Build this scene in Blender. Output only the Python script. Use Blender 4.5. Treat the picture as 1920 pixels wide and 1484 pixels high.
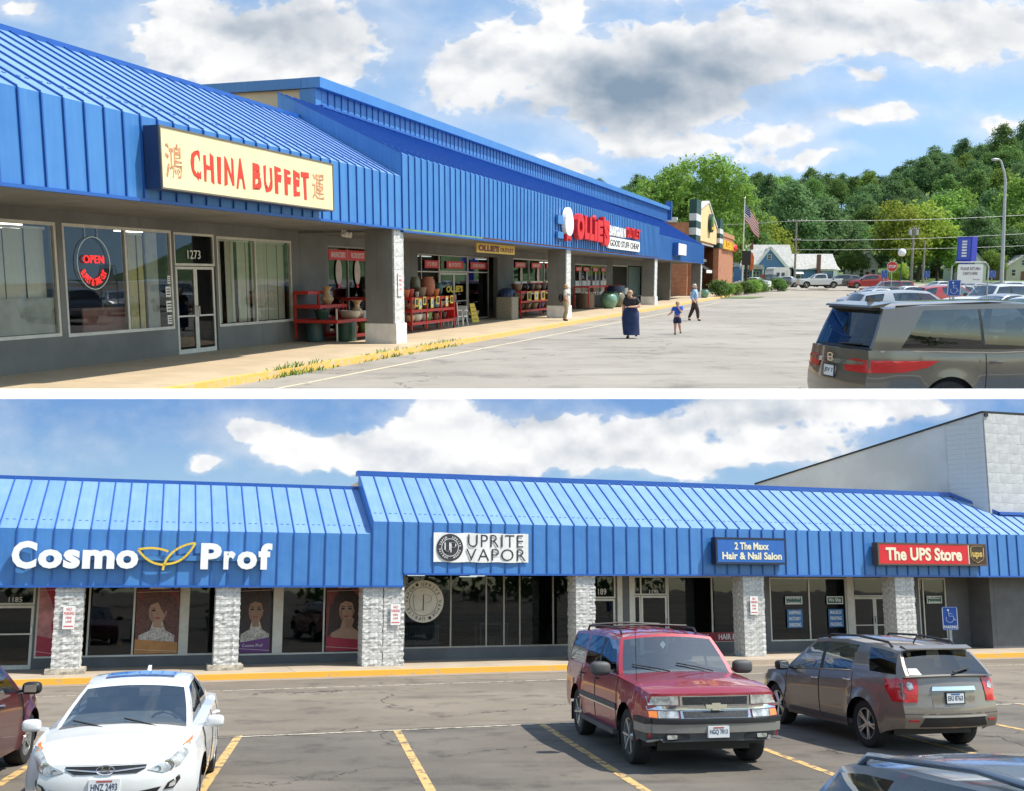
import bpy, bmesh, math, random
from mathutils import Vector, Matrix, noise
from mathutils.bvhtree import BVHTree
random.seed(7)
R = math.radians
D = bpy.data
SC = bpy.context.scene
COL = SC.collection
for _o in list(D.objects): D.objects.remove(_o)

# ------------------------------------------------------------------ camera, sky, sun, exposure
TILT_L = math.atan(290/1900)      # the lens looks up this much at the lower car park
TILT_U = math.atan(289/1900)      # and looks down this much on the upper one, which is tilted about the camera
CAM = Vector((0, 0, 2.5))
cam_d = D.cameras.new('camera'); cam = D.objects.new('camera', cam_d); COL.objects.link(cam)
cam.location = CAM; cam.rotation_euler = (math.pi/2+TILT_L, 0, 0)
cam_d.sensor_width = 36; cam_d.lens = 1900*36/1920
cam_d.shift_y = (810-742)/1920
cam_d.clip_start = .1; cam_d.clip_end = 9000
SC.camera = cam
SUN = Vector((.60, -.18, .95)).normalized()
SC.view_settings.view_transform = 'Standard'
SC.view_settings.look = 'None'
SC.view_settings.gamma = 1.0
SC.view_settings.use_curve_mapping = False
SC.view_settings.exposure = .85
SC.cycles.max_bounces = 8; SC.cycles.transparent_max_bounces = 24
SC.cycles.diffuse_bounces = 3; SC.cycles.glossy_bounces = 3; SC.cycles.transmission_bounces = 4
SC.cycles.caustics_reflective = False; SC.cycles.caustics_refractive = False
try:
    SC.cycles.use_denoising = True; SC.cycles.denoiser = 'OPENIMAGEDENOISE'
except Exception: pass

class NT:
    """small helper round a node tree"""
    def __init__(s, nt): s.nt = nt; s.n = nt.nodes; s.l = nt.links
    def new(s, t, **kw):
        n = s.n.new(t)
        for k, v in kw.items():
            if k == 'ins':
                for i, x in v.items():
                    if hasattr(x, 'is_output'): s.l.new(x, n.inputs[i])
                    else: n.inputs[i].default_value = x
            else: setattr(n, k, v)
        return n
    def math(s, op, a, b=0., c=None, clamp=False):
        n = s.n.new('ShaderNodeMath'); n.operation = op; n.use_clamp = clamp
        for i, x in enumerate((a, b, c)):
            if x is None: continue
            if hasattr(x, 'is_output'): s.l.new(x, n.inputs[i])
            else: n.inputs[i].default_value = x
        return n.outputs[0]
    def mixc(s, f, a, b, blend='MIX'):
        n = s.n.new('ShaderNodeMix'); n.data_type = 'RGBA'; n.blend_type = blend
        for i, x in ((0, f), (6, a), (7, b)):
            if hasattr(x, 'is_output'): s.l.new(x, n.inputs[i])
            elif i == 0: n.inputs[i].default_value = x
            else: n.inputs[i].default_value = (*x[:3], 1)
        return n.outputs[2]
    def noise(s, vec, scale, detail=4, rough=.55):
        n = s.new('ShaderNodeTexNoise', ins={'Scale': scale, 'Detail': detail, 'Roughness': rough})
        if vec is not None: s.l.new(vec, n.inputs['Vector'])
        return n.outputs[0]
    def ramp(s, x, lo, hi, smooth=True):
        n = s.new('ShaderNodeMapRange', interpolation_type='SMOOTHSTEP' if smooth else 'LINEAR')
        s.l.new(x, n.inputs[0])
        for i, v in ((1, lo), (2, hi)):
            if hasattr(v, 'is_output'): s.l.new(v, n.inputs[i])
            else: n.inputs[i].default_value = v
        return n.outputs[0]

# cumulus banks: (x/y, z/y direction, half width, half height, weight); greys: the dark bellies
CLOUDS = [(-.29,.565,.11,.05,1.0), (-.20,.583,.055,.05,.7), (-.355,.595,.045,.04,.85), (-.255,.53,.07,.02,.75), (-.05,.53,.05,.04,.95), (0,.565,.055,.035,.9), (.05,.607,.03,.03,.9),
          (.125,.53,.09,.046,1.2), (.15,.505,.08,.026,1.1), (.22,.553,.10,.034,1.1), (.335,.583,.12,.032,1.0), (.475,.583,.12,.036,1.0), (.145,.457,.055,.013,.9), (.105,.466,.03,.013,.75), (.05,.433,.04,.009,.8), (.19,.445,.04,.011,.75),
          (.275,.463,.045,.016,.75), (.36,.481,.055,.016,.8), (.41,.49,.03,.011,.65), (.3,.44,.06,.009,.7), (.39,.526,.02,.009,.6), (.52,.481,.04,.014,.7), (-.53,.61,.035,.014,.9), (.2,.64,.3,.02,.9),
          (-.223,.142,.045,.020,1.0), (-.26,.153,.026,.014,.85), (-.196,.131,.05,.015,.9), (-.127,.147,.036,.016,.95), (-.074,.174,.032,.018,1.), (-.07,.145,.055,.028,1.), (.01,.142,.055,.024,1.), (.064,.158,.028,.016,.9),
          (.127,.147,.045,.018,1.), (.05,.12,.10,.011,.85), (.143,.16,.028,.013,.85), (.23,.174,.06,.018,1.1), (.32,.174,.07,.02,1.1), (.26,.131,.10,.018,1.), (.39,.18,.04,.011,.9), (.2,.12,.06,.011,.85), (-.315,.115,.020,.0085,1.), (-.1,.118,.10,.009,.8)]
GREYS = [(.14,.512,.095,.034,1.5), (.21,.545,.11,.026,1.1), (.09,.54,.04,.03,.8), (-.22,.578,.07,.026,1.1), (-.28,.60,.06,.02,.6), (.52,.575,.05,.02,.6), (.40,.60,.08,.015,.45), (.275,.163,.05,.009,.75), (.33,.186,.05,.006,.7), (.03,.165,.05,.010,.3), (-.09,.15,.03,.008,.3), (.12,.13,.05,.008,.3), (-.03,.505,.04,.012,.3), (.15,.449,.05,.006,.3)]

def cloud_nodes(T, px, pz):
    """cloud cover and cloud colour for a direction given as (x/y, z/y)"""
    def gsum(items, ox, oz):
        tot = None
        for x, z, w, h, a in items:
            dx = T.math('DIVIDE', T.math('SUBTRACT', ox, x), w); dz = T.math('DIVIDE', T.math('SUBTRACT', oz, z), h)
            g = T.math('MULTIPLY', T.math('EXPONENT', T.math('MULTIPLY', T.math('ADD', T.math('MULTIPLY', dx, dx), T.math('MULTIPLY', dz, dz)), -1.)), a)
            tot = g if tot is None else T.math('ADD', tot, g)
        return tot
    def vec(ox, oz, k=1.3):
        return T.new('ShaderNodeCombineXYZ', ins={0: T.math('ADD', px, ox), 1: T.math('MULTIPLY', T.math('ADD', pz, oz), k), 2: .37}).outputs[0]
    def billow(v, sc, det):
        n = T.noise(v, sc, det, .58); return T.math('ABSOLUTE', T.math('SUBTRACT', T.math('MULTIPLY', n, 2.), 1.))
    # warp the banks so that their outlines billow
    v0 = vec(0, 0); wx = T.math('MULTIPLY', T.math('SUBTRACT', T.noise(v0, 10., 5, .58), .5), .10); wz = T.math('MULTIPLY', T.math('SUBTRACT', T.noise(vec(3.3, 1.7), 9., 4, .55), .5), .065)
    qx = T.math('ADD', px, wx); qz = T.math('ADD', pz, wz)
    g = gsum(CLOUDS, qx, qz); gr = gsum(GREYS, qx, qz)
    def dens(ox, oz):
        v = vec(ox, oz)
        return T.math('ADD', T.math('MULTIPLY', T.math('SUBTRACT', .28, billow(v, 15., 3)), .95), T.math('MULTIPLY', T.math('SUBTRACT', .25, billow(v, 30., 4)), .60))
    n1 = dens(0, 0); n2 = dens(.006, .009)
    d = T.math('ADD', T.math('MULTIPLY', n1, .9), T.math('SUBTRACT', g, .57))
    mask = T.ramp(d, -.10, .30)
    soft = T.noise(vec(5.1, 2.2), 11., 4, .5); soft2 = T.noise(vec(5.106, 2.216), 11., 4, .5); lit = T.math('ADD', T.math('ADD', .80, T.math('MULTIPLY', T.math('SUBTRACT', n1, n2), .22)), T.math('MULTIPLY', T.math('SUBTRACT', soft, soft2), 3.6), clamp=True)
    sh = T.math('ADD', T.math('MULTIPLY', gr, T.math('ADD', .54, T.math('MULTIPLY', T.math('SUBTRACT', .5, soft), 1.0))), T.math('MULTIPLY', T.math('SUBTRACT', .0, n1), T.math('MULTIPLY', gr, .06)), clamp=True)
    c = T.mixc(lit, (.56, .62, .70), (1.0, 1.0, 1.0))
    c = T.mixc(sh, c, (.26, .35, .46))
    wisps = T.math('MULTIPLY', T.ramp(T.math('ADD', T.math('MULTIPLY', T.math('SUBTRACT', T.noise(v0, 7., 7, .6), .5), 1.8), T.math('SUBTRACT', g, .05)), -.25, .6), .45)
    mask = T.math('MAXIMUM', mask, T.math('MAXIMUM', wisps, .08))
    return mask, c

world = D.worlds.new('World'); SC.world = world; world.use_nodes = True
T = NT(world.node_tree); T.n.clear()
out = T.new('ShaderNodeOutputWorld')
sky = T.new('ShaderNodeTexSky', sky_type='NISHITA', sun_disc=False, sun_elevation=math.asin(SUN.z), sun_rotation=math.atan2(SUN.x, SUN.y),
            altitude=200, air_density=1.0, dust_density=.6, ozone_density=.8)
bg1 = T.new('ShaderNodeBackground', ins={0: T.mixc(1., sky.outputs[0], (.98, 1.06, 1.0), 'MULTIPLY'), 1: .145})
tc = T.new('ShaderNodeTexCoord'); sp = T.new('ShaderNodeSeparateXYZ', ins={0: tc.outputs['Generated']})
ay = T.math('MAXIMUM', T.math('ABSOLUTE', sp.outputs[1]), .04)
px = T.math('DIVIDE', sp.outputs[0], ay); pz = T.math('DIVIDE', sp.outputs[2], ay)
mask, ccol = cloud_nodes(T, px, pz)
mask = T.math('MULTIPLY', mask, T.ramp(sp.outputs[2], .0, .06))
bg2 = T.new('ShaderNodeBackground', ins={0: ccol, 1: .56})
ms = T.new('ShaderNodeMixShader', ins={0: mask, 1: bg1.outputs[0], 2: bg2.outputs[0]})
T.l.new(ms.outputs[0], out.inputs[0])

sun_d = D.lights.new('sun', 'SUN'); sun_d.energy = 3.45; sun_d.angle = R(.55); sun_d.color = (1, .95, .86)
sun = D.objects.new('sun', sun_d); COL.objects.link(sun)
sun.rotation_euler = SUN.to_track_quat('Z', 'Y').to_euler(); sun.location = (30, -20, 60)

# ------------------------------------------------------------------ frames
# L: the lower car park, level.  U: the upper car park, tilted and scaled about the camera to stand behind L.
S_U = 4.0
H_U = 2.1
MU = Matrix.Translation(CAM) @ Matrix.Rotation(TILT_L+TILT_U, 4, 'X') @ Matrix.Scale(S_U, 4) @ Matrix.Translation((0, 0, -H_U))
A_L = R(19)
FL0 = Matrix.Translation((2.07, 32.99, 0)) @ Matrix.Rotation(A_L, 4, 'Z')
FU0 = Matrix.Translation((-3.48, 30.27, 0)) @ Matrix.Rotation(R(72.5), 4, 'Z')
BASE = {'L': Matrix.Identity(4), 'U': MU, 'FL': FL0, 'FU': MU @ FU0}

def setp(o, label=None, cat=None, group=None, kind=None):
    if label: o['label'] = label
    if cat: o['category'] = cat
    if group: o['group'] = group
    if kind: o['kind'] = kind
    return o
def place(o, frame, loc=(0, 0, 0), rz=0, sc=1):
    o.matrix_world = BASE[frame] @ Matrix.Translation(loc) @ Matrix.Rotation(rz, 4, 'Z') @ Matrix.Scale(sc, 4)
    return o
def thing(name, label, cat, frame, loc=(0, 0, 0), rz=0, group=None, sc=1):
    o = D.objects.new(name, None); COL.objects.link(o); o.empty_display_size = .2
    place(o, frame, loc, rz, sc)
    return setp(o, label, cat, group)
def copy_tree(o, parent=None):
    c = o.copy(); COL.objects.link(c)
    if parent: c.parent = parent
    for ch in list(o.children): copy_tree(ch, c)
    return c

class MB:
    def __init__(s): s.v = []; s.f = []; s.m = []
    def add(s, vs, fs, m=0):
        k = len(s.v); s.v += [tuple(v) for v in vs]; s.f += [tuple(i+k for i in f) for f in fs]; s.m += [m]*len(fs); return s
    def box(s, x0, x1, y0, y1, z0, z1, m=0):
        return s.add([(x0,y0,z0),(x1,y0,z0),(x1,y1,z0),(x0,y1,z0),(x0,y0,z1),(x1,y0,z1),(x1,y1,z1),(x0,y1,z1)],
              [(0,3,2,1),(4,5,6,7),(0,1,5,4),(1,2,6,5),(2,3,7,6),(3,0,4,7)], m)
    def obox(s, mat, sx, sy, sz, m=0):
        k = len(s.v); s.box(-sx/2, sx/2, -sy/2, sy/2, -sz/2, sz/2, m)
        for i in range(k, len(s.v)): s.v[i] = tuple(mat @ Vector(s.v[i]))
        return s
    def bar(s, a, b, w, h=None, m=0):
        a = Vector(a); b = Vector(b); d = b-a
        q = d.to_track_quat('Z', 'Y').to_matrix().to_4x4(); q.translation = (a+b)/2
        return s.obox(q, w, h or w, d.length, m)
    def quad(s, *p, m=0): return s.add(p, [tuple(range(len(p)))], m)
    def prism(s, poly, y0, y1, m=0, ax='y'):
        n = len(poly)
        def P(a, b, c): return (a, c, b) if ax == 'y' else ((c, a, b) if ax == 'x' else (a, b, c))
        vs = [P(a, b, y0) for a, b in poly]+[P(a, b, y1) for a, b in poly]
        return s.add(vs, [tuple(range(n)), tuple(range(2*n-1, n-1, -1))]+[(i, i+n, (i+1) % n+n, (i+1) % n) for i in range(n)], m)
    def tube(s, pts, r, n=8, m=0, cap=True):
        pts = [Vector(p) for p in pts]; k0 = len(s.v); rings = []
        for i, p in enumerate(pts):
            t = (pts[min(i+1, len(pts)-1)]-pts[max(i-1, 0)]).normalized()
            up = Vector((0, 0, 1)) if abs(t.z) < .9 else Vector((1, 0, 0))
            a = t.cross(up).normalized(); b = t.cross(a)
            rr = r[i] if isinstance(r, (list, tuple)) else r
            rings.append([p+(a*math.cos(2*math.pi*j/n)+b*math.sin(2*math.pi*j/n))*rr for j in range(n)])
        vs = [v for q in rings for v in q]
        fs = [(i*n+j, i*n+(j+1) % n, (i+1)*n+(j+1) % n, (i+1)*n+j) for i in range(len(pts)-1) for j in range(n)]
        if cap: fs += [tuple(range(n-1, -1, -1)), tuple((len(pts)-1)*n+j for j in range(n))]
        return s.add(vs, fs, m)
    def lathe(s, prof, n=16, m=0, o=(0, 0, 0), ax='z', cap=True):
        vs = []
        for r, h in prof:
            for j in range(n):
                a = 2*math.pi*j/n; c, q = r*math.cos(a), r*math.sin(a)
                vs.append((o[0]+c, o[1]+q, o[2]+h) if ax == 'z' else ((o[0]+h, o[1]+c, o[2]+q) if ax == 'x' else (o[0]+q, o[1]+h, o[2]+c)))
        L = len(prof)
        fs = [(i*n+j, i*n+(j+1) % n, (i+1)*n+(j+1) % n, (i+1)*n+j) for i in range(L-1) for j in range(n)]
        if cap: fs += [tuple(range(n-1, -1, -1)), tuple((L-1)*n+j for j in range(n))]
        return s.add(vs, fs, m)
    def ball(s, c, rx, ry, rz, m=0, nu=12, nv=8):
        vs = []; 
        for i in range(nv+1):
            t = math.pi*i/nv
            for j in range(nu):
                a = 2*math.pi*j/nu
                vs.append((c[0]+rx*math.sin(t)*math.cos(a), c[1]+ry*math.sin(t)*math.sin(a), c[2]+rz*math.cos(t)))
        fs = [(i*nu+j, (i+1)*nu+j, (i+1)*nu+(j+1) % nu, i*nu+(j+1) % nu) for i in range(nv) for j in range(nu)]
        return s.add(vs, fs, m)
    def mesh(s, name, mats, smooth=None):
        me = D.meshes.new(name); me.from_pydata(s.v, [], s.f)
        if not isinstance(mats, (list, tuple)): mats = [mats]
        for q in mats: me.materials.append(q)
        me.polygons.foreach_set('material_index', s.m)
        bm = bmesh.new(); bm.from_mesh(me)
        bmesh.ops.remove_doubles(bm, verts=bm.verts, dist=1e-5)
        bmesh.ops.recalc_face_normals(bm, faces=bm.faces); bm.to_mesh(me); bm.free()
        if smooth:
            me.polygons.foreach_set('use_smooth', [True]*len(me.polygons)); me.set_sharp_from_angle(angle=R(smooth))
        me.update(); return me
    def make(s, name, mats, parent=None, loc=None, smooth=None, label=None, kind=None):
        return link(name, s.mesh(name, mats, smooth), parent, loc, label, kind)
def link(name, me, parent=None, loc=None, label=None, kind=None, rot=None):
    o = D.objects.new(name, me); COL.objects.link(o)
    if parent: o.parent = parent
    if loc: o.location = loc
    if rot: o.rotation_euler = rot
    if label: o['label'] = label
    if kind: o['kind'] = kind
    return o
def B(name, x0, x1, y0, y1, z0, z1, mat, parent=None, **kw):
    return MB().box(x0, x1, y0, y1, z0, z1).make(name, mat, parent, **kw)

# ------------------------------------------------------------------ materials
def mat(name, col, rough=.6, metal=0., var=.12, vs=3., bump=0., bs=40., coat=0., spec=.5, emit=0., col2=None, vdet=5):
    m = D.materials.new(name); m.use_nodes = True; T = NT(m.node_tree)
    b = T.n['Principled BSDF']
    b.inputs['Roughness'].default_value = rough; b.inputs['Metallic'].default_value = metal
    b.inputs['Specular IOR Level'].default_value = spec; b.inputs['Coat Weight'].default_value = coat
    b.inputs['Coat Roughness'].default_value = .04
    tc = T.new('ShaderNodeTexCoord')
    if var or col2:
        n = T.noise(tc.outputs['Object'], vs, vdet, .6)
        lo = [c*(1-var) for c in col]; hi = list(col2) if col2 else [min(1, c*(1+var)) for c in col]
        T.l.new(T.mixc(T.ramp(n, .32, .68), lo, hi), b.inputs['Base Color'])
    else: b.inputs['Base Color'].default_value = (*col, 1)
    if bump:
        n = T.noise(tc.outputs['Object'], bs, 4, .6)
        bp = T.new('ShaderNodeBump', ins={'Strength': bump, 'Distance': .02, 'Height': n}); T.l.new(bp.outputs[0], b.inputs['Normal'])
    if emit:
        b.inputs['Emission Color'].default_value = (*col, 1); b.inputs['Emission Strength'].default_value = emit
    return m
def glass_mat(name, tint=(.55, .62, .6), refl=(.9, .95, 1), base=.05, dark=0.):
    m = D.materials.new(name); m.use_nodes = True; T = NT(m.node_tree); T.n.clear()
    o = T.new('ShaderNodeOutputMaterial')
    tr = T.new('ShaderNodeBsdfTransparent', ins={0: (*tint, 1)})
    gl = T.new('ShaderNodeBsdfGlossy', ins={0: (*refl, 1), 1: .015})
    lw = T.new('ShaderNodeFresnel', ins={0: 1.5})
    bf = T.new('ShaderNodeNewGeometry').outputs['Backfacing']
    f = T.math('MULTIPLY', T.math('ADD', T.math('MULTIPLY', lw.outputs[0], 1.15), base, clamp=True), T.math('SUBTRACT', 1., bf), clamp=True)
    tc = T.new('ShaderNodeTexCoord'); n = T.noise(tc.outputs['Object'], .9, 2, .5)
    bp = T.new('ShaderNodeBump', ins={'Strength': .035, 'Distance': .05, 'Height': n}); T.l.new(bp.outputs[0], gl.inputs['Normal'])
    mx = T.new('ShaderNodeMixShader', ins={0: f, 1: tr.outputs[0], 2: gl.outputs[0]})
    T.l.new(mx.outputs[0], o.inputs[0]); return m

def metal(name, c, c2, rough):
    """coated sheet: every pan a little different, faint run marks, chalking"""
    m = D.materials.new(name); m.use_nodes = True; T = NT(m.node_tree); b = T.n['Principled BSDF']
    tc = T.new('ShaderNodeTexCoord'); oi = T.new('ShaderNodeObjectInfo')
    v = T.new('ShaderNodeVectorMath', operation='ADD', ins={0: tc.outputs['Object']})
    q = T.new('ShaderNodeCombineXYZ', ins={0: T.math('MULTIPLY', oi.outputs['Random'], 40.), 2: T.math('MULTIPLY', oi.outputs['Random'], 17.)}); T.l.new(q.outputs[0], v.inputs[1])
    mp = T.new('ShaderNodeMapping', ins={0: v.outputs[0], 3: (9., 9., .55)})
    st = T.noise(mp.outputs[0], 1., 5, .6); bl = T.noise(v.outputs[0], 1.1, 6, .65); sp_ = T.noise(v.outputs[0], 14., 4, .7)
    k = T.math('ADD', T.math('MULTIPLY', T.math('SUBTRACT', oi.outputs['Random'], .5), .35), T.math('ADD', T.math('MULTIPLY', T.math('SUBTRACT', st, .5), 1.1), T.math('MULTIPLY', T.math('SUBTRACT', bl, .5), 1.1)))
    cc = T.mixc(T.math('ADD', .45, k, clamp=True), c, c2); cc = T.mixc(T.math('MULTIPLY', T.ramp(sp_, .66, .78), .25), cc, [x*.55 for x in c])
    T.l.new(cc, b.inputs['Base Color']); b.inputs['Specular IOR Level'].default_value = .5
    T.l.new(T.math('ADD', rough, T.math('MULTIPLY', T.math('SUBTRACT', bl, .5), .25)), b.inputs['Roughness'])
    bp = T.new('ShaderNodeBump', ins={'Strength': .25, 'Distance': .05, 'Height': T.noise(v.outputs[0], 2.2, 2, .5)}); T.l.new(bp.outputs[0], b.inputs['Normal'])
    return m
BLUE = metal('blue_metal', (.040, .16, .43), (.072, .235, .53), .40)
BLUE_R = metal('skylit_blue_metal', (.125, .255, .50), (.215, .35, .61), .46)  # paler roof copy of the blue: sky sheen put into the colour
BLUE_T = mat('blue_trim_rib_shade', (.018, .095, .36), .35, 0, .06, 2)  # real trim, and the seam ribs with their shade put into the colour
def stucco(name, c):
    m = mat(name, c, .86, 0, 0, bump=.25, bs=60); T = NT(m.node_tree); b = T.n['Principled BSDF']; tc = T.new('ShaderNodeTexCoord'); P = tc.outputs['Object']
    mp = T.new('ShaderNodeMapping', ins={0: P, 3: (3., 3., .35)}); a = T.noise(mp.outputs[0], 1., 6, .65); d = T.noise(P, .7, 5, .6); f = T.noise(P, 9, 4, .7)
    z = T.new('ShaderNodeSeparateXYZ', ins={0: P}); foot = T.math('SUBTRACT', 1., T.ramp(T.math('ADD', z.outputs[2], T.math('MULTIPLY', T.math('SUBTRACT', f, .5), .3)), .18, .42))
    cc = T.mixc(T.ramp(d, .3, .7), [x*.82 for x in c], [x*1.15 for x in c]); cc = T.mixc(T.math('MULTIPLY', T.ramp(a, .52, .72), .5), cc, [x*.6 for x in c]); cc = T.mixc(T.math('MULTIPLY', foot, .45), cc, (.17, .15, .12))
    T.l.new(cc, b.inputs['Base Color']); return m
GREYWALL = stucco('grey_stucco', (.165, .168, .162))
GREYDK = mat('charcoal_wall', (.115, .118, .122), .8, 0, .12, 1.2, .2, 60)
BEIGE = mat('beige_wall', (.55, .46, .34), .85, 0, .08, 1)
WHITEBLK = mat('painted_block', (.50, .495, .475), .9, 0, .24, 11., .9, 14)
SMOOTHBLK = mat('painted_column', (.52, .52, .50), .88, 0, .26, 9, .6, 22)
ALU = mat('pale_aluminium', (.52, .50, .45), .45, .2, .08, 4)
ALUW = mat('cream_frame', (.58, .56, .5), .5, 0, .08, 4)
ALUD = mat('bronze_frame', (.30, .28, .24), .45, .2, .08, 4)
BLACK = mat('black_plastic', (.012, .012, .013), .5, 0, 0)
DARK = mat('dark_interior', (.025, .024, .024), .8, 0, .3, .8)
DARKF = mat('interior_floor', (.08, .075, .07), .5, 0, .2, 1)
WHITE = mat('white_paint', (.78, .77, .74), .6, 0, .05, 2)
CREAM = mat('cream_blind', (.62, .60, .50), .8, 0, .06, 3)
RED = mat('sign_red', (.62, .012, .018), .45, 0, .04, 3)
REDM = mat('red_metal', (.46, .025, .018), .5, 0, .1, 6)
GLASS = glass_mat('window_glass', (.80, .84, .83), base=.0)
GLASSD = glass_mat('dark_window_glass', (.42, .46, .48), base=-.005)
YEL = mat('kerb_yellow', (.72, .36, .035), .75, 0, .15, 2.5, .15, 50)
CHROME = mat('chrome', (.62, .62, .62), .12, 1., 0)
RUBBER = mat('tyre_rubber', (.018, .018, .019), .85, 0, .15, 12)
ALLOY = mat('alloy_wheel', (.55, .55, .54), .3, .85, .05, 9)

def stripe_mat(name, col, under, wear=.5):
    m = D.materials.new(name); m.use_nodes = True; T = NT(m.node_tree); b = T.n['Principled BSDF']
    tc = T.new('ShaderNodeTexCoord')
    n = T.noise(tc.outputs['Object'], 5., 8, .7)
    T.l.new(T.mixc(T.ramp(n, wear, wear+.12), under, col), b.inputs['Base Color']); b.inputs['Roughness'].default_value = .85
    return m
def asphalt(name, base, pale, dark, sc=1., crack=.35):
    m = D.materials.new(name); m.use_nodes = True; T = NT(m.node_tree); b = T.n['Principled BSDF']
    tc = T.new('ShaderNodeTexCoord'); P = tc.outputs['Object']
    big = T.noise(P, .16*sc, 5, .6); mid = T.noise(P, .9*sc, 6, .65); fine = T.noise(P, 60*sc, 3, .7)
    st = T.new('ShaderNodeMapping', ins={0: P, 3: (.35, 1.6, 1)}); streak = T.noise(st.outputs[0], .55*sc, 6, .62)
    c = T.mixc(T.ramp(big, .36, .64), base, pale)
    c = T.mixc(T.math('MULTIPLY', T.ramp(streak, .5, .72), .65), c, dark)
    c = T.mixc(T.math('MULTIPLY', T.ramp(mid, .50, .72), .62), c, [x*.6 for x in dark])
    c = T.mixc(T.math('MULTIPLY', T.ramp(fine, .3, .7), .22), c, [x*.55 for x in base])
    wv = T.noise(P, .6*sc, 4, .6); wv2 = T.noise(P, 3.*sc, 3, .6)
    off = T.new('ShaderNodeVectorMath', operation='ADD', ins={0: P})
    cx = T.new('ShaderNodeCombineXYZ', ins={0: T.math('MULTIPLY', wv, 2.4/sc), 1: T.math('ADD', T.math('MULTIPLY', wv2, .5/sc), T.math('MULTIPLY', wv, -1.7/sc))}); T.l.new(cx.outputs[0], off.inputs[1])
    vo = T.new('ShaderNodeTexVoronoi', feature='DISTANCE_TO_EDGE', ins={'Vector': off.outputs[0], 'Scale': .16*sc})
    cr = T.math('SUBTRACT', 1., T.ramp(vo.outputs[0], .0012, .0045))
    gate = T.ramp(T.noise(P, .22*sc, 2, .5), .47, .55)
    cr = T.math('MULTIPLY', T.math('MULTIPLY', cr, gate), crack)
    vs_ = T.new('ShaderNodeTexVoronoi', ins={'Vector': P, 'Scale': 34*sc}); c = T.mixc(T.math('MULTIPLY', T.ramp(vs_.outputs['Color'], .55, .95), .30), c, pale)
    drip = T.noise(P, 2.6*sc, 3, .5); c = T.mixc(T.math('MULTIPLY', T.ramp(drip, .69, .76), .55), c, [x*.45 for x in dark])
    c = T.mixc(cr, c, (.02, .019, .017))
    T.l.new(c, b.inputs['Base Color']); b.inputs['Roughness'].default_value = .88
    bp = T.new('ShaderNodeBump', ins={'Strength': .35, 'Distance': .012, 'Height': T.math('SUBTRACT', fine, cr)}); T.l.new(bp.outputs[0], b.inputs['Normal'])
    return m
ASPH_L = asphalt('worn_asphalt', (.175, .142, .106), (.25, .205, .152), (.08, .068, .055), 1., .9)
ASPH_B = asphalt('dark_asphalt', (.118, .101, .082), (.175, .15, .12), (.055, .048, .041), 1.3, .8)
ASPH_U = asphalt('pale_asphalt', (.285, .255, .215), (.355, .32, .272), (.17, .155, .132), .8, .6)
def concrete(name, col):
    m = D.materials.new(name); m.use_nodes = True; T = NT(m.node_tree); b = T.n['Principled BSDF']
    tc = T.new('ShaderNodeTexCoord'); P = tc.outputs['Object']
    n = T.noise(P, .8, 6, .65); f = T.noise(P, 25, 4, .7)
    c = T.mixc(T.ramp(n, .35, .7), [x*.82 for x in col], col); c = T.mixc(T.math('MULTIPLY', T.ramp(f, .45, .75), .25), c, [x*.6 for x in col])
    T.l.new(c, b.inputs['Base Color']); b.inputs['Roughness'].default_value = .85
    return m
WALK = concrete('tan_concrete', (.52, .40, .26))
WALK_L = concrete('grey_concrete', (.46, .37, .27))

# ------------------------------------------------------------------ lettering
def text_mesh(s, depth=.02, bold=0., shear=0., space=1., jag=0., res=3):
    cu = D.curves.new('t', 'FONT'); cu.body = s; cu.extrude = depth/2; cu.offset = bold; cu.shear = shear; cu.space_character = space; cu.resolution_u = res
    o = D.objects.new('t', cu); COL.objects.link(o)
    bpy.context.view_layer.update()
    me = D.meshes.new_from_object(o.evaluated_get(bpy.context.evaluated_depsgraph_get()))
    vs = [tuple(v.co) for v in me.vertices]; fs = [tuple(p.vertices) for p in me.polygons]
    D.objects.remove(o); D.curves.remove(cu); D.meshes.remove(me)
    if jag:
        rnd = random.Random(5)
        h = {}
        def j(v):
            k = (round(v[0], 4), round(v[1], 4))
            if k not in h: h[k] = (rnd.uniform(-jag, jag), rnd.uniform(-jag, jag)*1.6)
            return (v[0]+h[k][0], v[1]+h[k][1], v[2])
        vs = [j(v) for v in vs]
    return vs, fs
_tc = {}
def text_into(mb, s, x0, x1, z0, z1, y, depth=.02, bold=0., m=0, shear=0., space=1., jag=0., slope=0.):
    """letters filling x0..x1, z0..z1, their backs at y and their fronts at y-depth"""
    k = (s, bold, shear, space, jag)
    if k not in _tc: _tc[k] = text_mesh(s, 1., bold, shear, space, jag)
    vs, fs = _tc[k]
    a0 = min(v[0] for v in vs); a1 = max(v[0] for v in vs); b0 = min(v[1] for v in vs); b1 = max(v[1] for v in vs)
    mb.add([(x0+(v[0]-a0)/(a1-a0)*(x1-x0), y-depth*(.5+v[2]), z0+(v[1]-b0)/(b1-b0)*(z1-z0)+slope*((v[0]-a0)/(a1-a0)-.5)) for v in vs], fs, m)
    return mb
def text(name, s, x0, x1, z0, z1, y, material, parent, depth=.02, **kw):
    return text_into(MB(), s, x0, x1, z0, z1, y, depth, **kw).make(name, material, parent)
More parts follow.
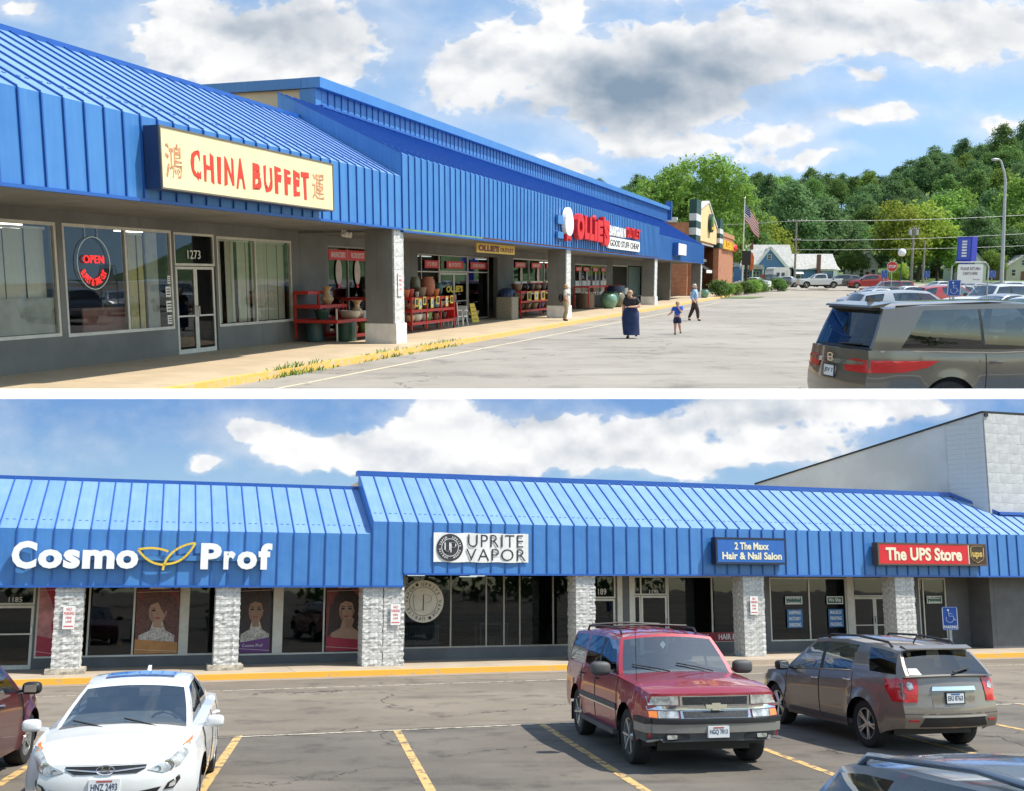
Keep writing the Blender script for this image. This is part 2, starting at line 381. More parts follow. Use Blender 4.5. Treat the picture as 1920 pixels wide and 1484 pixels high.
def ring_text(mb, s, cx, cz, r, size, y, depth, a0, a1, m=0):
    n = len(s)
    for i, ch in enumerate(s):
        if ch == ' ': continue
        a = R(a0+(a1-a0)*(i+.5)/n); k = (ch, .01, 0, 1, 0)
        if k not in _tc: _tc[k] = text_mesh(ch, 1., .01)
        vs, fs = _tc[k]; w0 = min(v[0] for v in vs); w1 = max(v[0] for v in vs)
        q = []
        for v in vs:
            u = (v[0]-(w0+w1)/2)*size; w = v[1]*size
            rr = r+w; q.append((cx+rr*math.sin(a)+u*math.cos(a), y-depth*(.5+v[2]), cz+rr*math.cos(a)-u*math.sin(a)))
        mb.add(q, fs, m)
    return mb
def disc(mb, cx, cz, r0, r1, y0, y1, n=32, m=0, sx=1.):
    a = [(math.cos(2*math.pi*i/n), math.sin(2*math.pi*i/n)) for i in range(n)]
    vs = []
    for r, y in ((r0, y1), (r1, y1), (r1, y0), (r0, y0)): vs += [(cx+c*r*sx, y, cz+s*r) for c, s in a]
    fs = []
    for k in range(4 if r0 > 0 else 3):
        for i in range(n): fs.append((k*n+i, k*n+(i+1) % n, ((k+1) % 4)*n+(i+1) % n, ((k+1) % 4)*n+i))
    return mb.add(vs, fs, m)
def rrect(x0, x1, z0, z1, r, n=4):
    p = []
    for cx, cz, a in ((x1-r, z0+r, -90), (x1-r, z1-r, 0), (x0+r, z1-r, 90), (x0+r, z0+r, 180)):
        for i in range(n+1):
            t = R(a+90*i/n); p.append((cx+r*math.cos(t), cz+r*math.sin(t)))
    return p
# ------------------------------------------------------------------ the setting
def struct(name, mb, material, frame, label=None, smooth=None):
    o = mb.make(name, material, smooth=smooth); place(o, frame)
    o['kind'] = 'structure'
    if label: o['label'] = label
    return o
# lower car park
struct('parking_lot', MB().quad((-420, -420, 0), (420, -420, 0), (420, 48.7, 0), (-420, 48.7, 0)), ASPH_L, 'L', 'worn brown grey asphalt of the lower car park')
PALE_L = stripe_mat('faded_line', (.62, .55, .42), (.20, .165, .13), .42)
YEL_L = stripe_mat('stall_paint', (.60, .38, .14), (.16, .13, .095), .40)
def ground_strip(a, b, w, z, n=24):
    a = Vector(a); b = Vector(b); t = (b-a).normalized(); s = Vector((-t.y, t.x))*w/2
    m = MB()
    for i in range(n):
        p = a.lerp(b, i/n); q = a.lerp(b, (i+1)/n)
        m.quad((p.x-s.x, p.y-s.y, z), (q.x-s.x, q.y-s.y, z), (q.x+s.x, q.y+s.y, z), (p.x+s.x, p.y+s.y, z))
    return m
for a, b in (((-4.62, 17.72), (-2.75, 6.5)), ((-2.03, 18.42), (.25, 6.5)), ((.52, 19.3), (2.6, 7.8)), ((3.2, 20.15), (5.6, 7.2)), ((-7.2, 16.9), (-5.3, 7.0)), ((5.9, 20.9), (8.6, 8.2)), ((8.3, 21.9), (10.8, 9.5)), ((10.9, 22.5), (13.2, 11.)), ((-9.8, 16.0), (-8., 7.))):
    struct('parking_line', ground_strip(a, b, .13, .007), YEL_L, 'L', 'yellow painted stall line on the asphalt')
struct('parking_line', ground_strip((-14, 14.6), (16, 24.0), .08, .011), PALE_L, 'L', 'pale thin line across the far ends of the stalls')
struct('parking_bay', MB().quad((-30, 9.9, .0025), (30, 28.6, .0025), (40, -20, .0025), (-20, -20, .0025)), ASPH_B, 'L', 'darker asphalt of the parking stalls')
struct('lane_line', ground_strip((-26, -4.5), (26, -4.1), .09, .004), PALE_L, 'FL', 'thin white line along the fire lane')
def slabs(frame, s0, s1, y0, y1, step, z, material, name='sidewalk', label=None):
    t = struct(name, MB().box(s0, s1, y0, y1, -.05, z-.03), material, frame, label)
    n = int(round((s1-s0)/step)); step = (s1-s0)/n
    me = MB().box(.006, step-.006, y0+.001, y1-.001, z-.05, z).mesh('slab', material)
    for i in range(n): link('slab', me, t, (s0+i*step, 0, 0))
    return t
slabs('FL', -27, 30, -1.27, 2.4, 3.0, .15, WALK_L, label='concrete walk under the lower canopy')
def kerb(frame, s0, s1, y0, y1, z, material, label):
    return struct('kerb', MB().box(s0, s1, y0, y1, -.05, z), material, frame, label)
YELK = stripe_mat('worn_kerb_paint', (.76, .40, .05), (.44, .36, .27), .33)
kerb('FL', -27, 3.6, -1.45, -1.275, .152, YELK, 'yellow painted kerb of the lower walk')
kerb('FL', 3.61, 7.5, -1.45, -1.275, .152, WALK_L, 'bare concrete kerb of the lower walk')
kerb('FL', 7.51, 30, -1.45, -1.275, .152, YELK, 'yellow painted kerb by the parking sign')
struct('gutter', MB().quad((-27, -2.05, .004), (30, -2.05, .004), (30, -1.45, .004), (-27, -1.45, .004)), concrete('gutter_concrete', (.34, .27, .20)), 'FL', 'narrow concrete gutter pan below the kerb')

# the painted sky that stands behind the lower shops, and a white bar added on top for the image border
m = D.materials.new('backdrop_sky'); m.use_nodes = True; T = NT(m.node_tree); T.n.clear()
o_ = T.new('ShaderNodeOutputMaterial'); tc = T.new('ShaderNodeTexCoord'); sp = T.new('ShaderNodeSeparateXYZ', ins={0: tc.outputs['Object']})
px = T.math('DIVIDE', sp.outputs[0], 49.); pz = T.math('DIVIDE', T.math('SUBTRACT', sp.outputs[2], 2.5), 49.)
mask, ccol = cloud_nodes(T, px, pz)
base = T.mixc(T.ramp(pz, .08, .20), (.33, .56, .80), (.13, .33, .70))
em = T.new('ShaderNodeEmission', ins={0: T.mixc(mask, base, ccol), 1: .56})
T.l.new(em.outputs[0], o_.inputs[0])
skyo = MB().quad((-48, 0, -.3), (48, 0, -.3), (48, 0, 11.82), (-48, 0, 11.82)).make('sky', m); skyo.location = (0, 49, 0)
setp(skyo, 'painted sky with white clouds behind the lower shops', kind='structure')
border_bar = MB().prism([(48.55, 11.53), (48.6, 11.535), (49.4, 11.72), (49.4, 12.13), (49.05, 12.13)], -48, 48, ax='x').make('border_bar', mat('border_bar_white', (.86, .86, .86), .7, 0, 0))
setp(border_bar, 'added white bar for the border between the two images', kind='structure')

# upper car park
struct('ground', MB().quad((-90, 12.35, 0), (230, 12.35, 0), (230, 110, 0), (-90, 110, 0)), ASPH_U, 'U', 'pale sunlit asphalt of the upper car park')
def zfar(Y): return max(0., (Y-110)*.0115)
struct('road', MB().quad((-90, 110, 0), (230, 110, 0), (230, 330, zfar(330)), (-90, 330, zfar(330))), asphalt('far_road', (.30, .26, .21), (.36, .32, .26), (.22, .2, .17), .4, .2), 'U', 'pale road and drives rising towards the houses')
LINE_U = stripe_mat('cream_line', (.66, .56, .38), (.36, .31, .25), .36)
struct('lane_line', ground_strip((-14, -2.3), (60, -3.1), .10, .004), LINE_U, 'FU', 'cream line along the upper kerb')
for X, Y in ((10.2, 26), (9.7, 22.6), (9.4, 19.9)):
    struct('parking_line', ground_strip((X, Y), (X+1.3, Y+.15), .1, .004), PALE_L, 'U', 'short white stall line beside the silver van')
slabs('FU', -16, 132, -1.0, 3.6, 4.0, .15, WALK, label='tan concrete walk under the upper canopy')
YELU = stripe_mat('faded_kerb_paint', (.74, .42, .09), (.56, .43, .27), .40)
kerb('FU', -16, 132, -1.2, -1.003, .153, YELU, 'faded yellow kerb of the upper walk')

# weeds along the kerb
LEAF_W = mat('weed_green', (.13, .26, .03), .8, 0, .35, 9)
w = MB(); rnd = random.Random(3)
for s0, n, h in ((-8.6, 60, .22), (-8.0, 60, .25), (-7.2, 50, .2), (-6.4, 20, .12), (-4.4, 26, .14), (-3.4, 40, .22), (-2.7, 30, .2), (-1.9, 24, .14), (-1.2, 24, .15), (-.4, 30, .16), (.3, 34, .18), (.9, 34, .18), (1.5, 30, .17), (2.1, 26, .14), (-9.2, 20, .12)):
    for i in range(n):
        x = s0+rnd.gauss(0, .3); y = -1.22+rnd.gauss(0, .06); a = rnd.uniform(0, 6.28); hh = h*rnd.uniform(.25, .65); d = .14*rnd.uniform(.3, 1)
        z0 = .0 if y < -1.2 else .15
        c, s = math.cos(a), math.sin(a)
        w.add([(x-s*.012, y+c*.012, z0), (x+s*.012, y-c*.012, z0), (x+c*d*.6+s*.01, y+s*d*.6-c*.01, z0+hh*.75), (x+c*d, y+s*d, z0+hh)], [(0, 1, 2), (0, 2, 3)])
o = w.make('weeds', LEAF_W); place(o, 'FU'); setp(o, 'green weeds growing along the faded yellow kerb', 'weeds', kind='stuff')

# ------------------------------------------------------------------ parts of shop fronts
def wall(parent, s0, s1, z0, z1, y0, y1, ops, material, name='wall'):
    m = MB(); x = s0
    for a, b, c, d in sorted(ops):
        if a > x+1e-4: m.box(x, a, y0, y1, z0, z1)
        if c > z0+1e-4: m.box(a, b, y0, y1, z0, c)
        if d < z1-1e-4: m.box(a, b, y0, y1, d, z1)
        x = b
    if s1 > x+1e-4: m.box(x, s1, y0, y1, z0, z1)
    return m.make(name, material, parent)
def window(parent, a, b, c, d, y, frame_mat, glass, bars=(), hbars=(), w=.05, dep=.09, name='window'):
    """frame with its mullions; one pane part per light"""
    f = MB()
    f.box(a, a+w, y-dep/2, y+dep/2, c, d); f.box(b-w, b, y-dep/2, y+dep/2, c, d)
    f.box(a+w, b-w, y-dep/2, y+dep/2, c, c+w); f.box(a+w, b-w, y-dep/2, y+dep/2, d-w, d)
    for t in bars: f.box(t-w/2, t+w/2, y-dep/2+.002, y+dep/2-.002, c+w, d-w)
    xs = [a+w]+[t for t in bars]+[b-w]
    for t in hbars: f.box(a+w, b-w, y-dep/2+.004, y+dep/2-.004, t-w/2, t+w/2)
    zs = [c+w]+list(hbars)+[d-w]
    o = f.make(name, frame_mat, parent)
    for i in range(len(xs)-1):
        for j in range(len(zs)-1):
            B('pane', xs[i]+(w/2 if i else 0), xs[i+1]-(w/2 if i < len(xs)-2 else 0), y-.006, y+.006, zs[j]+(w/2 if j else 0), zs[j+1]-(w/2 if j < len(zs)-2 else 0), glass, o)
    return o
def door(parent, a, b, c, d, y, frame_mat, glass, leaves=1, mid=None, handle=True, w=.075, side=1):
    n = (b-a)/leaves
    for i in range(leaves):
        x0 = a+i*n+.004; x1 = a+(i+1)*n-.004
        f = MB(); f.box(x0, x0+w, y-.03, y+.03, c, d); f.box(x1-w, x1, y-.03, y+.03, c, d); f.box(x0+w, x1-w, y-.03, y+.03, c, c+w*1.6); f.box(x0+w, x1-w, y-.03, y+.03, d-w, d)
        if mid: f.box(x0+w, x1-w, y-.028, y+.028, mid-.02, mid+.02)
        o = f.make('door', frame_mat, parent)
        B('pane', x0+w, x1-w, y-.006, y+.006, c+w*1.6, d-w, glass, o)
        if handle:
            hx = (x1-w*.5 if (i == 0) == (side > 0) else x0+w*.5)
            MB().tube([(hx, y-.03, c+.95), (hx, y-.09, c+.97), (hx, y-.09, c+1.2), (hx, y-.03, c+1.22)], .013, 6).make('handle', CHROME, o)
def pan(w, h, rib=.034, rw=.032, guard=False):
    """a standing-seam pan in x, z with its rib on the left edge, face towards -y"""
    m = MB(); m.box(0, w, 0, .03, 0, h); m.box(-rw/2, rw/2, -rib, -.0005, 0, h, 1)  # second slot paints the rib darker, as its shaded side
    if guard:
        for x in (.3, .68): m.box(w*x-.035, w*x+.035, -.022, -.0006, h*.16, h*.16+.03)
    return m
def roof_pans(parent, name, s0, s1, step, low, high, material, off=0):
    """pans running from low (y, z) up to high (y, z)"""
    ly, lz = low; hy, hz = high; L = math.hypot(hy-ly, hz-lz); a = math.atan2(hy-ly, hz-lz)
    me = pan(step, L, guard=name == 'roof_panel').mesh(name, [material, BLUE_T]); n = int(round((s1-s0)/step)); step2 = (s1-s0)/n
    for i in range(n): link(name, me, parent, (s0+i*step2, ly, lz), rot=(-a, 0, 0))
def block_column(parent, x0, x1, y0, y1, z0, z1, course, material, rough=.02, seed=0, base=None, name='column', nu=8):
    """painted split-face block pier: every course is a block of its own"""
    p = B(name, x0+.03, x1-.03, y0+.03, y1-.03, z0, z1, material, parent)
    n = max(1, int(round((z1-z0)/course))); h = (z1-z0)/n; w = x1-x0; dpt = y1-y0; var = []
    for v in range(4):
        m = MB(); nv = max(2, int(nu*h/w)+1); 
        ring = [(i/nu*w, 0) for i in range(nu)]+[(w, i/nu*dpt) for i in range(nu)]+[(w-i/nu*w, dpt) for i in range(nu)]+[(0, dpt-i/nu*dpt) for i in range(nu)]
        vs = []; cx, cy = w/2, dpt/2; K = len(ring)
        for j in range(nv+1):
            z = .004+(h-.008)*j/nv
            for i, (x, y) in enumerate(ring):
                e = rough*(noise.noise(Vector((x*9+v*7+seed, y*9, z*9+v*3)))+.8*noise.noise(Vector((x*23+v*5, y*23+seed, z*23))))*(1 if 0 < j < nv else .6)-(0 if 0 < j < nv else .005)
                dx, dy = x-cx, y-cy; l = math.hypot(dx, dy); vs.append((x+dx/l*e, y+dy/l*e, z))
        fs = [(j*K+i, j*K+(i+1) % K, (j+1)*K+(i+1) % K, (j+1)*K+i) for j in range(nv) for i in range(K)]+[tuple(range(K-1, -1, -1)), tuple(nv*K+i for i in range(K))]
        m.add(vs, fs); var.append(m.mesh('block', material))
    rr = random.Random(seed)
    for i in range(n): link('block', var[rr.randrange(4)], p, (x0, y0, z0+i*h))
    return p
def sheet(mb, x0, x1, z0, z1, y, m=0, t=.004): return mb.box(x0, x1, y-t, y, z0, z1, m)
INK = mat('dark_ink', (.03, .03, .035), .6, 0, 0)
PAPER = mat('paper_white', (.74, .73, .70), .7, 0, .04, 4)
PINKINK = mat('red_ink', (.55, .08, .09), .7, 0, 0)
def notice(frame, s, z, y, label, h=.62, w=.30):
    t = thing('no_parking_sign', label, 'sign', frame, (s, y, z), 0, 'no parking signs on the columns')
    sheet(MB(), -w/2, w/2, 0, h, 0, t=.012).make('panel', PAPER, t)
    m = MB()
    text_into(m, 'NO', -w*.22, w*.22, h*.80, h*.93, -.012, .003, .02)
    text_into(m, 'PARKING', -w*.43, w*.43, h*.62, h*.75, -.012, .003, .02)
    text_into(m, 'FIRE', -w*.25, w*.25, h*.44, h*.54, -.012, .003, .02); text_into(m, 'LANE', -w*.25, w*.25, h*.28, h*.38, -.012, .003, .02)
    m.box(-w*.4, w*.4, -.015, -.012, h*.10, h*.15)
    m.make('lettering', PINKINK, t)
    return t
# ------------------------------------------------------------------ the lower row of shops (frame FL: x along the front, y into the building)
YW = 2.0
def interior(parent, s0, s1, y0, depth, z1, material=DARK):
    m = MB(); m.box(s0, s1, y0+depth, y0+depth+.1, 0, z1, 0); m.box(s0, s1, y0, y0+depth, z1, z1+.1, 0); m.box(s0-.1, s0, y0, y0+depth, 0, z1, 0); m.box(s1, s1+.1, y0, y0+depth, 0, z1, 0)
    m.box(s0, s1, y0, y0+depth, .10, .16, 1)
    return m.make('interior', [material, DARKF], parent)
beauty = thing('beauty_store', 'low shop with blue seamed roof and portrait posters in its windows', 'building', 'FL')
OPA = [(-17.1, -16.06, .16, 2.52), (-16.0, -15.45, .46, 2.52), (-14.85, -11.0, .46, 2.52), (-10.5, -6.5, .42, 2.52), (-19.5, -17.2, .46, 2.52)]
wall(beauty, -20, -5.75, .15, 2.78, YW, YW+.2, OPA, GREYDK)
B('soffit', -20, -5.75, .1, YW-.003, 2.60, 2.68, GREYDK, beauty)
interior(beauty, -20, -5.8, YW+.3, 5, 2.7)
B('back_wall', -20, -6.68, 7.8, 8.0, 0, 5.5, BEIGE, beauty)
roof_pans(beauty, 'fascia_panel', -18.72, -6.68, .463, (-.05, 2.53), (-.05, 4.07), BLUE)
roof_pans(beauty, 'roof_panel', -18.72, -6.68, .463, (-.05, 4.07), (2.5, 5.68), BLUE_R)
B('fascia_trim', -18.75, -6.69, -.10, .02, 2.47, 2.529, BLUE_T, beauty)
B('ridge_cap', -18.75, -6.69, 2.42, 2.75, 5.64, 5.74, BLUE_T, beauty)
B('roof_deck', -18.7, -6.69, 2.75, 8.0, 5.45, 5.6, BEIGE, beauty)
for c in ((-15.36, -14.64), (-11.14, -10.46)):
    block_column(beauty, c[0], c[1], .0, .72, .15, 2.53, .2, WHITEBLK, .035, int(c[0]*7))
PL = mat('stained_plinth', (.40, .36, .29), .9, 0, .35, 5, .8, 20)
for x0, x1 in ((-15.50, -14.50), (-11.30, -10.32)):
    block_column(beauty, x0, x1, -.12, .84, .15, .30, .2, PL, .03, 3, name='plinth')
p = window(beauty, -17.1, -16.06, 1.98, 2.52, YW+.05, ALUW, GLASSD)
text('house_number', '1185', -16.75, -16.4, 2.06, 2.2, YW-.0, PAPER, beauty, .01)
door(beauty, -17.1, -16.06, .16, 1.96, YW+.05, ALUW, GLASSD, 1, 1.15, side=1)
window(beauty, -16.0, -15.45, .46, 2.52, YW+.05, ALUW, GLASS)
window(beauty, -14.85, -11.0, .46, 2.52, YW+.05, ALUW, GLASS, (-14.6, -13.36, -12.05))
window(beauty, -10.5, -6.5, .42, 2.52, YW+.05, ALUW, GLASS, (-9.2, -7.75))
window(beauty, -19.5, -17.2, .46, 2.52, YW+.05, ALUW, GLASS)
for a, b in ((-12.05, -11.80), (-9.32, -9.02)): B('pilaster', a, b, YW-.03, YW+.003, .46, 2.52, ALUW, beauty)
# posters
SKIN = mat('poster_skin', (.38, .23, .155), .5, 0, .06, 8); SKIN2 = mat('poster_skin_tan', (.29, .165, .10), .5, 0, .06, 8); HAIR = mat('poster_hair', (.035, .016, .012), .5, 0, .4, 12)
HAIRR = mat('poster_hair_auburn', (.10, .035, .025), .5, 0, .4, 12); LIP = mat('poster_lips', (.38, .09, .08), .5, 0, 0); SHIRT = mat('poster_cloth', (.45, .42, .38), .6, 0, .5, 25)
PURP = mat('poster_purple', (.12, .03, .17), .5, 0, .06, 3); ORNG = mat('poster_orange', (.42, .19, .055), .5, 0, .1, 4); CRIM = mat('poster_crimson', (.34, .02, .045), .5, 0, .1, 4)
MAR = mat('poster_maroon', (.17, .035, .035), .5, 0, .25, 3); NIGHT = mat('poster_black', (.03, .022, .026), .5, 0, .3, 4); THIN = mat('poster_line', (.62, .5, .42), .5, 0, 0); ROSE = mat('poster_rose', (.50, .20, .20), .5, 0, .3, 2)
NOSE = mat('poster_shade', (.27, .15, .10), .5, 0, 0)
def blob(cx, cz, rx, rz, n=20, wob=0., ph=0.): return [(cx+rx*math.cos(2*math.pi*i/n)*(1+wob*math.sin(3*i+ph)), cz+rz*math.sin(2*math.pi*i/n)*(1+wob*math.cos(2*i+ph))) for i in range(n)]
def poster(label, s0, s1, z0, z1, back, hair, skin, band, kind):
    t = thing('poster', label, 'poster', 'FL', (0, 0, 0), 0, 'portrait posters in the beauty shop windows')
    mats = [back, hair, skin, band, LIP, INK, SHIRT, THIN, NOSE]; m = MB(); W = s1-s0; Hh = z1-z0; L = [0]
    Y = YW-.012
    def put(poly, mi):
        L[0] += .0016; y = Y-L[0]
        m.prism([(s0+W*min(max(a, 0), 1), z0+Hh*min(max(b, 0), 1)) for a, b in poly], y-.0014, y, mi)
    put([(0, 0), (1, 0), (1, 1), (0, 1)], 0)
    if kind == 'profile':
        put([(0, .3), (.9, .25), (.75, .45), (.95, .62), (.62, .85), (.3, 1), (0, 1)], 2)
    else:
        cx = {'long': .50, 'braid': .56, 'hand': .56}[kind]
        put(blob(cx, .67, .50 if kind == 'long' else .40, .33, 26, .05, 1), 1)
        if kind != 'braid': put([(cx-.46, .74), (cx+.44, .76), (cx+.52, .24), (cx+.12, .34), (cx-.14, .34), (cx-.52, .24)], 1)
        else: put(blob(cx+.08, .40, .2, .13, 16, .1), 1)
        put([(cx-.09, .52), (cx+.11, .52), (cx+.2, .36), (cx+.42, .28), (cx+.42, .12), (cx-.42, .12), (cx-.42, .28), (cx-.16, .36)], 2 if kind == 'hand' else 6)
        put([(cx-.10, .58), (cx+.10, .58), (cx+.11, .40), (cx-.09, .40)], 2)
        put(blob(cx, .645, .205, .185, 24), 2); put([(cx-.205, .64), (cx-.15, .53), (cx-.06, .47), (cx-.09, .56), (cx-.13, .66)], 8)
        put([(cx-.25, .66), (cx-.23, .82), (cx, .90), (cx+.23, .82), (cx+.25, .62), (cx+.17, .765), (cx-.03, .79), (cx-.17, .75)], 1)
        if kind == 'long': put([(cx-.02, .83), (cx+.24, .78), (cx+.25, .52), (cx+.17, .60), (cx+.08, .69)], 1)
        for q in (-1, 1):
            if kind == 'long' and q > 0: continue
            put(blob(cx+q*.098, .668, .056, .017, 12), 5); put([(cx+q*.035, .697), (cx+q*.165, .700), (cx+q*.15, .712), (cx+q*.04, .709)], 1)
        put([(cx-.03, .60), (cx+.034, .60), (cx+.022, .61), (cx+.016, .665), (cx+.004, .665), (cx-.0, .61)], 8)
        put(blob(cx, .548, .075, .020, 14), 4); put([(cx-.075, .549), (cx+.075, .549), (cx+.07, .553), (cx-.07, .553)], 1); put([(cx+.10, .50), (cx+.21, .58), (cx+.235, .66), (cx+.18, .66), (cx+.15, .57)], 8)
        if kind == 'hand':
            put([(cx-.02, .12), (cx+.22, .12), (cx+.16, .36), (cx+.22, .50), (cx+.13, .545), (cx+.02, .52), (cx-.03, .40)], 2)
            for q in range(4): put([(cx-.02+q*.055, .50), (cx+.0+q*.055, .36), (cx+.012+q*.055, .36), (cx-.008+q*.055, .50)], 5)
    put([(0, .0), (1, .0), (1, .235 if kind == 'braid' else .17), (0, .145 if kind == 'braid' else .225)], 3)
    for a, b in (((0, .07), (1, .03)), ((0, .95), (1, .97)), ((.28, 0), (.30, 1)), ((.8, 0), (.78, 1))):
        put([(a[0]-.006, a[1]-.003), (b[0]+.006, b[1]-.003), (b[0]+.006, b[1]+.003), (a[0]-.006, a[1]+.003)], 7)
    m.make('print', mats, t)
    B('backing_sheet', s0, s1, Y, Y+.004, z0, z1, PAPER, t)
    if kind == 'braid': text('lettering', 'Cosmo Prof', s0+W*.2, s0+W*.8, z0+Hh*.09, z0+Hh*.135, Y-L[0]-.003, PAPER, t, .002)
    B('tape', s0+W*.3, s0+W*.62, Y-L[0]-.006, Y-L[0]-.002, z1-.0, z1+.05, mat('tape', (.6, .5, .3), .5, 0, 0), t)
    return t
poster('tall poster of a woman with loose auburn hair over one eye above an orange band', -13.3, -12.1, .53, 2.42, MAR, HAIRR, SKIN, ORNG, 'long')
poster('tall poster of a woman with a dark braid over her shoulder above a purple band', -10.42, -9.4, .50, 2.45, NIGHT, HAIR, SKIN2, PURP, 'braid')
poster('tall poster of a woman touching her chin on a brick red ground', -7.68, -6.56, .50, 2.45, MAR, HAIR, SKIN, CRIM, 'hand')
poster('narrow rose poster with a crimson band between the shop door and the first column', -15.95, -15.48, .52, 2.47, CRIM, HAIRR, ROSE, CRIM, 'profile')

# Cosmo Prof lettering
cos = thing('shop_sign', 'large white raised letters and yellow leaf emblem on the lower blue fascia', 'sign', 'FL')
WSIGN = mat('sign_white', (.80, .79, .76), .5, 0, .03, 3)
YLEAF = mat('leaf_yellow', (.72, .50, .05), .5, 0, .05, 3)
B('raceway', -14.6, -9.75, -.17, -.085, 3.22, 3.36, BLUE, cos)
def letters(word, boxes, parent, y, dep, bold, material, name='letter'):
    for ch, (a, b, c, d) in zip(word, boxes): text_into(MB(), ch, a, b, c, d, y, dep, bold).make(name, material, parent)
zb, zx, zt = 2.98, 3.50, 3.72
letters('Cosmo', [(-16.48, -15.87, zb-.01, zt), (-15.83, -15.23, zb, zx), (-15.2, -14.78, zb, zx), (-14.72, -13.9, zb, zx), (-13.86, -13.28, zb, zx)], cos, -.16, .10, .045, WSIGN)
letters('Prof', [(-11.62, -11.05, zb, zt), (-10.99, -10.66, zb, zx), (-10.62, -10.06, zb, zx), (-10.02, -9.64, zb, zt+.02)], cos, -.16, .10, .045, WSIGN)
def leaf(pts, w, parent):
    m = MB(); n = len(pts)
    for i in range(n-1): m.bar((pts[i][0], -.21, pts[i][1]), (pts[i+1][0], -.21, pts[i+1][1]), w[i], .06)
    return m.make('leaf_outline', YLEAF, parent)
def bez(a, b, c, d, n=12):
    r = []
    for i in range(n+1):
        t = i/n; r.append(tuple((1-t)**3*a[k]+3*t*(1-t)**2*b[k]+3*t*t*(1-t)*c[k]+t**3*d[k] for k in (0, 1)))
    return r
for q in (bez((-13.3, 3.52), (-13.05, 3.16), (-12.8, 3.1), (-12.55, 3.1)), bez((-13.3, 3.52), (-12.9, 3.62), (-12.6, 3.52), (-12.5, 3.47)),
          bez((-12.62, 2.95), (-12.6, 3.3), (-12.3, 3.66), (-11.78, 3.72)), bez((-11.78, 3.72), (-11.95, 3.35), (-12.2, 3.12), (-12.58, 3.12))):
    leaf(q, [.045+.05*abs(math.cos(math.pi*i/12)) for i in range(13)], cos)

vapor = thing('row_building', 'longer blue roofed shop row with dark windows right of the beauty shop', 'building', 'FL')
OPB = [(-5.2, .75, .52, 2.93), (1.35, 2.30, .16, 2.9), (3.0, 4.30, .16, 2.86), (4.31, 7.45, .54, 2.86), (8.5, 11.85, .52, 2.82), (12.15, 14.1, .16, 2.82), (15.2, 16.5, .46, 2.82)]
wall(vapor, -5.74, 17.6, .15, 3.1, YW, YW+.2, OPB, GREYDK)
B('soffit', -5.74, 26, .1, YW-.003, 2.96, 3.04, GREYDK, vapor)
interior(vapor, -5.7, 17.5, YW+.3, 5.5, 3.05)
B('end_wall', 17.61, 17.8, .9, YW+.2, .15, 3.1, GREYDK, vapor); B('wall', 17.81, 27, .9, 1.1, .15, 3.1, GREYDK, vapor)
B('back_wall', -6.6, 17.4, 7.8, 8, 0, 5.9, BEIGE, vapor)
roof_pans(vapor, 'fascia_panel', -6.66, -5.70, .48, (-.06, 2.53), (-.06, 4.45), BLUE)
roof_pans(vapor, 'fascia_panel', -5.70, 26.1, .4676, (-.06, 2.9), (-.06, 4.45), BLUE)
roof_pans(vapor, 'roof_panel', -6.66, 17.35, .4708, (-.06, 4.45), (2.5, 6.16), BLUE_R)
step = .4676; s = 17.36
while s < 26:
    t = min(1, max(0, (s+.25-17.4)/1.15)); hy = 2.5-1.25*t; hz = 4.45+(hy+.06)*(6.16-4.45)/2.56
    L = math.hypot(hy+.06, hz-4.45); a = math.atan2(hy+.06, hz-4.45)
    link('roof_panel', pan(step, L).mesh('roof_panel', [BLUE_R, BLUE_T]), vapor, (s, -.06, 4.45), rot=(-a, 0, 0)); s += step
B('fascia_trim', -5.68, 26.1, -.11, .02, 2.84, 2.899, BLUE_T, vapor); B('fascia_trim', -6.68, -5.69, -.11, .02, 2.47, 2.529, BLUE_T, vapor)
B('ridge_cap', -6.72, 17.42, 2.38, 2.75, 6.10, 6.26, BLUE_T, vapor)
MB().bar((17.42, 2.45, 6.2), (18.6, 1.22, 5.38), .16, .12).make('ridge_cap', BLUE_T, vapor); B('ridge_cap', 18.6, 27, 1.1, 1.32, 5.30, 5.42, BLUE_T, vapor)
B('roof_deck', -6.6, 17.3, 2.75, 8.0, 5.8, 5.95, BEIGE, vapor)
MB().prism([(-.04, 4.07), (2.5, 5.7), (2.5, 6.14), (-.04, 4.44)], -6.675, -6.665, ax='x').make('roof_end', BLUE, vapor)
MB().box(-5.705, -5.695, -.05, .1, 2.53, 2.95).make('fascia_end', BLUE_T, vapor)
for c in ((-6.9, -6.28), (-6.27, -5.64), (-.02, .66), (6.15, 6.98), (12.45, 13.3)):
    block_column(vapor, c[0], c[1], .0, .7, .15, 2.9 if c[0] > -2 else 2.53, .2, WHITEBLK, .038, int(c[0]*11)+50)
window(vapor, -5.2, .75, .52, 2.93, YW+.05, ALUD, GLASSD, (-3.62, -2.4, -1.78, -1.22, -.02))
window(vapor, 1.35, 2.30, 2.1, 2.9, YW+.05, ALUW, GLASSD); door(vapor, 1.35, 2.30, .16, 2.08, YW+.05, ALUW, GLASSD)
text('house_number', '1189', 1.52, 1.95, 2.22, 2.42, YW, PAPER, vapor, .01)
window(vapor, 3.0, 4.30, 2.2, 2.86, YW+.05, ALUW, GLASSD, (3.28,)); window(vapor, 3.0, 3.26, .16, 2.18, YW+.05, ALUW, GLASSD)
door(vapor, 3.28, 4.30, .16, 2.18, YW+.05, ALUW, GLASSD)
text('house_number', '1195', 3.6, 3.95, 2.26, 2.38, YW, PAPER, vapor, .01)
window(vapor, 4.31, 7.45, .54, 2.86, YW+.05, ALUW, GLASSD, (6.1,))
window(vapor, 8.5, 11.85, .52, 2.82, YW+.05, ALUW, GLASSD, (10.2,))
window(vapor, 12.15, 14.1, 2.12, 2.82, YW+.05, ALUW, GLASSD)
